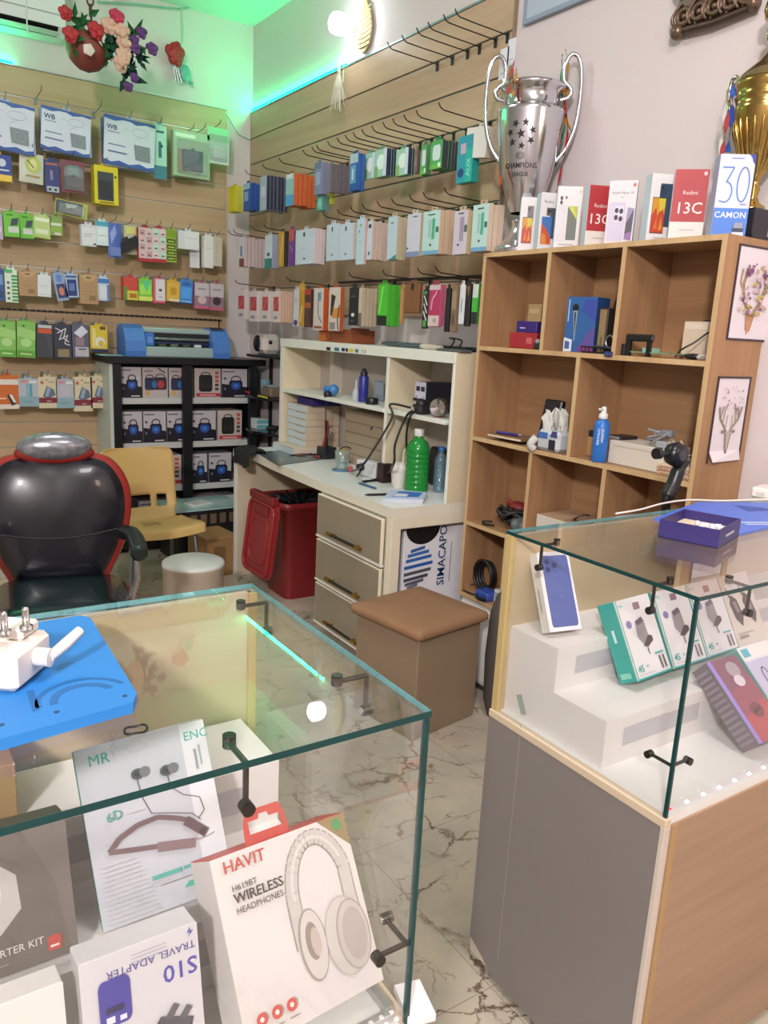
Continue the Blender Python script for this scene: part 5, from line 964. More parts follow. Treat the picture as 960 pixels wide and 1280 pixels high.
b = MB(); b.tube([(0, -.07, .008), (0, .07, .008)], .007, M('#c9c23a', .4), 8); solo('yellow_marker', b, 'yellow-green marker lying on the middle corner shelf edge', 'marker', (2.31, wb_at(346, 512).y, ZS[1]+.0005))
for i in range(2):
    b = MB(); b.box(-.045, .045, -.06, .06, 0, .036, M('#cfd6d6', .45), .002); b.box(-.0455, .0455, -.061, -.0595, .004, .032, M('#5fa0a4')); solo('white_box', b, ['lower white and teal box on the bottom corner shelf', 'upper white and teal box on the bottom corner shelf'][i], 'box', (2.40, wb_at(327, 548).y, ZS[2]+.0005+i*.037))
b = MB(); b.tube(crv([(-.03, -.05, .015), (.02, 0, .035), (-.03, .06, .02), (.03, .08, .03)]), .014, M('#17191d', .5), 8); solo('black_cable_bundle', b, 'black bundled cable on the bottom corner shelf', 'cable', (2.41, wb_at(345, 552).y, ZS[2]+.0005))
# ------------------------------------------------------------------ desk: things on the top, in the hutch and below
Zd = DZ+.0008
def on_desk(x, y): return at(x, y, 2, Zd)
for i in range(7):     # white cartons stacked at the left in the hutch
    big = i == 0; w, l, h = (.32, .30, .045) if big else (.235, .26, .042)
    y = 4.395; b = MB(); b.box(-w/2, w/2, -l/2, l/2, 0, h, M('#c6b59c' if i else '#cfc4b0', .6), .002); b.box(-w/2+.02, w/2-.02, l/2-.0005, l/2+.001, .006, h-.006, M('#b9cbd0'))
    b.quad([(-w/2-.0007, -l/2+.003, .003), (-w/2-.0007, l/2-.003, .003), (-w/2-.0007, l/2-.003, h-.003), (-w/2-.0007, -l/2+.003, h-.003)], '#c3d0d6'); b.quad([(-w/2-.0008, -l/2+.02, h-.006), (-w/2-.0008, l/2-.12, h-.006), (-w/2-.0008, l/2-.12, h-.003), (-w/2-.0008, -l/2+.02, h-.003)], '#8d7c66')
    o = solo('parts_carton', b, ['lowest, largest flat carton of the stack in the desk hutch', 'second flat carton from the bottom of the hutch stack', 'third flat carton from the bottom of the hutch stack', 'fourth flat carton from the bottom of the hutch stack', 'fifth flat carton from the bottom of the hutch stack', 'sixth flat carton from the bottom of the hutch stack', 'topmost flat carton of the hutch stack'][i], 'carton', (2.36 if not big else 2.315, y+(.0 if big else random.uniform(-.006, .006)), DZ+.0008+(0 if not i else .0455+(i-1)*.0425)), 0, 'flat cartons in the hutch')
for i in range(5):
    b = MB(); b.box(-.06, .06, -.21, .21, 0, .062, M('#a5947e', .6), .002); b.quad([(-.0607, -.2, .056), (-.0607, .2, .056), (-.0607, .2, .06), (-.0607, -.2, .06)], '#7d6c58')
    if i == 3: b.tube([(-.061, -.09+.012*math.cos(a), .03+.022*math.sin(a)) for a in [PI*.6*k/6-PI*.9+PI for k in range(7)]], .004, M('#3a2f2a'), 6)
    solo('brown_carton', b, ['lowest brown carton behind the pliers in the hutch', 'second brown carton from the bottom behind the pliers', 'middle brown carton behind the pliers in the hutch', 'fourth brown carton from the bottom, with a dark ring mark', 'top brown carton of the stack behind the pliers'][i], 'carton', (2.415, 3.78, DZ+.0008+i*.0625), 0, 'brown cartons in the hutch')
zsh = 1.215+.0006
p = at(415, 489, 0, 2.28); t = thing('clip_light', 'bright blue clip gadget on the left hutch shelf', 'gadget', (2.28, p.y, zsh))
b = MB(); b.box(-.03, .03, 0, .06, .004, .055, M('#2f7fd0', .4), .01); b.build('blue_body', t); b = MB(); b.ball((-.01, -.035, .04), .032, M('#3f7fb8', .35), 14); b.build('lamp_head', t); b = MB(); b.ball((-.045, -.03, .012), .024, M('#16161c', .4), 12); b.tube([(-.05, -.03, .0), (-.055, -.03, -.05), (-.05, -.03, -.2), (-.045, -.035, -.36)], .0035, BLK, 6); b.build('cable', t)
p = at(443, 492, 0, 2.3); b = MB(); b.lathe([(.02, 0), (.022, .03), (.014, .055), (.007, .07), (.004, .11), (.001, .115)], M('#c3c9d4', .3, alpha=.8), 14, capb=True); solo('dropper_bottle', b, 'small clear dropper bottle beside the dark blue canister', 'bottle', (2.31, p.y, zsh))
p = at(452, 495, 0, 2.28); b = MB(); b.lathe([(.026, 0), (.027, .004), (.027, .135), (.025, .14)], M('#2a2f86', .35), 18, capb=True, capt=True); b.lathe([(.02, .14), (.021, .16), (.015, .165), (.012, .18), (.001, .182)], M('#1d2030', .4), 16); solo('spray_can', b, 'dark blue canister standing on the left hutch shelf', 'canister', (2.29, p.y, zsh))
p = at(465, 497, 0, 2.27); b = MB(); b.lathe([(.033, 0), (.035, .004), (.035, .03), (.032, .034), (.001, .035)], M('#17191c', .35), 20, capb=True); solo('black_jar', b, 'flat black jar lid at the right of the left hutch shelf', 'jar', (2.27, p.y, zsh))
p = at(467, 480, 0, 2.4); b = MB(); b.box(-.005, .005, -.045, .045, 0, .11, M('#8d9aa8', .25), .002); b.box(-.0058, -.005, -.036, .036, .03, .1, M('#a4b4c2', .2)); solo('framed_card', b, 'grey-blue framed card leaning at the back of the hutch shelf', 'card', (2.44, p.y, zsh))
b = MB(); b.box(-.10, .10, -.10, .10, 0, .042, M('#2f2670', .5), .004); b.box(-.101, .0, -.099, .099, .034, .038, M('#41388a')); solo('purple_box', b, 'dark purple box on top of the hutch carton stack', 'box', (2.36, 4.33, DZ+.0008+.0455+6*.0425), 0)
# pliers stand
p = on_desk(414, 566); t = thing('tool_holder', 'black holder of red handled pliers on the desk', 'tool holder', (2.31, 4.12, Zd))
b = MB(); b.box(-.045, .045, -.045, .045, 0, .07, M('#23242a', .4), .004); b.build('block', t)
rn = random.Random(4)
for i in range(7):
    a = rn.uniform(0, 6.28); x, y = rn.uniform(-.025, .025), rn.uniform(-.03, .03); dx, dy = rn.uniform(-.03, .05), rn.uniform(-.09, .09); h = rn.uniform(.13, .24)
    b = MB(); b.tube([(x, y, .06), (x+dx*.5, y+dy*.4, h*.7), (x+dx, y+dy, h)], [.004, .008, .007], M(['#8a2f2f', '#1b1b1f', '#a03a3a', '#5a2024', '#1b1b1f', '#b06058', '#9a9a9f'][i], .35), 8); b.build('tool_handle', t)
b = MB(); rn = random.Random(8)
for i, (x, y) in enumerate(((396, 563), (402, 566), (391, 566))):
    q = on_desk(x, y); t = thing('pliers', ['red pliers on the desk, farthest from the green jug', 'black pliers beside the tool holder', 'dark red pliers nearest the carton stack'][i], 'pliers', (2.24-.04*i, 4.16+.04*i, Zd), -.5+.35*i)
    k = M(['#8d2a2a', '#1f1f24', '#6a2428'][i], .4)
    for sg in (-1, 1): b = MB(); b.tube(crv([(0, 0, .008), (.035, sg*.016, .009), (.075, sg*.024, .008), (.11, sg*.02, .008)]), [.004]*4+[.0065]*15, k, 8); b.build('handle', t)
    b = MB(); b.box(-.045, .002, -.008, .008, .003, .012, M('#77777d', .3, .9), .003); b.build('jaw', t)
# black work mat, glass cup, tape reel
b = MB(); q = [on_desk(x, y) for x, y in ((320, 566), (392, 560), (420, 572), (348, 582))]
b.prism([(v.x, v.y) for v in q], 0, .004, M('#4d5a5e', .25)); b.prism([(v.x, v.y) for v in [on_desk(x, y) for x, y in ((330, 567), (388, 562), (408, 571), (350, 579))]], .004, .0044, M('#5f6d70', .25)); solo('work_mat', b, 'dark grey work mat at the left end of the desk', 'mat', (0, 0, Zd))
p = on_desk(427, 588); b = MB(); b.lathe([(.034, 0), (.037, .005), (.041, .105), (.039, .105), (.034, .008), (.001, .008)], glass_mat('cup_glass', '#eef4f6', 1.3, .08, .12), 24, capb=True); solo('glass_cup', b, 'clear glass cup standing on the desk top', 'cup', (p.x, p.y, Zd+.006))
b = MB(); b.lathe([(.055, 0), (.056, .004), (.001, .005)], M('#4f7ea0', .3), 24, capb=True); solo('blue_coaster', b, 'round blue coaster under the glass cup', 'coaster', (p.x, p.y, Zd))
p = on_desk(432, 573); b = MB(); b.lathe([(.014, -.012), (.042, -.012), (.042, .012), (.014, .012), (.014, -.012)], M('#b3a053', .4), 22, T3(0, 0, .043) @ RZ(.5) @ RX(PI/2), smooth=False); b.tube([(.055*math.cos(a*PI/12), -.02, .05+.05*math.sin(a*PI/12)) for a in range(24)], .003, BLK, 6, closed=True); solo('solder_reel', b, 'yellow solder reel with a black wire loop on the desk', 'reel', (2.32, 3.93, Zd))
# power box with plug, brown block, black cables from the power supply
p = on_desk(456, 596); t = thing('socket_box', 'white socket box with a black plug on the desk', 'socket box', (p.x+.03, p.y, Zd), math.radians(8))
b = MB(); b.box(-.03, .03, -.08, .08, 0, .085, M('#cfd0d6', .4), .005); b.build('body', t); b = MB(); b.lathe([(.001, .03), (.018, .028), (.021, .0), (.021, -.002)][::-1], BLK, 16, T3(-.03, .03, .05) @ RY(-PI/2)); b.build('plug', t); b = MB(); b.box(-.05, -.032, .1, .13, .01, .04, M('#b04a52'), .006); b.build('red_switch', t)
p = on_desk(470, 600); b = MB(); b.box(-.03, .03, -.028, .028, 0, .10, M('#2e1d1d', .45), .003); b.box(-.031, -.029, -.02, .02, .02, .08, M('#3d2828')); solo('brown_block', b, 'dark brown upright block beside the white socket box', 'block', (2.23, 3.355, Zd))
def cable(nm, pts, r, mt, label): b = MB(); b.tube(crv(pts, 8), r, mt, 7); return solo(nm, b, label, 'cable')
PS = at(523, 505, 0, 2.30); zr = 1.215
cable('power_cable', [(2.27, PS.y+.02, zr+.02), (2.20, PS.y+.1, zr+.03), tuple(at(490, 522, 0, 2.2)), tuple(at(468, 560, 0, 2.1)), tuple(at(452, 583, 0, 2.05)), tuple(on_desk(440, 592)+Vector((0, 0, .012)))], .006, BLK, 'thick black cable drooping left from the hutch shelf to the socket box')
cable('power_cable', [(2.25, PS.y-.02, zr+.01), tuple(at(507, 522, 0, 2.18)), tuple(at(494, 555, 0, 2.1)), tuple(at(492, 580, 0, 2.07)), tuple(on_desk(480, 600)+Vector((0, 0, .02))), tuple(on_desk(455, 604)+Vector((0, 0, .006)))], .006, BLK, 'middle black cable hanging from the hutch shelf beside the green jug')
cable('power_cable', [(2.24, PS.y-.06, zr+.01), tuple(at(513, 520, 0, 2.19)), tuple(at(508, 545, 0, 2.2)), tuple(at(510, 575, 0, 2.25)), tuple(at(515, 600, 0, 2.28))], .006, BLK, 'right black cable hanging behind the green jug')
cable('test_lead', [tuple(on_desk(446, 600)+Vector((0, 0, .02))), tuple(on_desk(462, 588)+Vector((0, 0, .05))), tuple(on_desk(485, 600)+Vector((0, 0, .03))), tuple(on_desk(505, 594)+Vector((0, 0, .06))), tuple(on_desk(506, 606)+Vector((0, 0, .02)))], .005, BLK, 'black test lead curling round the brown block on the desk')
cable('test_lead', [tuple(on_desk(486, 590)+Vector((0, 0, .03))), tuple(on_desk(492, 582)+Vector((0, 0, .05))), tuple(on_desk(500, 588)+Vector((0, 0, .04)))], .006, M('#a83a38', .4), 'short red test lead end near the paper cup')
# pens, paper cup, leaflets
p = on_desk(494, 610); b = MB(); b.lathe([(.024, 0), (.027, .004), (.030, .03), (.034, .07), (.036, .085), (.03, .1), (.018, .108), (.001, .11)], M('#d3cfc9', .5), 22, capb=True); solo('white_pot', b, 'rounded white cup in front of the green jug', 'cup', (p.x+.02, p.y, Zd)); COL.objects['white_pot'].scale = (1.25, 1.25, 1.2)
for i, (x0, y0, x1, y1, k) in enumerate(((452, 603, 500, 600, '#17181c'), (456, 620, 500, 619, '#17181c'), (448, 605, 470, 612, '#3a5a86'))):
    A_, B_ = on_desk(x0, y0)+Vector((0, 0, .006)), on_desk(x1, y1)+Vector((0, 0, .006)); b = MB(); b.tube([A_, A_.lerp(B_, .1), A_.lerp(B_, .9), B_], [.002, .006, .006, .004], M(k, .4), 8); solo('pen', b, ['black stick tool lying behind the white cup on the desk', 'black marker pen beside the leaflet pile', 'slim blue pen lying on the desk near the cup'][i], 'pen')
for i in range(3):
    q = [on_desk(x, y) for x, y in ((477, 628), (528, 630), (535, 621), (490, 617))]; b = MB(); c = sum(q, Vector())/4
    b.prism([(v.x-c.x, v.y-c.y) for v in q], 0, .007, M(['#c6cbd6', '#cdd2da', '#b9c6e0'][i], .5))
    if i == 2: b.prism([((v.x-c.x)*.7+.01, (v.y-c.y)*.6) for v in q], .007, .0073, M('#3f6fc0')); b.prism([((v.x-c.x)*.35-.03, (v.y-c.y)*.3) for v in q], .0073, .0076, M('#d8dce6'))
    solo('leaflet_pad', b, ['bottom leaflet pad of the small pile before the green jug', 'middle leaflet pad of the small pile before the green jug', 'top blue printed leaflet pad before the green jug'][i], 'leaflets', (c.x, c.y, Zd+i*.0075), .03*i)
# green jug and water bottle
JG = M('#1f8f3a', .12, var=.05, alpha=.86)
p = on_desk(525, 616); t = thing('water_jug', 'green ribbed plastic jug with a white cap on the desk', 'jug', (p.x+.01, p.y+.05, Zd)); t.scale = (.87, .87, 1)
b = MB(); pf = [(.055, 0), (.066, .006)]
for i in range(7): z = .012+i*.026; pf += [(.068, z), (.068, z+.017), (.0645, z+.021), (.0645, z+.0235)]
pf += [(.068, .196), (.064, .222), (.05, .246), (.03, .262), (.024, .268), (.024, .285)]; b.lathe(pf, JG, 32, capb=True); b.build('body', t)
b = MB(); b.lathe([(.027, .276), (.028, .28), (.028, .306), (.026, .31), (.001, .311)], M('#d3d6cf', .4), 22); b.build('cap', t)
b = MB(); b.tube(crv([(-.02, .060, .20), (-.03, .092, .19), (-.03, .098, .13), (-.03, .090, .07), (-.02, .066, .06)]), .008, M('#b9c4a8', .3), 10); b.build('handle', t)
p = on_desk(549, 614); t = thing('water_bottle', 'small clear water bottle with a blue cap beside the green jug', 'bottle', (p.x-.01, p.y-.01, Zd))
pf = [(.022, 0), (.028, .004)]
for i in range(6): z = .01+i*.022; pf += [(.031, z), (.031, z+.014), (.0285, z+.018)]
pf += [(.031, .145), (.027, .17), (.014, .195), (.012, .2), (.012, .215)]
b = MB(); b.lathe(pf, glass_mat('bottle_plastic', '#cfe3ea', 1.3, .08, .3, '#8fb4c8'), 22, capb=True); b.build('body', t); b = MB(); b.lathe([(.015, .206), (.016, .21), (.016, .226), (.001, .228)], M('#2f72b8', .4), 18); b.build('cap', t)
# bench power supply and round lens on the right hutch shelf
t = thing('power_supply', 'bench power supply with a white front and black knobs in the hutch', 'power supply', (2.31, PS.y, 1.2156))
w_, h_ = .09, .15
b = MB(); b.box(0, .16, -w_/2, w_/2, .004, h_, M('#24242c', .4), .004); b.build('case', t)
b = MB(); b.T = T3(-.001, 0, .004) @ RZ(-PI/2); art(b, w_, h_-.004, .002, [('r', 0, 0, 1, 1, '#c6c4d4'), ('r', .1, .68, .45, .84, '#1d1830'), ('r', .55, .68, .9, .84, '#1d1830'), ('e', .16, .5, .05, .03, '#a03a44'), ('e', .84, .5, .05, .03, '#a03a44')]); b.build('front_panel', t)
for yy, zz, r in ((-.005, .052, .017), (-.028, .03, .008), (.028, .03, .008), (.03, .062, .008)): b = MB(); b.lathe([(r, 0), (r, .014), (r*.8, .018), (.0005, .018)], BLK, 16, T3(-.002, yy, zz) @ RY(-PI/2)); b.build('knob', t)
t = thing('lens_lamp', 'round silver lens lamp lying in the right hutch compartment', 'lamp', (2.25, at(547, 505, 0, 2.25).y, 1.2156), math.radians(25))
b = MB(); b.lathe([(.040, 0), (.046, .01), (.046, .03), (.03, .06), (.012, .085), (.001, .088)], M('#8d8378', .25, .9), 24, T3(-.0, 0, .046) @ RY(PI/2)); b.build('shade', t); b = MB(); b.lathe([(.001, .012), (.02, .006), (.04, 0)], CHROME, 24, T3(0, 0, .046) @ RY(PI/2)); b.build('lens', t); b = MB(); b.box(.0, .05, -.02, .02, 0, .004, M('#8a5a4a')); b.build('foot', t)
b = MB(); b.box(-.04, .04, -.035, .03, 0, .045, M('#1b1b20', .5), .015); b.ball((0, .01, .045), .03, M('#16161b', .5), 10); solo('black_pouch', b, 'black soft pouch beside the power supply front', 'pouch', (2.27, PS.y-.078, 1.2156))
b = MB(); b.box(-.05, .05, -.09, .09, 0, .12, M('#14141a', .45), .006); b.box(-.0505, -.05, -.07, .07, .02, .1, M('#1f1f26')); solo('black_unit', b, 'black device box at the back of the right hutch compartment', 'device', (2.44, at(545, 480, 0, 2.44).y, 1.2156))
b = MB(); b.box(-.02, .04, -.07, .07, 0, .2, M('#1d1f27', .4), .01); b.box(-.021, -.02, -.05, .05, .03, .17, M('#262935')); solo('dark_box', b, 'dark upright box behind the green jug in the hutch', 'box', (2.44, at(545, 580, 0, 2.44).y-.03, Zd))
# on top of the hutch
zt = 1.524+.0006
t = thing('orange_carton', 'orange and brown open carton on top of the hutch', 'carton', (2.34, at(424, 425, 0, 2.34).y-.06, zt))
b = MB(); b.box(-.06, .10, -.17, .20, 0, .075, M('#8a4a26', .5), .002); b.quad([(-.0606, .11, .002), (-.0606, .1985, .002), (-.0606, .1985, .056), (-.0606, .11, .056)], '#c1682a'); b.tube([(-.0612, .06+.016*math.cos(a), .028+.018*math.sin(a)) for a in [.9+4.6*k/12 for k in range(13)]], .002, M('#2a1a14'), 6); b.build('box_body', t)
b = MB(); b.box(-.062, .06, -.172, -.168, .05, .085, M('#7a3f22'), .001); b.build('flap', t)
hy = lambda x: Vector((2.30, at(x, 434, 0, 2.30).y, zt))
A_, B_ = hy(472), hy(520); t = thing('soldering_iron', 'grey soldering handle with a white tip sleeve on top of the hutch', 'soldering iron', (0, 0, 0))
b = MB(); b.tube([A_+Vector((.03, 0, .014)), A_.lerp(B_, .15)+Vector((.03, 0, .014)), B_+Vector((.03, 0, .013))], [.008, .013, .013], M('#4a565c', .35), 12); b.build('handle', t)
C_ = hy(546); b = MB(); b.tube([B_+Vector((.03, 0, .013)), B_.lerp(C_, .25)+Vector((.03, 0, .012)), C_+Vector((.03, 0, .012))], [.010, .016, .011], M('#cfc3b4', .4), 12); b.build('sleeve', t)
p = Vector((2.245, at(566, 442, 0, 2.245).y+.02, zt)); b = MB(); b.box(-.035, .035, -.09, .09, 0, .012, M('#53585a', .4), .003); b.box(-.03, .03, -.08, .08, .012, .0125, M('#3f4446')); solo('grey_remote', b, 'flat grey remote lying on the hutch near the shelf unit', 'remote', (p.x+.02, p.y, zt))
p = hy(570); t = thing('keyboard', 'black keyboard lying at the back of the hutch top', 'keyboard', (p.x-.04, p.y+.0, zt+.013)); t.rotation_euler = (0, 0, 0)
t.location = (2.425, at(562, 428, 0, 2.42).y, zt)
b = MB(); b.box(-.06, .06, -.19, .19, 0, .016, M('#1b1f25', .4), .003); b.build('base', t)
b = MB()
for r in range(4):
    for c in range(14): b.box(-.05+r*.026, -.028+r*.026, -.18+c*.0257, -.158+c*.0257, .016, .022, M('#2a3038', .4), .002)
b.build('keys', t)['kind'] = 'stuff'
p = hy(562); cable('hutch_wire', [tuple(p+Vector((0, 0, .01))), tuple(p+Vector((.01, -.02, .05))), tuple(p+Vector((.02, .03, .06))), tuple(p+Vector((.03, -.05, .05))), tuple(p+Vector((.0, -.06, .012)))], .004, BLK, 'knotted black wire on the hutch top beside the shelf unit')
# black rag over the left front corner of the desk
p = at(303, 569, 2, DZ); b = MB(); rn = random.Random(2); vs = []; fs = []; nu, nv = 9, 9
for j in range(nv+1):
    for i in range(nu+1):
        u, v = i/nu, j/nv; x = DX-.03+u*.13; y = DY1-.02-v*.24+rn.uniform(-.008, .008); z = DZ+.008+rn.uniform(0, .02)
        if u < .25: z -= (.25-u)*.38; x = DX-.022+rn.uniform(-.006, .002)
        vs.append((x, y, z))
for j in range(nv):
    for i in range(nu): a = j*(nu+1)+i; fs.append((a, a+1, a+nu+2, a+nu+1))
b.add(vs, fs, M('#15191c', .8), True); b.add([(x, y, z-.005) for x, y, z in vs], fs, M('#15191c', .8), True); solo('black_rag', b, 'crumpled black cloth hanging over the left front corner of the desk', 'cloth')
# ------------------------------------------------------------------ red bin with its lid hanging open
RB = M('#7c1f22', .35, var=.05); RBL = M('#8f2a2d', .3, var=.05)
t = thing('waste_bin', 'dark red plastic bin under the desk, lid hanging open', 'bin', (2.15, 4.16, 0), 0)
b = MB()
def loft(mb, rings, m, capb=True):
    n = len(rings[0]); vs = [p for r in rings for p in r]
    mb.add(vs, [[i*n+k, i*n+(k+1) % n, (i+1)*n+(k+1) % n, (i+1)*n+k] for i in range(len(rings)-1) for k in range(n)], m, True)
    if capb: mb.add(rings[0], [list(range(n))[::-1]], m)
def rr(hx, hy, r, z): return [(x, y, z) for x, y in rrect(-hx, hx, -hy, hy, r, 5)]
loft(b, [rr(.14, .145, .04, 0), rr(.175, .18, .05, .56), rr(.195, .20, .05, .565), rr(.195, .20, .05, .60), rr(.182, .187, .045, .60), rr(.17, .175, .045, .54), rr(.14, .15, .04, .1)], RB); b.build('bin_body', t)
b = MB(); loft(b, [rr(.03, .03, .02, .47), rr(.12, .12, .04, .52), rr(.165, .17, .045, .59)], M('#15171b', .4), False); rn = random.Random(6)
for i in range(12): a = i*PI/6; b.tube(crv([(.17*math.cos(a), .17*math.sin(a), .60), (.12*math.cos(a+.2), .12*math.sin(a+.2), .585+rn.uniform(0, .02)), (.06*math.cos(a), .06*math.sin(a), .55)], 4), .009, M('#17191d', .35), 6)
b.build('liner_bag', t)
b = MB(); b.T = T3(-.205, .03, .585) @ RY(math.radians(7)) @ RY(PI/2); hx = .40
loft(b, [[(x, y, z) for x, y in rrect(0, .46, -.19, .19, .06, 6)] for z in (-.012, .012)], RBL); b.add([(x, y, -.013) for x, y in rrect(0, .46, -.19, .19, .06, 6)], [list(range(28))], RBL)
b.tube([(x, y, -.018) for x, y in rrect(.02, .44, -.17, .17, .05, 5)], .011, RBL, 8, closed=True); b.tube([(x, y, -.014) for x, y in rrect(.12, .38, -.11, .11, .05, 5)], .007, RBL, 8, closed=True); b.add([(x, y, .0125) for x, y in rrect(0, .46, -.19, .19, .06, 6)], [list(range(28))], RBL)
b.box(.03, .09, -.09, .09, -.025, -.012, RB, .006); b.build('lid', t)
b = MB(); b.box(-.235, -.19, -.13, .20, .575, .625, RB, .008); b.box(-.225, -.20, -.10, .16, .60, .626, M('#4a1215'), .002); b.build('hinge', t)
# ------------------------------------------------------------------ yellow shell chair
YP = M('#c0a165', .38, var=.04, scale=4)
def shell(mb, f, nu, nv, m, th, holes=()):
    P = [[f(i/nu, j/nv) for i in range(nu+1)] for j in range(nv+1)]; vs = [p for r in P for p in r]; N = []
    for j in range(nv+1):
        for i in range(nu+1):
            a = P[j][min(i+1, nu)]-P[j][max(i-1, 0)]; c = P[min(j+1, nv)][i]-P[max(j-1, 0)][i]; N.append(a.cross(c).normalized())
    k = len(vs); fs = []; keep = set()
    for j in range(nv):
        for i in range(nu):
            if (i, j) not in holes: keep.add((i, j))
    I = lambda i, j: j*(nu+1)+i
    for i, j in keep:
        q = (I(i, j), I(i+1, j), I(i+1, j+1), I(i, j+1)); fs.append(q); fs.append(tuple(k+x for x in q[::-1]))
        for (di, dj), (a, c) in (((-1, 0), (q[3], q[0])), ((1, 0), (q[1], q[2])), ((0, -1), (q[0], q[1])), ((0, 1), (q[2], q[3]))):
            if (i+di, j+dj) not in keep: fs.append((a, k+a, k+c, c))
    mb.add(vs+[p-n*th for p, n in zip(vs, N)], fs, m, True)
t = thing('shell_chair', 'yellow plastic shell chair with grey metal legs before the black cabinet', 'chair', (1.345, 4.46, 0), math.radians(5))
prof = crv([(0, -.235, .405), (0, -.22, .437), (0, -.17, .443), (0, -.05, .428), (0, .08, .42), (0, .15, .435), (0, .195, .49), (0, .215, .56), (0, .235, .70), (0, .25, .80), (0, .262, .845)], 6)
def fch(u, v):
    p = prof[min(len(prof)-1, int(round(v*(len(prof)-1))))]; s = (u-.5)*2
    hw = .235 if v < .45 else .235-.05*math.sin(min(1, (v-.45)/.14)*PI) if v < .59 else .235
    hw = {True: hw}[True]
    if v > .62: hw = .228-.03*max(0, (v-.9)/.1)**2*2
    elif v > .40: hw = .235-.03*math.sin((v-.40)/.22*PI)-.007*(v-.4)/.22
    dz = .02*s*s if v < .45 else 0; dy = -.035*s*s if v >= .45 else 0
    if v < .08: dz -= .012
    return Vector((s*hw, p.y+dy, p.z+dz))
nv = len(prof)-1; ho = set()
for j in range(int(nv*.60), int(nv*.60)+6):
    for i in (3, 4, 5, 8, 9, 10, 11, 12, 13, 14, 15, 18, 19, 20): ho.add((i, j))
b = MB(); shell(b, fch, 24, nv, YP, .006, ho)
b.build('seat_shell', t)
b = MB()
for i in range(6): b.box(-.05+i*.018, -.044+i*.018, -.03, .03, .4325, .4335, M('#6a5632'))
b.build('vent_slots', t)
LGM = M('#7f8a90', .3, .85)
for sx in (-1, 1):
    b = MB(); b.tube([(sx*.165, -.14, .425), (sx*.19, -.17, .38), (sx*.215, -.22, .012)], .011, LGM, 10); b.tube([(sx*.215, -.22, .012), (sx*.2155, -.2205, 0)], .014, BLK, 10); b.build('leg', t)
    b = MB(); b.tube([(sx*.165, .10, .415), (sx*.185, .14, .38), (sx*.215, .23, .012)], .011, LGM, 10); b.tube([(sx*.215, .23, .012), (sx*.2155, .2305, 0)], .014, BLK, 10); b.build('leg', t)
b = MB(); b.tube([(-.165, -.14, .418), (.165, -.14, .418)], .010, LGM, 8); b.tube([(-.165, .10, .412), (.165, .10, .412)], .010, LGM, 8); b.build('seat_rail', t)
# ------------------------------------------------------------------ round white stool
t = thing('round_stool', 'round white drum stool beside the yellow chair', 'stool', (1.37, 3.83, 0))
b = MB(); b.lathe([(.145, 0), (.152, .01), (.158, .34), (.162, .345), (.162, .36)], M('#b9a99a', .5), 36, capb=True); b.build('drum', t)
b = MB(); b.lathe([(.162, .36), (.160, .372), (.15, .378), (.001, .380)], M('#c9cdca', .4), 36); b.build('lid', t)
# ------------------------------------------------------------------ black and red desk chair
BV = M('#15161f', .28, var=.1, scale=4, coat=.3); BV2 = M('#0f2326', .25, var=.1, scale=4, coat=.3); RV = M('#8f2420', .35, coat=.2)
t = thing('office_chair', 'black leather chair with red piping at the left edge', 'office chair', (.60, 3.22, 0), math.radians(-10))
def slab(mb, pts, t0, m, bulge=.02, back=None):
    """cushion: outline in x,z, front at -y"""
    n = len(pts); cx = sum(p[0] for p in pts)/n; cz = sum(p[1] for p in pts)/n; rings = []
    for s, y in ((.0, -t0-bulge), (.3, -t0-bulge*.95), (.6, -t0-bulge*.75), (.85, -t0-bulge*.3), (.97, -t0*.7), (1, 0), (.97, t0*.7), (.85, t0), (0, t0)):
        rings.append([(cx+(x-cx)*max(s, .001), y, cz+(z-cz)*max(s, .001)) for x, z in pts])
    loft(mb, rings, m, False)
out = crv([(.0, 1.11), (.12, 1.115), (.21, 1.09), (.272, 1.0), (.285, .88), (.255, .74), (.20, .62), (.16, .57), (0, .555), (-.16, .57), (-.20, .62), (-.255, .74), (-.285, .88), (-.272, 1.0), (-.21, 1.09), (-.12, 1.115), (0, 1.11)], 4)[:-1]
out = [(p[0], p[1]) for p in [tuple(q) for q in [Vector((a, c, 0)) for a, c in [(v[0], v[1]) for v in out]]]] if 0 else [(v[0], v[1]) for v in out]
Xb = T3(0, .24, -.10) @ T3(0, 0, .5) @ RX(math.radians(-9)) @ T3(0, 0, -.5)
b = MB(); b.T = Xb; slab(b, out, .03, BV, .035); b.build('backrest', t)
b = MB(); b.T = Xb; slab(b, [(x*1.075, .83+(z-.83)*1.05) for x, z in out], .022, RV, .0); b.build('red_rim', t)
b = MB(); b.T = Xb; b.tube([(x*.0+xx, -.066+.0*xx, .80-.035*math.cos(xx*6)) for xx in [(-.24+.04*i) for i in range(13)] for x in (0,)], .003, M('#0c0d12', .4), 6); b.build('seam', t)
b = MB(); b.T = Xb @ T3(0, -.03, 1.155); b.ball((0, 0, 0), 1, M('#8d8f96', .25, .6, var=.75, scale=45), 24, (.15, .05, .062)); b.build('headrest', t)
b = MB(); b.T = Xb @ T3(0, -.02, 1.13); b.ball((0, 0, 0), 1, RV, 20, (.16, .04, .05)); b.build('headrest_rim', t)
b = MB(); so = [(x, y) for x, y in rrect(-.25, .25, -.27, .22, .09, 6)]; rings = []
for s, z in ((1, .43), (1.04, .455), (1.03, .48), (.93, .505), (.6, .515), (.001, .518)): rings.append([(x*s, y*s, z) for x, y in so])
loft(b, rings, BV2, True); b.build('seat', t)
b = MB(); loft(b, [[(x*s, y*s, z) for x, y in so] for s, z in ((1.06, .415), (1.1, .44), (1.09, .462), (1.03, .47))], RV, True); b.build('red_seat_base', t)
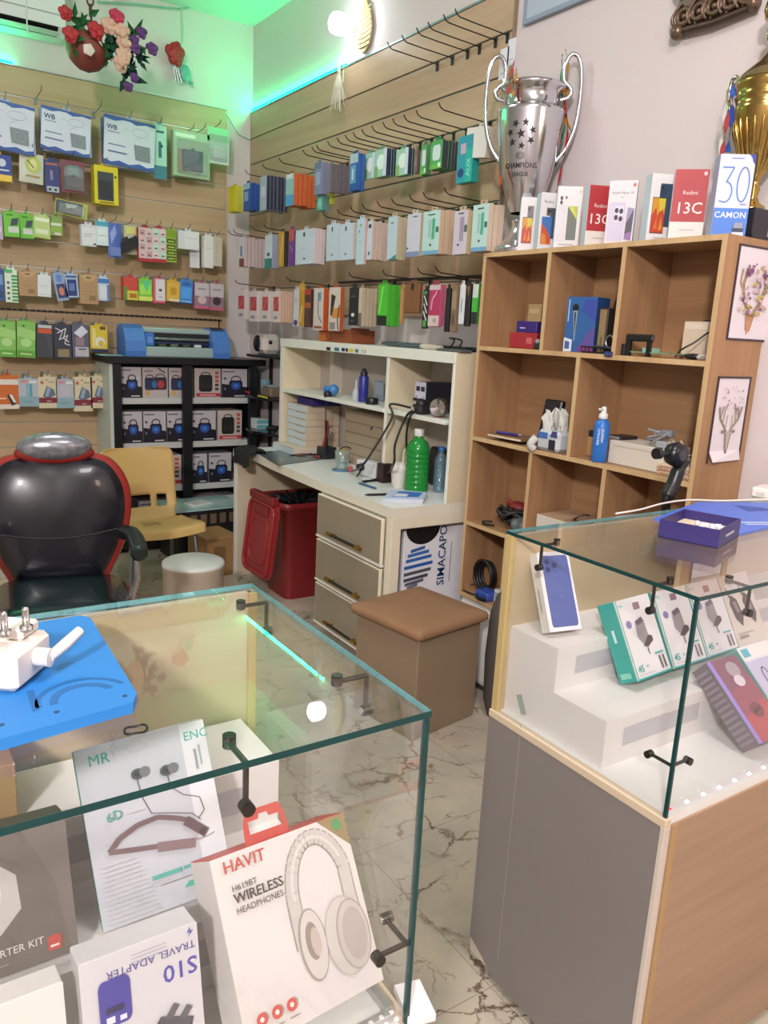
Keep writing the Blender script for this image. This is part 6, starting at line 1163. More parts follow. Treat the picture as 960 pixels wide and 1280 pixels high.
for sx in (-1, 1):
    b = MB(); b.tube(crv([(sx*.26, .16, .70), (sx*.285, .05, .715), (sx*.29, -.10, .71), (sx*.285, -.2, .70)]), [.03]+[.034]*17+[.024], M('#16211f', .35), 10); b.build('arm_pad', t)
    b = MB(); b.tube([(sx*.285, -.09, .70), (sx*.288, -.06, .56), (sx*.26, -.04, .45), (sx*.15, -.02, .42)], .016, M('#b9b4b0', .2, .8), 10); b.build('arm_post', t)
b = MB(); b.tube([(0, 0, .05), (0, 0, .42)], .028, BLK, 14); b.build('gas_column', t)
for i in range(5):
    a = 2*PI*i/5+.3; b = MB(); b.tube([(0, 0, .10), (.28*math.cos(a), .28*math.sin(a), .07)], [.028, .016], M('#1b1b1f', .35), 10); b.build('base_leg', t)
    b = MB(); b.tube([(.28*math.cos(a)-.012*math.sin(a), .28*math.sin(a)+.012*math.cos(a), .028), (.28*math.cos(a)+.012*math.sin(a), .28*math.sin(a)-.012*math.cos(a), .028)], .028, BLK, 14); b.build('caster', t)
# ------------------------------------------------------------------ low box and bags beside the yellow chair
b = MB(); b.box(-.11, .11, -.14, .14, 0, .26, M('#8d6a42', .6), .003); b.box(-.112, .112, -.142, .142, .25, .262, M('#9c784c'), .001); b.box(-.06, .02, -.141, -.1395, .08, .2, M('#6f5232')); solo('cardboard_box', b, 'brown cardboard box between the yellow chair and the desk', 'box', (1.83, 4.75, 0), .1)
t = thing('storage_crate', 'low black patterned crate with a glass sheet and papers on top', 'crate', (1.88, 5.14, 0), .05)
b = MB(); b.box(-.22, .25, -.17, .17, 0, .36, M('#1c1b1d', .5), .006); b.build('body', t)
for i in range(6):
    b = MB(); b.box(-.2+i*.07, -.155+i*.07, -.1715, -.169, .26, .33, M('#6d5a48', .5), .001); b.build('pattern_plate', t)
b = MB(); b.box(-.26, .27, -.19, .18, .361, .371, M('#9cc0bd', .1)); b.build('glass_sheet', t)
b = MB(); b.box(-.08, .08, -.06, .06, 0, .012, M('#d0d2d0', .6), .001); b.box(-.07, .07, -.05, .05, .012, .018, M('#bfc3c2')); solo('paper_pile', b, 'small pile of white papers on the black crate', 'paper', (1.86, 5.10, .3715), .4)
# ------------------------------------------------------------------ phone cartons on top of the shelf unit
ZTOP = SZ1+.0008
def standing(bl, br, ytop, nm, spec, body='#d9d8d8', side='#c3d3dc', d=.05, turn=4):
    A = at(bl[0], bl[1], 0, 2.268); A.z = ZTOP
    al = math.atan2(-A.y, -A.x)+math.radians(turn); u = Vector((-math.sin(al), math.cos(al), 0)); v = Vector((-u.y, u.x, 0))
    r = at(br[0], br[1], 0, 2.268)-CAM; w = (A.x*r.y-A.y*r.x)/(u.y*r.x-u.x*r.y)
    h = at(bl[0]+(bl[1]-ytop)*.09, ytop, 0, A.x).z-ZTOP; mid = A+u*(w/2)
    mat = Matrix(((u.x, v.x, 0, mid.x), (u.y, v.y, 0, mid.y), (0, 0, 1, ZTOP), (0, 0, 0, 1)))
    return boxed('phone_carton', nm, 'phone carton', mat, w, h, d, body, spec, group='phone cartons on the shelf unit', side=side)
def flame(x0, x1, y0, y1, c1='#b8442c', c2='#c98f2f', c3='#c9b83a'):
    w, h = x1-x0, y1-y0
    return [('r', x0-.02, y0-.012, x1+.02, y1+.012, '#2a2222'), ('r', x0, y0, x1, y1, c1), ('p', [(x0, y0+.5*h), (x0+.3*w, y0+.75*h), (x0+.45*w, y0+.45*h), (x0+.7*w, y0+.8*h), (x1, y0+.5*h), (x1, y1), (x0, y1)], c2), ('p', [(x0+.45*w, y1), (x0+.6*w, y0+.6*h), (x1, y0+.75*h), (x1, y1)], c3), ('p', [(x0+.2*w, y0+.1*h), (x0+.4*w, y0+.45*h), (x0+.5*w, y0+.1*h)], '#d06a38'), ('p', [(x0+.6*w, y0+.05*h), (x0+.75*w, y0+.5*h), (x0+.9*w, y0+.1*h)], '#c8862f')]
WF = [('r', 0, 0, 1, 1, '#d9d7d8')]
standing((647, 312.5), (666, 311), 246, 'white phone carton with orange flame phone, farthest left beside the silver trophy', WF+[('r', .45, .58, .85, .84, '#6d6a72'), ('e', .55, .78, .06, .03, '#2c2c33')]+flame(.18, .80, .16, .62))
standing((671.5, 310), (692, 308.5), 240, 'white phone carton with blue and orange phone picture, second from left', WF+[('t', 'Redmi', .48, .82, .015, '#57504d'), ('r', .62, .2, .95, .74, '#3d4a60'), ('r', .38, .6, .70, .74, '#5f584f'), ('e', .5, .68, .07, .03, '#22222a'), ('e', .62, .68, .05, .025, '#22222a'), ('r', .12, .1, .74, .58, '#3f6fb0'), ('p', [(.12, .1), (.74, .1), (.70, .22), (.4, .38), (.12, .46)], '#c4522e'), ('p', [(.12, .1), (.5, .1), (.4, .26), (.2, .3)], '#cf8440')], turn=20)
standing((691.5, 308), (722, 306), 232.5, 'white phone carton with green lit phone, third from left', WF+[('e', .17, .81, .055, .035, '#3f3c44'), ('e', .17, .74, .055, .035, '#3f3c44'), ('e', .36, .82, .04, .025, '#4a4750'), ('e', .92, .92, .05, .03, '#c9b9b4'), ('r', .05, .12, .40, .70, '#d0cdd2'), ('r', .46, .14, .86, .68, '#646a60'), ('p', [(.46, .68), (.86, .68), (.86, .46)], '#a8b43c'), ('p', [(.46, .68), (.7, .66), (.84, .5), (.6, .6)], '#c3c75a'), ('r', .2, .06, .8, .075, '#aaa6a6')])
RM = lambda: [('r', 0, 0, 1, 1, '#d9d2ca'), ('r', 0, .25, 1, 1, '#a6242b'), ('t', 'Redmi', .50, .64, .0185, '#dccfcc'), ('t', '13C', .50, .37, .050, '#e6dcd8', 'C', 0, .004), ('r', .84, .915, .93, .965, '#d8c4c0'), ('r', .3, .13, .75, .14, '#a99f98')]
standing((730.5, 304.5), (760.5, 303), 231, 'red phone carton lettered in white, partly behind its right neighbour', RM(), turn=18)
standing((755, 302.5), (789.5, 300), 226, 'white phone carton with lilac four camera phone, fifth from left', [('r', 0, 0, 1, 1, '#d6d1d4'), ('t', 'Redmi Note 14', .50, .79, .0115, '#4d464c'), ('t', 'Pro', .5, .73, .007, '#5d565c'), ('e', .90, .93, .055, .03, '#c8694a'), ('p', rrect(.04, .66, .05, .66, .06), '#c3bcd0'), ('p', rrect(.26, .60, .34, .60, .05), '#cfc9da'), ('e', .34, .53, .07, .042, '#2b2832'), ('e', .51, .52, .07, .042, '#2b2832'), ('e', .34, .42, .07, .042, '#2b2832'), ('e', .51, .40, .07, .042, '#2b2832'), ('p', [(.70, .08), (.95, .06), (.97, .56), (.74, .58)], '#4a4452'), ('p', [(.70, .30), (.95, .54), (.97, .56), (.74, .58)], '#8f84ac'), ('p', [(.70, .08), (.95, .06), (.93, .2), (.72, .16)], '#8a64a0')], turn=-6)
standing((807, 297.5), (835, 295.5), 216.6, 'white phone carton with flame screen and navy phone, third from right', WF+[('p', rrect(.40, .98, .22, .86, .05), '#2f4560'), ('p', rrect(.44, .72, .68, .84, .04), '#26384f'), ('e', .50, .80, .05, .03, '#15202e')]+flame(.14, .70, .13, .64)+[('r', .3, .05, .8, .06, '#b0aca8')], body='#d5dadd', turn=24)
standing((835, 294.5), (877.5, 292), 212, 'red phone carton lettered in white, second from right and fully visible', RM())
CB = '#4f7ed2'
standing((888.8, 288), (932, 287), 193, 'tall lavender and blue phone carton at the right end', [('r', 0, 0, 1, 1, '#cdd0e6'), ('r', 0, 0, 1, .345, CB), ('t', 'CAMON', .48, .225, .0255, '#dfe6f6', 'C', 0, .006), ('l', [(.10, .84), (.43, .84), (.25, .66)]+[(.25+.19*math.cos(a), .54+.125*math.sin(a)) for a in [1.35-2.9*i/12 for i in range(13)]]+[(.10, .43)], .0042, '#5a7fc6'), ('l', [(.74+.165*math.cos(2*PI*i/28), .635+.21*math.sin(2*PI*i/28)) for i in range(29)], .0042, '#5a7fc6'), ('r', .32, .945, .68, .958, '#7f8fc4'), ('p', [(.82, 1), (1, 1), (1, .88), (.93, .92), (.9, .96)], '#3a3f98'), ('e', .76, .09, .17, .085, '#3a4258'), ('p', [(.60, .10), (.92, .10), (.86, .17), (.66, .17)], '#8d93a8'), ('r', .60, .0, .93, .05, '#c9cedd'), ('r', .72, .39, .9, .40, '#7f8fc4')], body='#c4cadf', side='#a9b4d2', d=.06, turn=14)
# ------------------------------------------------------------------ silver cup trophy
SIL = M('#d2d3d9', .17, 1, var=.02)
c = at(653, 303, 2, ZTOP); c = Vector((2.352, at(650, 306, 0, 2.352).y, ZTOP))
t = thing('silver_trophy', 'tall silver two handled cup trophy with ribbons at the left end of the shelf top', 'trophy', tuple(c), math.radians(43))
PR = [(.104, 0), (.106, .012), (.104, .022), (.098, .028), (.088, .034), (.070, .052), (.052, .08), (.042, .108), (.043, .122), (.048, .126), (.042, .132), (.052, .16), (.080, .225), (.103, .30), (.118, .375), (.129, .45), (.136, .51), (.1375, .535), (.139, .545), (.134, .551), (.114, .553), (.108, .57), (.108, .60), (.114, .618), (.126, .626), (.131, .634), (.129, .643), (.120, .647), (.112, .64), (.105, .58), (.10, .5), (.06, .3), (.001, .26)]
b = MB(); b.lathe(PR[:11], SIL, 40, capb=True); b.build('foot', t); b = MB(); b.lathe(PR[11:], SIL, 48); b.build('cup', t)
for sg in (1, -1):
    b = MB(); b.tube(crv([(0, sg*.112, .36), (0, sg*.150, .41), (0, sg*.178, .49), (0, sg*.188, .58), (0, sg*.185, .685), (0, sg*.168, .745), (0, sg*.140, .757), (0, sg*.118, .72), (0, sg*.118, .665), (0, sg*.138, .645), (0, sg*.152, .622), (0, sg*.140, .60), (0, sg*.112, .592)], 8), .0085, SIL, 12); b.build('handle', t)
def rad(z):
    for (r0, z0), (r1, z1) in zip(PR[11:], PR[12:]):
        if z0 <= z <= z1: return r0+(r1-r0)*(z-z0)/max(1e-6, z1-z0)
    return .1
def wrap(mb, pts, faces, m, th0, zc, k=1.0): mb.add([((rad(zc+y)+.0012)*math.cos(th0+x/rad(zc+y)), (rad(zc+y)+.0012)*math.sin(th0+x/rad(zc+y)), zc+y) for x, y in pts], faces, m)
b = MB(); EN = M('#141418', .6); th0 = math.radians(-147-43)
def star(x, y, r, ro): return [(x+(r if i % 2 == 0 else r*.42)*math.cos(PI/2+ro+i*PI/5), y+(r if i % 2 == 0 else r*.42)*math.sin(PI/2+ro+i*PI/5)) for i in range(10)]
def stf(mb, x, y, r, ro):
    p = star(x, y, r, ro)+[(x, y)]; wrap(mb, p, [(10, i, (i+1) % 10) for i in range(10)], EN, th0, .44)
stf(b, 0, 0, .019, .2)
for i in range(7): a = 2*PI*i/7+.3; stf(b, .048*math.cos(a), .043*math.sin(a), .0155, a)
for s, z, sz in (('CHAMPIONS', .318, .024), ('LEAGUE', .288, .019)):
    vs, fs, w = glyphs(s, .008); wrap(b, [((x-w/2)*sz*1.0, y*sz*1.15) for x, y in vs], fs, EN, th0, z)
for r in (.017, .012, .006): wrap(b, [(q*math.cos(a*PI/12), q*.8*math.sin(a*PI/12)+.0) for a in range(24) for q in (r, r-.0018)], [(2*a, (2*a+2) % 48, (2*a+3) % 48, 2*a+1) for a in range(24)], EN, th0, .362)
b.build('engraving', t)
def ribbon(nm, pts, wd, m, label):
    P = crv(pts, 6); b = MB(); vs = []; n = len(P)
    for i, p in enumerate(P): a = .7*math.sin(i*.7)+.6; d = Vector((math.sin(a)*.55, math.cos(a), 0))*wd/2; vs += [p-d, p+d]
    fs = [(2*i, 2*i+1, 2*i+3, 2*i+2) for i in range(n-1)]; k = len(vs); e = Vector((-.0012, 0, 0)); vs += [p+e for p in vs]; fs += [tuple(k+q for q in f[::-1]) for f in fs]
    b.add(vs, fs, M(m, .4), True); return solo(nm, b, label, 'ribbon')
RXp = 2.35
def rp(pts, X=RXp): return [tuple(at(x, y, 0, X)) for x, y in pts]
ribbon('ribbon', rp([(703, 68), (702, 100), (704, 140), (703, 170), (697, 200), (688, 216)], 2.45), .018, '#2f8a4a', 'green ribbon hanging from the right handle of the silver trophy')
ribbon('ribbon', rp([(707, 62), (710, 80), (709, 100), (709, 125), (708, 150), (716, 167)], 2.455), .016, '#c98a2c', 'orange ribbon on the right handle of the silver trophy')
ribbon('ribbon', rp([(708, 100), (706, 130), (710, 158), (706, 190), (701, 215), (695, 242)], 2.45), .012, '#a8252c', 'red ribbon trailing lowest from the right handle of the silver trophy')
ribbon('ribbon', rp([(643, 76), (640, 88), (637, 102), (636, 118)], 2.21), .020, '#b23a2c', 'red ribbon on the left handle of the silver trophy')
ribbon('ribbon', rp([(646, 84), (645, 95), (643, 110), (641, 120)], 2.215), .014, '#cf8f34', 'orange ribbon on the left handle of the silver trophy')
ribbon('ribbon', rp([(624, 208), (625, 222), (627, 240)], 2.22), .013, '#c2472a', 'red-orange ribbon end low at the left of the silver trophy')
# ------------------------------------------------------------------ gold cup trophy at the right edge
GLD = M('#b39657', .2, 1, var=.03); GLW = M('#d8d0b4', .12, 1)
c = Vector((2.425, at(935, 286, 0, 2.425).y, ZTOP))
t = thing('gold_trophy', 'gold lidded cup trophy on a black base at the right edge', 'trophy', tuple(c))
t.scale = (.88, .88, .88)
b = MB(); b.box(-.062, .062, -.062, .062, 0, .012, M('#1c1c22', .2), .002); b.box(-.05, .05, -.05, .05, .012, .105, M('#23232b', .15), .003); b.build('base', t)
b = MB(); b.lathe([(.048, .105), (.046, .115), (.028, .125), (.016, .15), (.022, .175), (.014, .19), (.018, .21), (.03, .23), (.055, .27), (.082, .33), (.098, .39), (.104, .43), (.106, .445), (.102, .45), (.104, .47), (.108, .478), (.104, .486), (.107, .50), (.112, .515), (.113, .53), (.105, .533)], GLD, 44)
for i in range(22):
    a = 2*PI*i/22; b.tube([(.03*math.cos(a), .03*math.sin(a), .232), (.067*math.cos(a), .067*math.sin(a), .29), (.094*math.cos(a), .094*math.sin(a), .365), (.1*math.cos(a), .1*math.sin(a), .40)], [.002, .006, .007, .002], GLD, 6)
b.build('cup', t)
b = MB(); b.lathe([(.11, .532), (.104, .545), (.085, .565), (.055, .59), (.03, .615), (.018, .63), (.016, .65)], M('#c8b98c', .15, 1), 40); b.build('lid', t)
b = MB(); b.lathe([(.016, .65), (.03, .66), (.036, .685), (.03, .705), (.014, .71), (.02, .72)], GLW, 26); b.lathe([(.02, .72), (.044, .732), (.05, .76), (.046, .785), (.02, .80), (.012, .82), (.02, .84), (.001, .86)], GLD, 26); b.build('finial', t)
for sg in (1, -1):
    b = MB(); b.tube(crv([(0, sg*.10, .40), (0, sg*.135, .44), (0, sg*.155, .50), (0, sg*.152, .56), (0, sg*.135, .575), (0, sg*.118, .55), (0, sg*.118, .515), (0, sg*.108, .50)], 6), .008, GLW, 10); b.build('handle', t)
ribbon('ribbon', rp([(917, 98), (917, 112), (915, 130), (914, 155), (909, 190)], 2.37), .026, '#3558b8', 'blue ribbon hanging from the gold trophy handle')
ribbon('ribbon', rp([(912, 125), (909, 150), (905, 175), (903, 192)], 2.36), .018, '#a8353a', 'red ribbon beside the blue one on the gold trophy')
ribbon('ribbon', rp([(909, 112), (906, 140), (903, 165), (900, 192)], 2.365), .014, '#cfc6c6', 'white ribbon beside the red one on the gold trophy')
# ------------------------------------------------------------------ things in the cubbies
S1, S2, S3, S4 = 1.5598, 1.1668, .7788, .4388
def on1(x, y, z): return at(x, y, 2, z)
def put(nm, b, label, cat, px_, z, rotz=0, dx=0):
    p = at(px_[0], px_[1], 2, z) if z < 1.4 else at(px_[0], px_[1], 0, 2.29); return solo(nm, b, label, cat, (p.x+dx, p.y, z), rotz)
b = MB(); b.box(0, .10, -.085, .065, 0, .064, M('#9c2a34', .4), .002); b.quad([(-.0006, -.06, .02), (-.0006, -.03, .02), (-.0006, -.03, .044), (-.0006, -.06, .044)], '#b9605f'); b.box(-.0008, .1, -.0857, -.0849, .002, .062, M('#7f2430')); ro = put('red_box', b, 'red carton on the upper left cubby shelf', 'box', (650, 436), S1, .1)
b = MB(); b.box(0, .09, -.06, .05, 0, .045, M('#35246f', .4), .002); b.quad([(-.0006, -.0, .015), (-.0006, .03, .015), (-.0006, .03, .02), (-.0006, -.0, .02)], '#b9b0d0'); solo('purple_box', b, 'dark purple carton lying on the red carton', 'box', (ro.location.x+.006, ro.location.y-.015, S1+.0652), .1)
b = MB(); b.box(0, .05, -.03, .03, 0, .085, M('#4f6a78', .5), .002); b.box(-.0006, 0, -.024, .024, .06, .075, M('#7f98a2')); put('grey_box', b, 'small grey-blue carton at the left wall of the upper cubby', 'box', (631, 430), S1, 0, .10)
b = MB(); b.box(0, .006, -.04, .04, 0, .19, M('#c3ab7c', .6), .001); b.box(-.0006, 0, -.03, .03, .15, .17, M('#d6c49a')); solo('cream_card', b, 'cream card leaning behind the purple carton', 'card', (2.485, at(667, 400, 0, 2.485).y, S1))
b = MB(); b.box(0, .03, -.022, .022, 0, .028, M('#2b2a2e', .4), .005); b.ball((.01, .005, .03), .012, M('#8d9094', .3), 10); put('small_adapter', b, 'small black adapter in front of the red carton', 'adapter', (671, 438), S1, .2)
w, h, d = .125, .205, .10; p = on1(722, 441, S1)
s = [('r', 0, 0, 1, 1, '#2c5a94'), ('p', [(.45, 0), (1, 0), (1, .5), (.7, .3)], '#5a4a8c'), ('p', [(.5, .75), (1, .55), (1, .95), (.6, .95)], '#35489a'), ('r', .5, .02, 1, .12, '#7a3a78'), ('e', .30, .80, .11, .07, '#15171d'), ('p', [(.23, .75), (.38, .75), (.36, .2), (.33, .2)], '#8d97a4'), ('p', [(.27, .72), (.33, .72), (.34, .25)], '#1d2230'), ('r', .06, .55, .10, .95, '#9fb8d6'), ('p', [(0, 0), (.28, 0), (.28, .22), (0, .26)], '#cfd3de'), ('p', [(.04, .05), (.2, .05), (.2, .18), (.04, .2)], '#3f5f9c')]
boxed('microphone_carton', 'blue carton picturing a black microphone in the middle upper cubby', 'carton', T3(2.30, at(722, 438, 0, 2.30).y, S1) @ RZ(-PI/2+.25), w, h, d, '#274f86', s)
b = MB(); b.box(0, .06, -.022, .022, 0, .165, M('#2b2420', .4), .002); b.box(-.0008, 0, -.016, .016, .004, .16, M('#a58a68', .3, .4)); b.box(-.0012, -.0008, -.006, .004, .03, .06, M('#6d5a44')); solo('flask_carton', b, 'tall black and gold carton beside the microphone carton', 'carton', (2.31, at(750, 435, 0, 2.31).y, S1))
b = MB(); b.tube(crv([(.0, .01, .0), (.0, .02, .09), (.02, .02, .17), (.02, -.0, .215), (.02, -.035, .21), (.02, -.04, .16), (.0, -.02, .13), (-.0, -.05, .11), (.0, -.06, .05), (.01, -.03, .0)], 7), .007, BLK, 8); b.box(-.0, .05, -.05, .01, 0, .12, M('#1a1a1d', .5), .015); solo('black_headset', b, 'black headset and cable propped beside the black and gold carton', 'headset', (2.40, at(764, 430, 0, 2.40).y, S1))
t = thing('mesh_tray', 'shallow black mesh tray of small tools in the middle upper cubby', 'tray', (2.275, at(750, 440, 0, 2.275).y, S1)); b = MB(); b.box(-.015, .05, -.075, .075, 0, .006, M('#1d1e24', .4)); 
for i in range(9): b.tube([(-.015, -.075+i*.01875, .0), (-.02, -.075+i*.01875, .022)], .0015, BLK, 5)
b.tube([(-.02, -.078, .022), (-.02, .078, .022), (.055, .078, .022), (.055, -.078, .022)], .0025, BLK, 6, closed=True); b.build('tray', t); b = MB(); b.tube([(-.0, -.05, .02), (.02, .05, .024)], .006, M('#2c3348', .4), 8); b.build('tool', t); b = MB(); b.lathe([(.02, -.004), (.025, 0), (.02, .004)], M('#9aa0a8', .3, .7), 14, T3(0, -.04, .045) @ RY(PI/2)); b.build('ring', t)
b = MB(); b.box(-.006, .006, -.018, .014, -.014, .004, M('#253060', .4), .002); b.box(-.007, -.006, -.01, .008, -.010, 0, M('#3a4880')); solo('blue_clip', b, 'small blue clip on the edge of the upper shelf', 'clip', (2.2435, at(760, 446, 0, 2.245).y, S1+.006))
t = thing('circuit_board', 'green circuit board with a black handle in the right upper cubby', 'circuit board', (2.30, at(815, 446, 0, 2.30).y, S1)); b = MB(); b.box(-.04, .06, -.10, .075, .012, .016, M('#6d8f78', .4)); b.box(-.03, -.0, -.03, .02, .016, .03, M('#8fb0a0')); b.box(.01, .04, .02, .06, .016, .026, M('#3a4a42')); b.build('board', t)
b = MB(); b.box(-.045, -.03, -.03, .09, .05, .075, M('#17181b', .4), .006); b.box(-.043, -.032, .065, .085, .0, .055, BLK); b.box(-.043, -.032, -.02, -.005, .0, .055, BLK); b.build('handle', t); b = MB(); b.box(-.03, .0, .10, .115, 0, .04, M('#1d1d20'), .002); b.build('bracket', t)
b = MB(); b.box(0, .05, -.055, .045, 0, .125, M('#cdb9a4', .5), .003); b.box(-.0006, 0, -.05, .04, .1, .118, M('#d8c8b6')); b.box(.01, .04, -.057, -.02, .125, .131, M('#3a332e')); solo('white_carton', b, 'cream carton standing in the right upper cubby', 'carton', (2.36, at(864, 445, 0, 2.36).y, S1))
b = MB(); b.tube(crv([tuple(at(844, 446, 2, S1+.004)), tuple(at(852, 437, 0, 2.29)), tuple(at(868, 428, 0, 2.30)), tuple(at(885, 416, 0, 2.33)), tuple(at(890, 417, 0, 2.36))]), .003, BLK, 7); solo('thin_black_cable', b, 'thin black cable arching before the cream carton', 'cable')
b = MB(); b.ball((0, 0, .01), .035, M('#17181c', .35), 14, (.7, 1, .3)); put('computer_mouse', b, 'flat black mouse in front of the cream carton', 'mouse', (862, 447), S1, 0, .02)
b = MB(); b.box(-.02, .02, -.03, .03, 0, .018, M('#b9b3ab', .4), .006); b.box(-.021, -.02, -.01, .01, .004, .014, M('#8d8880')); put('charger_block', b, 'small pale charger block at the right of the upper shelf', 'charger', (879, 448), S1, 0, .02)
# middle row
for i in range(2):
    b = MB(); b.box(-.01, .13, -.10, .10, 0, .012, M(['#6d4c3a', '#7d5a44'][i], .6), .002); b.box(-.0104, -.009, -.098, .098, .002, .010, M('#cdbfa8')); put('notebook', b, ['lower brown notebook in the left middle cubby', 'upper brown notebook in the left middle cubby'][i], 'notebook', (625, 549), S2+i*.0125, .06*i, .03)
b = MB(); b.tube([(0, -.06, .006), (0, .05, .006)], .006, M('#3a2c7a', .35), 8); b.tube([(0, -.075, .006), (0, -.06, .006)], [.002, .006], M('#8d8a90', .3), 8); put('purple_pen', b, 'purple pen lying on the brown notebooks', 'pen', (620, 544), S2+.0255, .3, .06)
b = MB(); b.T = RY(math.radians(10)); b.box(0, .03, -.05, .05, .006, .195, M('#1b1a1f', .35), .006); b.box(-.001, 0, -.042, .042, .06, .185, M('#25242b', .2)); solo('black_tablet', b, 'black handset standing upright beside the tissues', 'device', (2.36, at(673, 552, 0, 2.33).y, S2))
t = thing('tissue_pack', 'white and blue tissue pack with a crumpled tissue pulled out', 'tissues', (2.275, at(690, 557, 0, 2.275).y, S2))
b = MB(); b.box(-.03, .06, -.06, .065, 0, .085, M('#b9c0c4', .5), .015); b.box(-.031, -.03, -.045, -.01, .01, .05, M('#1f2230')); b.box(-.0312, -.03, .0, .05, .05, .075, M('#3f66b0')); b.quad([(-.0315, -.055, .06), (-.0315, -.015, .06), (-.0315, -.025, .085), (-.0315, -.05, .085)], '#41427e'); b.build('pack', t)
b = MB(); rn = random.Random(12)
for k in range(7):
    a = k*.9; vs = []; r0 = rn.uniform(.02, .035); hh = rn.uniform(.05, .09); ce = (rn.uniform(-.01, .02), rn.uniform(-.03, .03))
    for j in range(5):
        for i in range(7):
            u = i/6-.5; v = j/4; w_ = r0*(.35+1.1*v); vs.append((ce[0]+w_*math.cos(a)*u*2+.012*math.sin(5*u+k+3*v), ce[1]+w_*math.sin(a)*u*2+.012*math.cos(7*u+k), .075+hh*v+.016*math.sin(9*u+2*k)*v))
    b.add(vs, [(j*7+i, j*7+i+1, j*7+i+8, j*7+i+7) for j in range(4) for i in range(6)], M('#cbcbc6', .8), True)
b.tube(crv([(-.03, .06, .05), (-.045, .075, .02), (-.03, .07, .0)], 4), .016, M('#c3c5c2', .8), 8); b.build('crumpled_tissue', t)
b = MB(); b.box(-.03, .02, -.04, .04, 0, .012, M('#2f8a45', .5), .002); b.box(-.0305, -.03, -.03, .03, .003, .009, M('#5fae70')); put('green_card_box', b, 'flat green box in front of the tissue pack', 'box', (693, 563), S2, 0, .015)
p = on1(749, 570, S2); t = thing('spray_bottle', 'blue screen cleaner spray bottle with a white nozzle', 'spray bottle', (2.27, at(749, 567, 0, 2.27).y, S2))
BB = M('#2d6fc0', .35, var=.03)
b = MB(); b.lathe([(.026, 0), (.029, .004), (.029, .135), (.024, .15), (.014, .156), (.014, .165)], BB, 24, capb=True); b.build('bottle', t)
b = MB(); b.lathe([(.016, .160), (.017, .163), (.017, .176), (.010, .182), (.009, .20), (.007, .204), (.001, .205)], M('#d9d9d6', .4), 20); b.box(-.026, .0, -.005, .005, .19, .199, M('#d9d9d6', .4), .002); b.build('nozzle', t)
b = MB(); th = math.radians(-139)
for j, (tx, zz) in enumerate((('SCREEN', .0), ('CLEANER', .0))):
    vs, fs, w = glyphs(tx, .01); off = (.0085 if j == 0 else -.0065); z0 = .125
    b.add([((.0294)*math.cos(th+(off+(-y)*-.011*-1)/.029), .0294*math.sin(th+(off-y*.011*-1*-1)/.029), z0-x*.0145) for x, y in vs], fs, M('#dfe6ee'))
b.build('lettering', t)
b = MB(); b.box(0, .04, -.02, .025, 0, .075, M('#a8865a', .5), .002); b.box(.0, .03, -.018, .02, .075, .10, M('#202228', .4), .003); solo('small_carton', b, 'small tan carton with black top left of the spray bottle', 'carton', (2.34, at(737, 562, 0, 2.34).y, S2))
t = thing('cable_carton', 'long white open carton of tangled cables beside the spray bottle', 'carton', (2.30, at(795, 575, 0, 2.30).y, S2)); b = MB(); b.box(-.01, .14, -.12, .12, 0, .085, M('#cdc4b8', .5), .002); b.box(-.0105, -.01, -.1, .1, .065, .07, M('#b9ae9f')); b.build('box_body', t)
b = MB(); b.box(.01, .10, -.0, .07, .086, .098, M('#1d1d22', .4), .002); b.box(.009, .0095, .01, .06, .088, .096, M('#8d8d90')); solo('black_case', b, 'flat black case lying on the long white carton', 'case', (2.31, at(775, 540, 0, 2.33).y-.02, S2))
rn = random.Random(21)
for k in range(4):
    b = MB(); c0 = at((838, 826, 852, 862)[k], (560, 548, 572, 582)[k], 0, 2.32); pts = [(c0.x+rn.uniform(-.03, .03), c0.y+rn.uniform(-.05, .05), max(S2+.005, c0.z+rn.uniform(-.035, .035))) for i in range(9)]
    b.tube(crv(pts, 5), .0045, M(['#b5aca2', '#8f8f92', '#c3b8ac', '#a88f7a'][k], .4), 6); b.box(pts[0][0]-.014, pts[0][0]+.014, pts[0][1]-.02, pts[0][1]+.02, pts[0][2]-.012, pts[0][2]+.012, M(['#9a9ea2', '#777b80', '#b5b0aa', '#9c8878'][k], .4), .004); solo('tangled_cable', b, ['cream tangled cable spilling out by the right shelf side', 'grey tangled cable on top of the long white carton', 'pale tangled cable behind the black holder knob', 'tan tangled cable lowest at the right shelf side'][k], 'cable')
for i in range(3):
    b = MB(); b.box(-.02, .1, -.07, .06, 0, .012, M(['#c3a688', '#b5937a', '#cdb79c'][i], .6), .001); b.box(-.0205, -.02, -.06, .05, .003, .006, M('#8d6a52')); solo('flat_pack', b, ['lowest flat tan pack at the right end of the middle shelf', 'middle flat tan pack at the right end of the middle shelf', 'top flat tan pack at the right end of the middle shelf'][i], 'pack', (2.30, 1.662, S2+i*.0125), .05*i)
# lower row
rn = random.Random(17); b = MB()
for k in range(5):
    pts = [(rn.uniform(-.03, .10), .08*math.cos(a+k)+rn.uniform(-.02, .02), .015+.05*abs(math.sin(a*1.3+k))+rn.uniform(0, .02)) for a in [i*.7 for i in range(9)]]; b.tube(crv(pts, 5), .009, M('#19181c', .5), 7)
b.tube(crv([(-.05, .03, .006), (-.07, .07, .005), (-.05, .11, .006), (-.02, .08, .01)], 6), .005, BLK, 6); solo('cable_heap', b, 'heap of black cables in the left lower cubby', 'cables', (2.33, at(635, 652, 0, 2.33).y, S3+.004))
b = MB(); b.ball((0, 0, .03), .05, M('#7d2a2a', .5), 12, (.8, 1, .5)); b.tube([(0, -.04, .03), (-.02, .05, .05)], .012, M('#8a3030', .5), 8); solo('red_cloth', b, 'dark red cloth behind the black cable heap', 'cloth', (2.44, at(648, 628, 0, 2.44).y, S3+.045))
b = MB(); rn = random.Random(5)
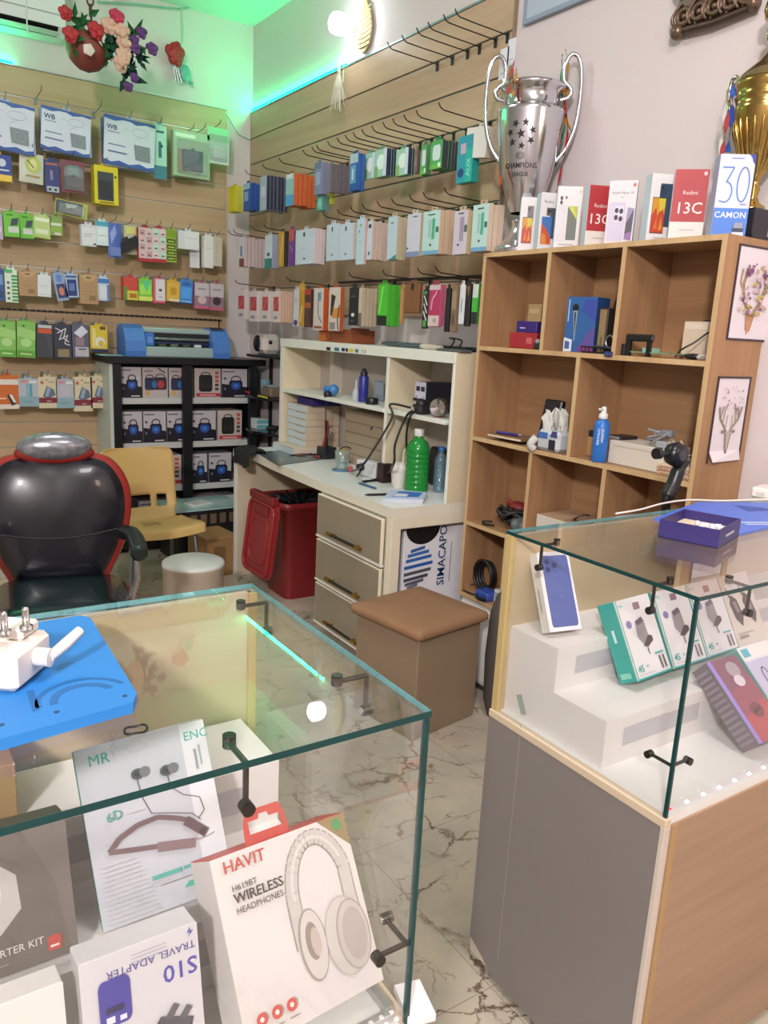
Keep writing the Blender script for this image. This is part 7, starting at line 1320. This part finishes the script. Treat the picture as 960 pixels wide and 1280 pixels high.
for i in range(6): b.ball((rn.uniform(-.02, .03), rn.uniform(-.03, .03), .03+rn.uniform(0, .02)), .026, M('#6d7a7a', .2, alpha=.55), 9, (1, .8, .9))
solo('clear_bag', b, 'crumpled clear bag beside the black cable heap', 'bag', (2.285, at(648, 659, 0, 2.285).y, S3+.002))
t = thing('white_carton', 'white carton with a tan top in the middle lower cubby', 'carton', (2.275, at(704, 675, 0, 2.275).y, S3)); A_, B_ = at(664, 640, 0, 2.275), at(744, 660, 0, 2.275); hh = max(.08, A_.z-S3); ww = (A_.y-B_.y)*.46
b = MB(); b.box(0, .21, -ww, ww, 0, hh, M('#c9c2ba', .5), .002); b.box(.002, .208, -ww+.002, ww-.002, hh, hh+.001, M('#b3957a', .6)); b.build('box_body', t)
b = MB(); b.box(.02, .1, -ww*.9, ww*.2, hh+.001, hh+.003, M('#9c7c62')); b.build('flap', t)
b = MB(); b.tube([(t.location.x+.05+.03*math.cos(a), t.location.y-.05+.045*math.sin(a), S3+hh+.012+.02*max(0, math.cos(a))) for a in [i*2*PI/20 for i in range(17)]], .004, M('#3a2420', .4), 7); solo('looped_cable', b, 'looped dark cord lying on the white carton with tan top', 'cord')
# bottom row
t = thing('cable_coil', 'coil of black cable in the lowest left cubby', 'cable', (2.32, at(603, 722, 0, 2.32).y, S4)); b = MB()
for k in range(4): b.tube([(.012*k, (.062-.005*k)*math.cos(a), .085+(.072-.004*k)*math.sin(a)) for a in [i*2*PI/22 for i in range(22)]], .007, M('#1b1a1d', .4), 7, closed=True)
b.build('coil', t); b = MB(); b.tube(crv([(-.0, .05, .03), (-.05, .08, .006), (-.06, .0, .005), (-.03, -.03, .006)], 6), .004, BLK, 6); b.build('loose_end', t)
b = MB(); b.box(-.05, .03, -.045, .045, 0, .04, M('#2f4a9a', .4), .008); b.tube(crv([(-.05, .03, .012), (-.06, .0, .01), (-.055, -.04, .012)], 5), .009, BLK, 7); solo('blue_connector', b, 'blue cable connector in front of the black coil', 'connector', (2.30, at(612, 735, 0, 2.30).y, S4))
b = MB(); b.box(-.02, .03, -.02, .02, 0, .06, M('#c9c9cc', .4), .003); b.box(-.021, -.02, -.014, .014, .02, .05, M('#9fa2a6')); solo('white_plug', b, 'white plug standing right of the blue connector', 'plug', (2.31, at(626, 734, 0, 2.31).y, S4))
b = MB(); b.lathe([(.03, 0), (.052, .02), (.06, .07), (.052, .12), (.03, .14), (.001, .145)], M('#4a4340', .6), 20, capb=True); solo('grey_pouch', b, 'round dark grey pouch on the floor behind the right counter', 'pouch', (2.17, at(626, 770, 0, 2.17).y-.01, 0)); b2 = COL.objects['grey_pouch']; b2.scale = (1, 1, max(1, (at(626, 736, 0, 2.17).z)/.145))
# ------------------------------------------------------------------ on the walls
t = thing('carved_plaque', 'dark bronze carved plaque cut by the top edge above the phone cartons', 'plaque', (2.518, 1.885, 2.665)); CV = M('#4a3a30', .35, .4, var=.35, scale=25); CV2 = M('#6a5646', .3, .5, var=.3, scale=25)
b = MB(); b.box(-.028, 0, -.155, .16, .01, .50, CV, .008); b.build('panel', t); rn = random.Random(3); b = MB()
for i in range(5):
    for j in range(5):
        y, z = -.12+i*.06, .05+j*.095; r = .026; b.tube([(-.036, y+r*math.cos(a), z+r*math.sin(a)*.9) for a in [k*2*PI/14 for k in range(14)]], .0085, CV2, 7, closed=True); b.ball((-.036, y, z), .011, CV2, 9); b.tube(crv([(-.034, y+.03, z-.03), (-.042, y+.045, z), (-.034, y+.02, z+.045)], 4), .006, CV2, 6)
b.build('scrollwork', t); b = MB(); b.tube([(-.026, -.155, .012), (-.03, 0, .0), (-.03, .10, .006), (-.026, .16, .012)], .013, CV, 8); b.ball((-.03, .145, .008), .026, CV2, 12); b.ball((-.03, -.14, .02), .022, CV2, 12); b.build('lower_rail', t)
t = thing('wall_board', 'pale blue framed board cut by the top edge above the silver trophy', 'board', (2.518, 2.85, 2.925)); b = MB(); b.box(-.016, 0, -.9, 0, 0, .6, M('#a9b6c6', .5)); b.build('panel', t); b = MB(); b.box(-.022, 0, -.9, .012, -.012, .006, M('#8a98aa', .4)); b.box(-.022, 0, -.004, .012, .006, .6, M('#8a98aa', .4)); b.build('frame', t)
# woven fan, raffia tassel
p = at(456, 30, 0, 2.50); t = thing('woven_fan', 'woven straw fan hanging on the right wall beside the glowing bulb', 'fan', (2.505, p.y, p.z)); ST = M('#a8986a', .7, var=.3, scale=60)
b = MB(); X = Matrix(((0, 0, 1, 0), (-1, 0, 0, 0), (0, 1, 0, 0), (0, 0, 0, 1))); b.prism([(x, z) for x, z in arc(0, -.02, .075, 180, 360, 12, .12)+[(.06, .04), (.02, .10), (.012, .14), (-.012, .14), (-.02, .10), (-.06, .04)]], -.006, .002, ST, X); 
for i in range(9): z = -.11+i*.024; b.tube([(-.008, -.062, z), (-.010, 0, z-.006), (-.008, .062, z)], .004, M('#c3b687', .7), 5)
b.build('woven_blade', t); b = MB(); b.tube([(-.004, 0, .13), (-.004, 0, .34)], .009, M('#b59a4a', .5), 8); b.build('handle', t)
p = at(424, 82, 0, 2.47); t = thing('raffia_tassel', 'white raffia tassel hanging over the right slat panel below the bulb', 'tassel', (2.47, p.y, p.z)); rn = random.Random(8); b = MB(); RA = M('#cfcbb8', .8)
for i in range(34): a = rn.uniform(-1, 1); l = rn.uniform(.16, .24); b.tube([(0, 0, -.02), (rn.uniform(-.012, .0), a*.04, -.02-l*.4), (rn.uniform(-.02, .01), a*.085, -.02-l)], .0013, RA, 4, caps=False)
b.build('strands', t); b['k'] if 0 else None
b = MB(); b.tube([(0, 0, .02), (0, 0, -.04)], .009, RA, 8); q = at(442, 45, 0, 2.49)-Vector(t.location); b.tube(crv([(0, 0, .01), (.01, -.03, .08), (q.x, q.y, q.z)], 6), .0028, RA, 5); b.tube(crv([(0, -.05, -.10), (.005, -.06, .04), (q.x, q.y+.0, q.z)], 6), .0022, RA, 5); b.build('cord', t)
# ------------------------------------------------------------------ hanging flower basket at the top left
FY = 5.0; pc = at(112, 66, 1, FY); t = thing('flower_basket', 'hanging terracotta basket of red, peach and purple artificial flowers', 'flower basket', tuple(pc))
TC = M('#7a3a30', .55, var=.1); b = MB(); b.T = T3(-.005, .03, .02) @ Matrix.Scale(.80, 4) @ RY(math.radians(40)) @ RX(math.radians(12)); b.lathe([(.001, -.135), (.05, -.13), (.10, -.10), (.135, -.045), (.142, .01), (.132, .055), (.118, .078), (.108, .074), (.12, .02), (.08, -.05), (.001, -.07)], TC, 30); b.build('pot', t)
b = MB(); e = at(111, 62, 1, FY-.13)-pc; b.lathe([(.001, .006), (.03, .004), (.034, 0)], M('#c9c3b4', .6), 5, T3(*e) @ RX(PI/2)); b.build('emblem', t)
def rose(px_, r, col, nm='rose', yy=FY-.10):
    c = at(px_[0], px_[1], 1, yy)-pc; b = MB(); rn = random.Random(int(px_[0]*7+px_[1])); m1 = M(col, .6, var=.18, scale=40)
    for k in range(11):
        a = k*2.4; q = .62*math.sqrt(k/11)*r; b.ball((c.x+q*math.cos(a), c.y+rn.uniform(-.2, .2)*r-.25*r*(1-k/11), c.z+q*math.sin(a)), r*.48, m1, 9, (.85, .55, .85))
    return b.build(nm, t)
for p_, r in (((82, 16), .055), ((88, 43), .062), ((120, 38), .068)): rose(p_, r*.78, '#a3262b')
rose((146, 21), .05, '#b02c4c')
for p_, r in (((136, 32), .06), ((152, 40), .062), ((155, 56), .055), ((154, 70), .06), ((151, 80), .058)): rose(p_, r*.85, '#c9a48e')
for p_, r in (((177, 41), .04), ((168, 50), .035), ((169, 60), .042), ((190, 61), .045), ((168, 97), .035), ((160, 108), .036)): rose(p_, r*.9, '#542a6a', 'purple_bloom')
rn = random.Random(14); b = MB(); LF = M('#2f6a3a', .5, var=.2); LF2 = M('#22483f', .5, var=.2)
def leaf(mb, c, l, wd, az, el, m):
    d = Vector((math.cos(az)*math.cos(el), -.35, math.sin(el))).normalized(); s = d.cross(Vector((0, 1, 0))).normalized()*wd; c = Vector(c)
    mb.add([c, c+d*l*.35+s+Vector((0, -.01, 0)), c+d*l, c+d*l*.35-s+Vector((0, -.01, 0)), c+d*l*.4+Vector((0, .012, 0))], [(0, 1, 4), (1, 2, 4), (2, 3, 4), (3, 0, 4)], m)
for px_, n, mm in (((102, 28), 12, LF), ((108, 45), 8, LF), ((133, 52), 14, LF2), ((165, 45), 12, LF), ((170, 72), 12, LF2), ((135, 70), 12, LF), ((158, 92), 9, LF2), ((148, 60), 10, LF), ((100, 55), 6, LF)):
    c = at(px_[0], px_[1], 1, FY-.04)-pc
    for k in range(n): leaf(b, (c.x+rn.uniform(-.04, .04), c.y+rn.uniform(-.04, .06), c.z+rn.uniform(-.04, .04)), rn.uniform(.05, .10), rn.uniform(.012, .024), rn.uniform(0, 6.28), rn.uniform(-1.2, 1.2), mm)
b.build('leaves', t)['kind'] = 'stuff'
b = MB()
for a_, c_ in (((120, 62), (82, 18)), ((118, 60), (90, 45)), ((130, 60), (120, 40)), ((140, 60), (177, 42)), ((140, 65), (190, 61)), ((140, 70), (166, 97)), ((140, 72), (160, 108)), ((140, 60), (146, 22))):
    A_, B_ = at(*a_, 1, FY)-pc, at(*c_, 1, FY-.08)-pc; b.tube([A_, (A_+B_)/2+Vector((0, 0, .02)), B_], .004, LF, 5)
b.build('stems', t)
b = MB(); ch = at(113, 8, 1, FY)-pc
for k in range(9):
    z = ch.z-.02+k*.05; ro = k % 2; b.tube([(ch.x+(.017*math.cos(a) if ro else 0), (0 if ro else .017*math.cos(a)), z+.030*math.sin(a)) for a in [i*PI/6 for i in range(12)]], .0055, M('#5f2f2c', .5), 6, closed=True)
b.tube([(ch.x, 0, ch.z+.4), (ch.x, 0, 3.658-pc.z)], .003, BLK, 5); b.tube([(ch.x, 0, ch.z-.04), (.02, -.02, .1), (.0, .0, .05)], .006, M('#5f2f2c', .5), 6); b.build('chain', t)
# red flower ornament and cords on the back wall
p = at(218, 68, 1, 5.70); t = thing('flower_ornament', 'single red artificial rose with a teal leaf on the back wall', 'flower', (p.x, 5.70, p.z)); b = MB()
for k in range(12): a = k*2.4; q = .05*math.sqrt(k/12); b.ball((q*math.cos(a), -.03+.02*(k/12), q*math.sin(a)), .036, M('#a02026', .5, var=.15, scale=40), 9, (.85, .6, 1))
b.build('bloom', t); b = MB()
for dx in (-.02, .0, .02): b.tube([(dx*.6, 0, -.05), (dx+.03, 0, -.17)], .006, M('#b9b5bd', .25, .5), 6)
b.build('stems', t); b = MB(); b.ball((.075, 0, -.10), .05, M('#5fa89a', .4), 12, (.75, .25, 1.1)); b.ball((.115, 0, -.155), .018, M('#4f9a8c', .4), 8, (1, .4, .7)); b.build('leaf', t)
def cord(pts, Y, r, col, label): b = MB(); b.tube(crv([tuple(at(x, y, 1, Y)) for x, y in pts], 6), r, M(col, .5), 6); return solo('wall_cord', b, label, 'cord')
cord([(122, 2), (170, 5), (226, 10), (262, 3)], 5.73, .005, '#7fae9c', 'thin cord strung along the top of the back wall')
cord([(226, 10), (227, 40), (226, 56)], 5.71, .004, '#9fbfb0', 'hanging string that carries the red rose ornament')
cord([(282, 140), (288, 150), (298, 166), (313, 174)], 5.745, .006, '#bfe0d0', 'pale cable curving from the slat panel corner to the right wall')
cord([(33, 0), (34, 36), (36, 42)], 5.3, .004, '#c9d4d4', 'thin white string hanging before the air conditioner')
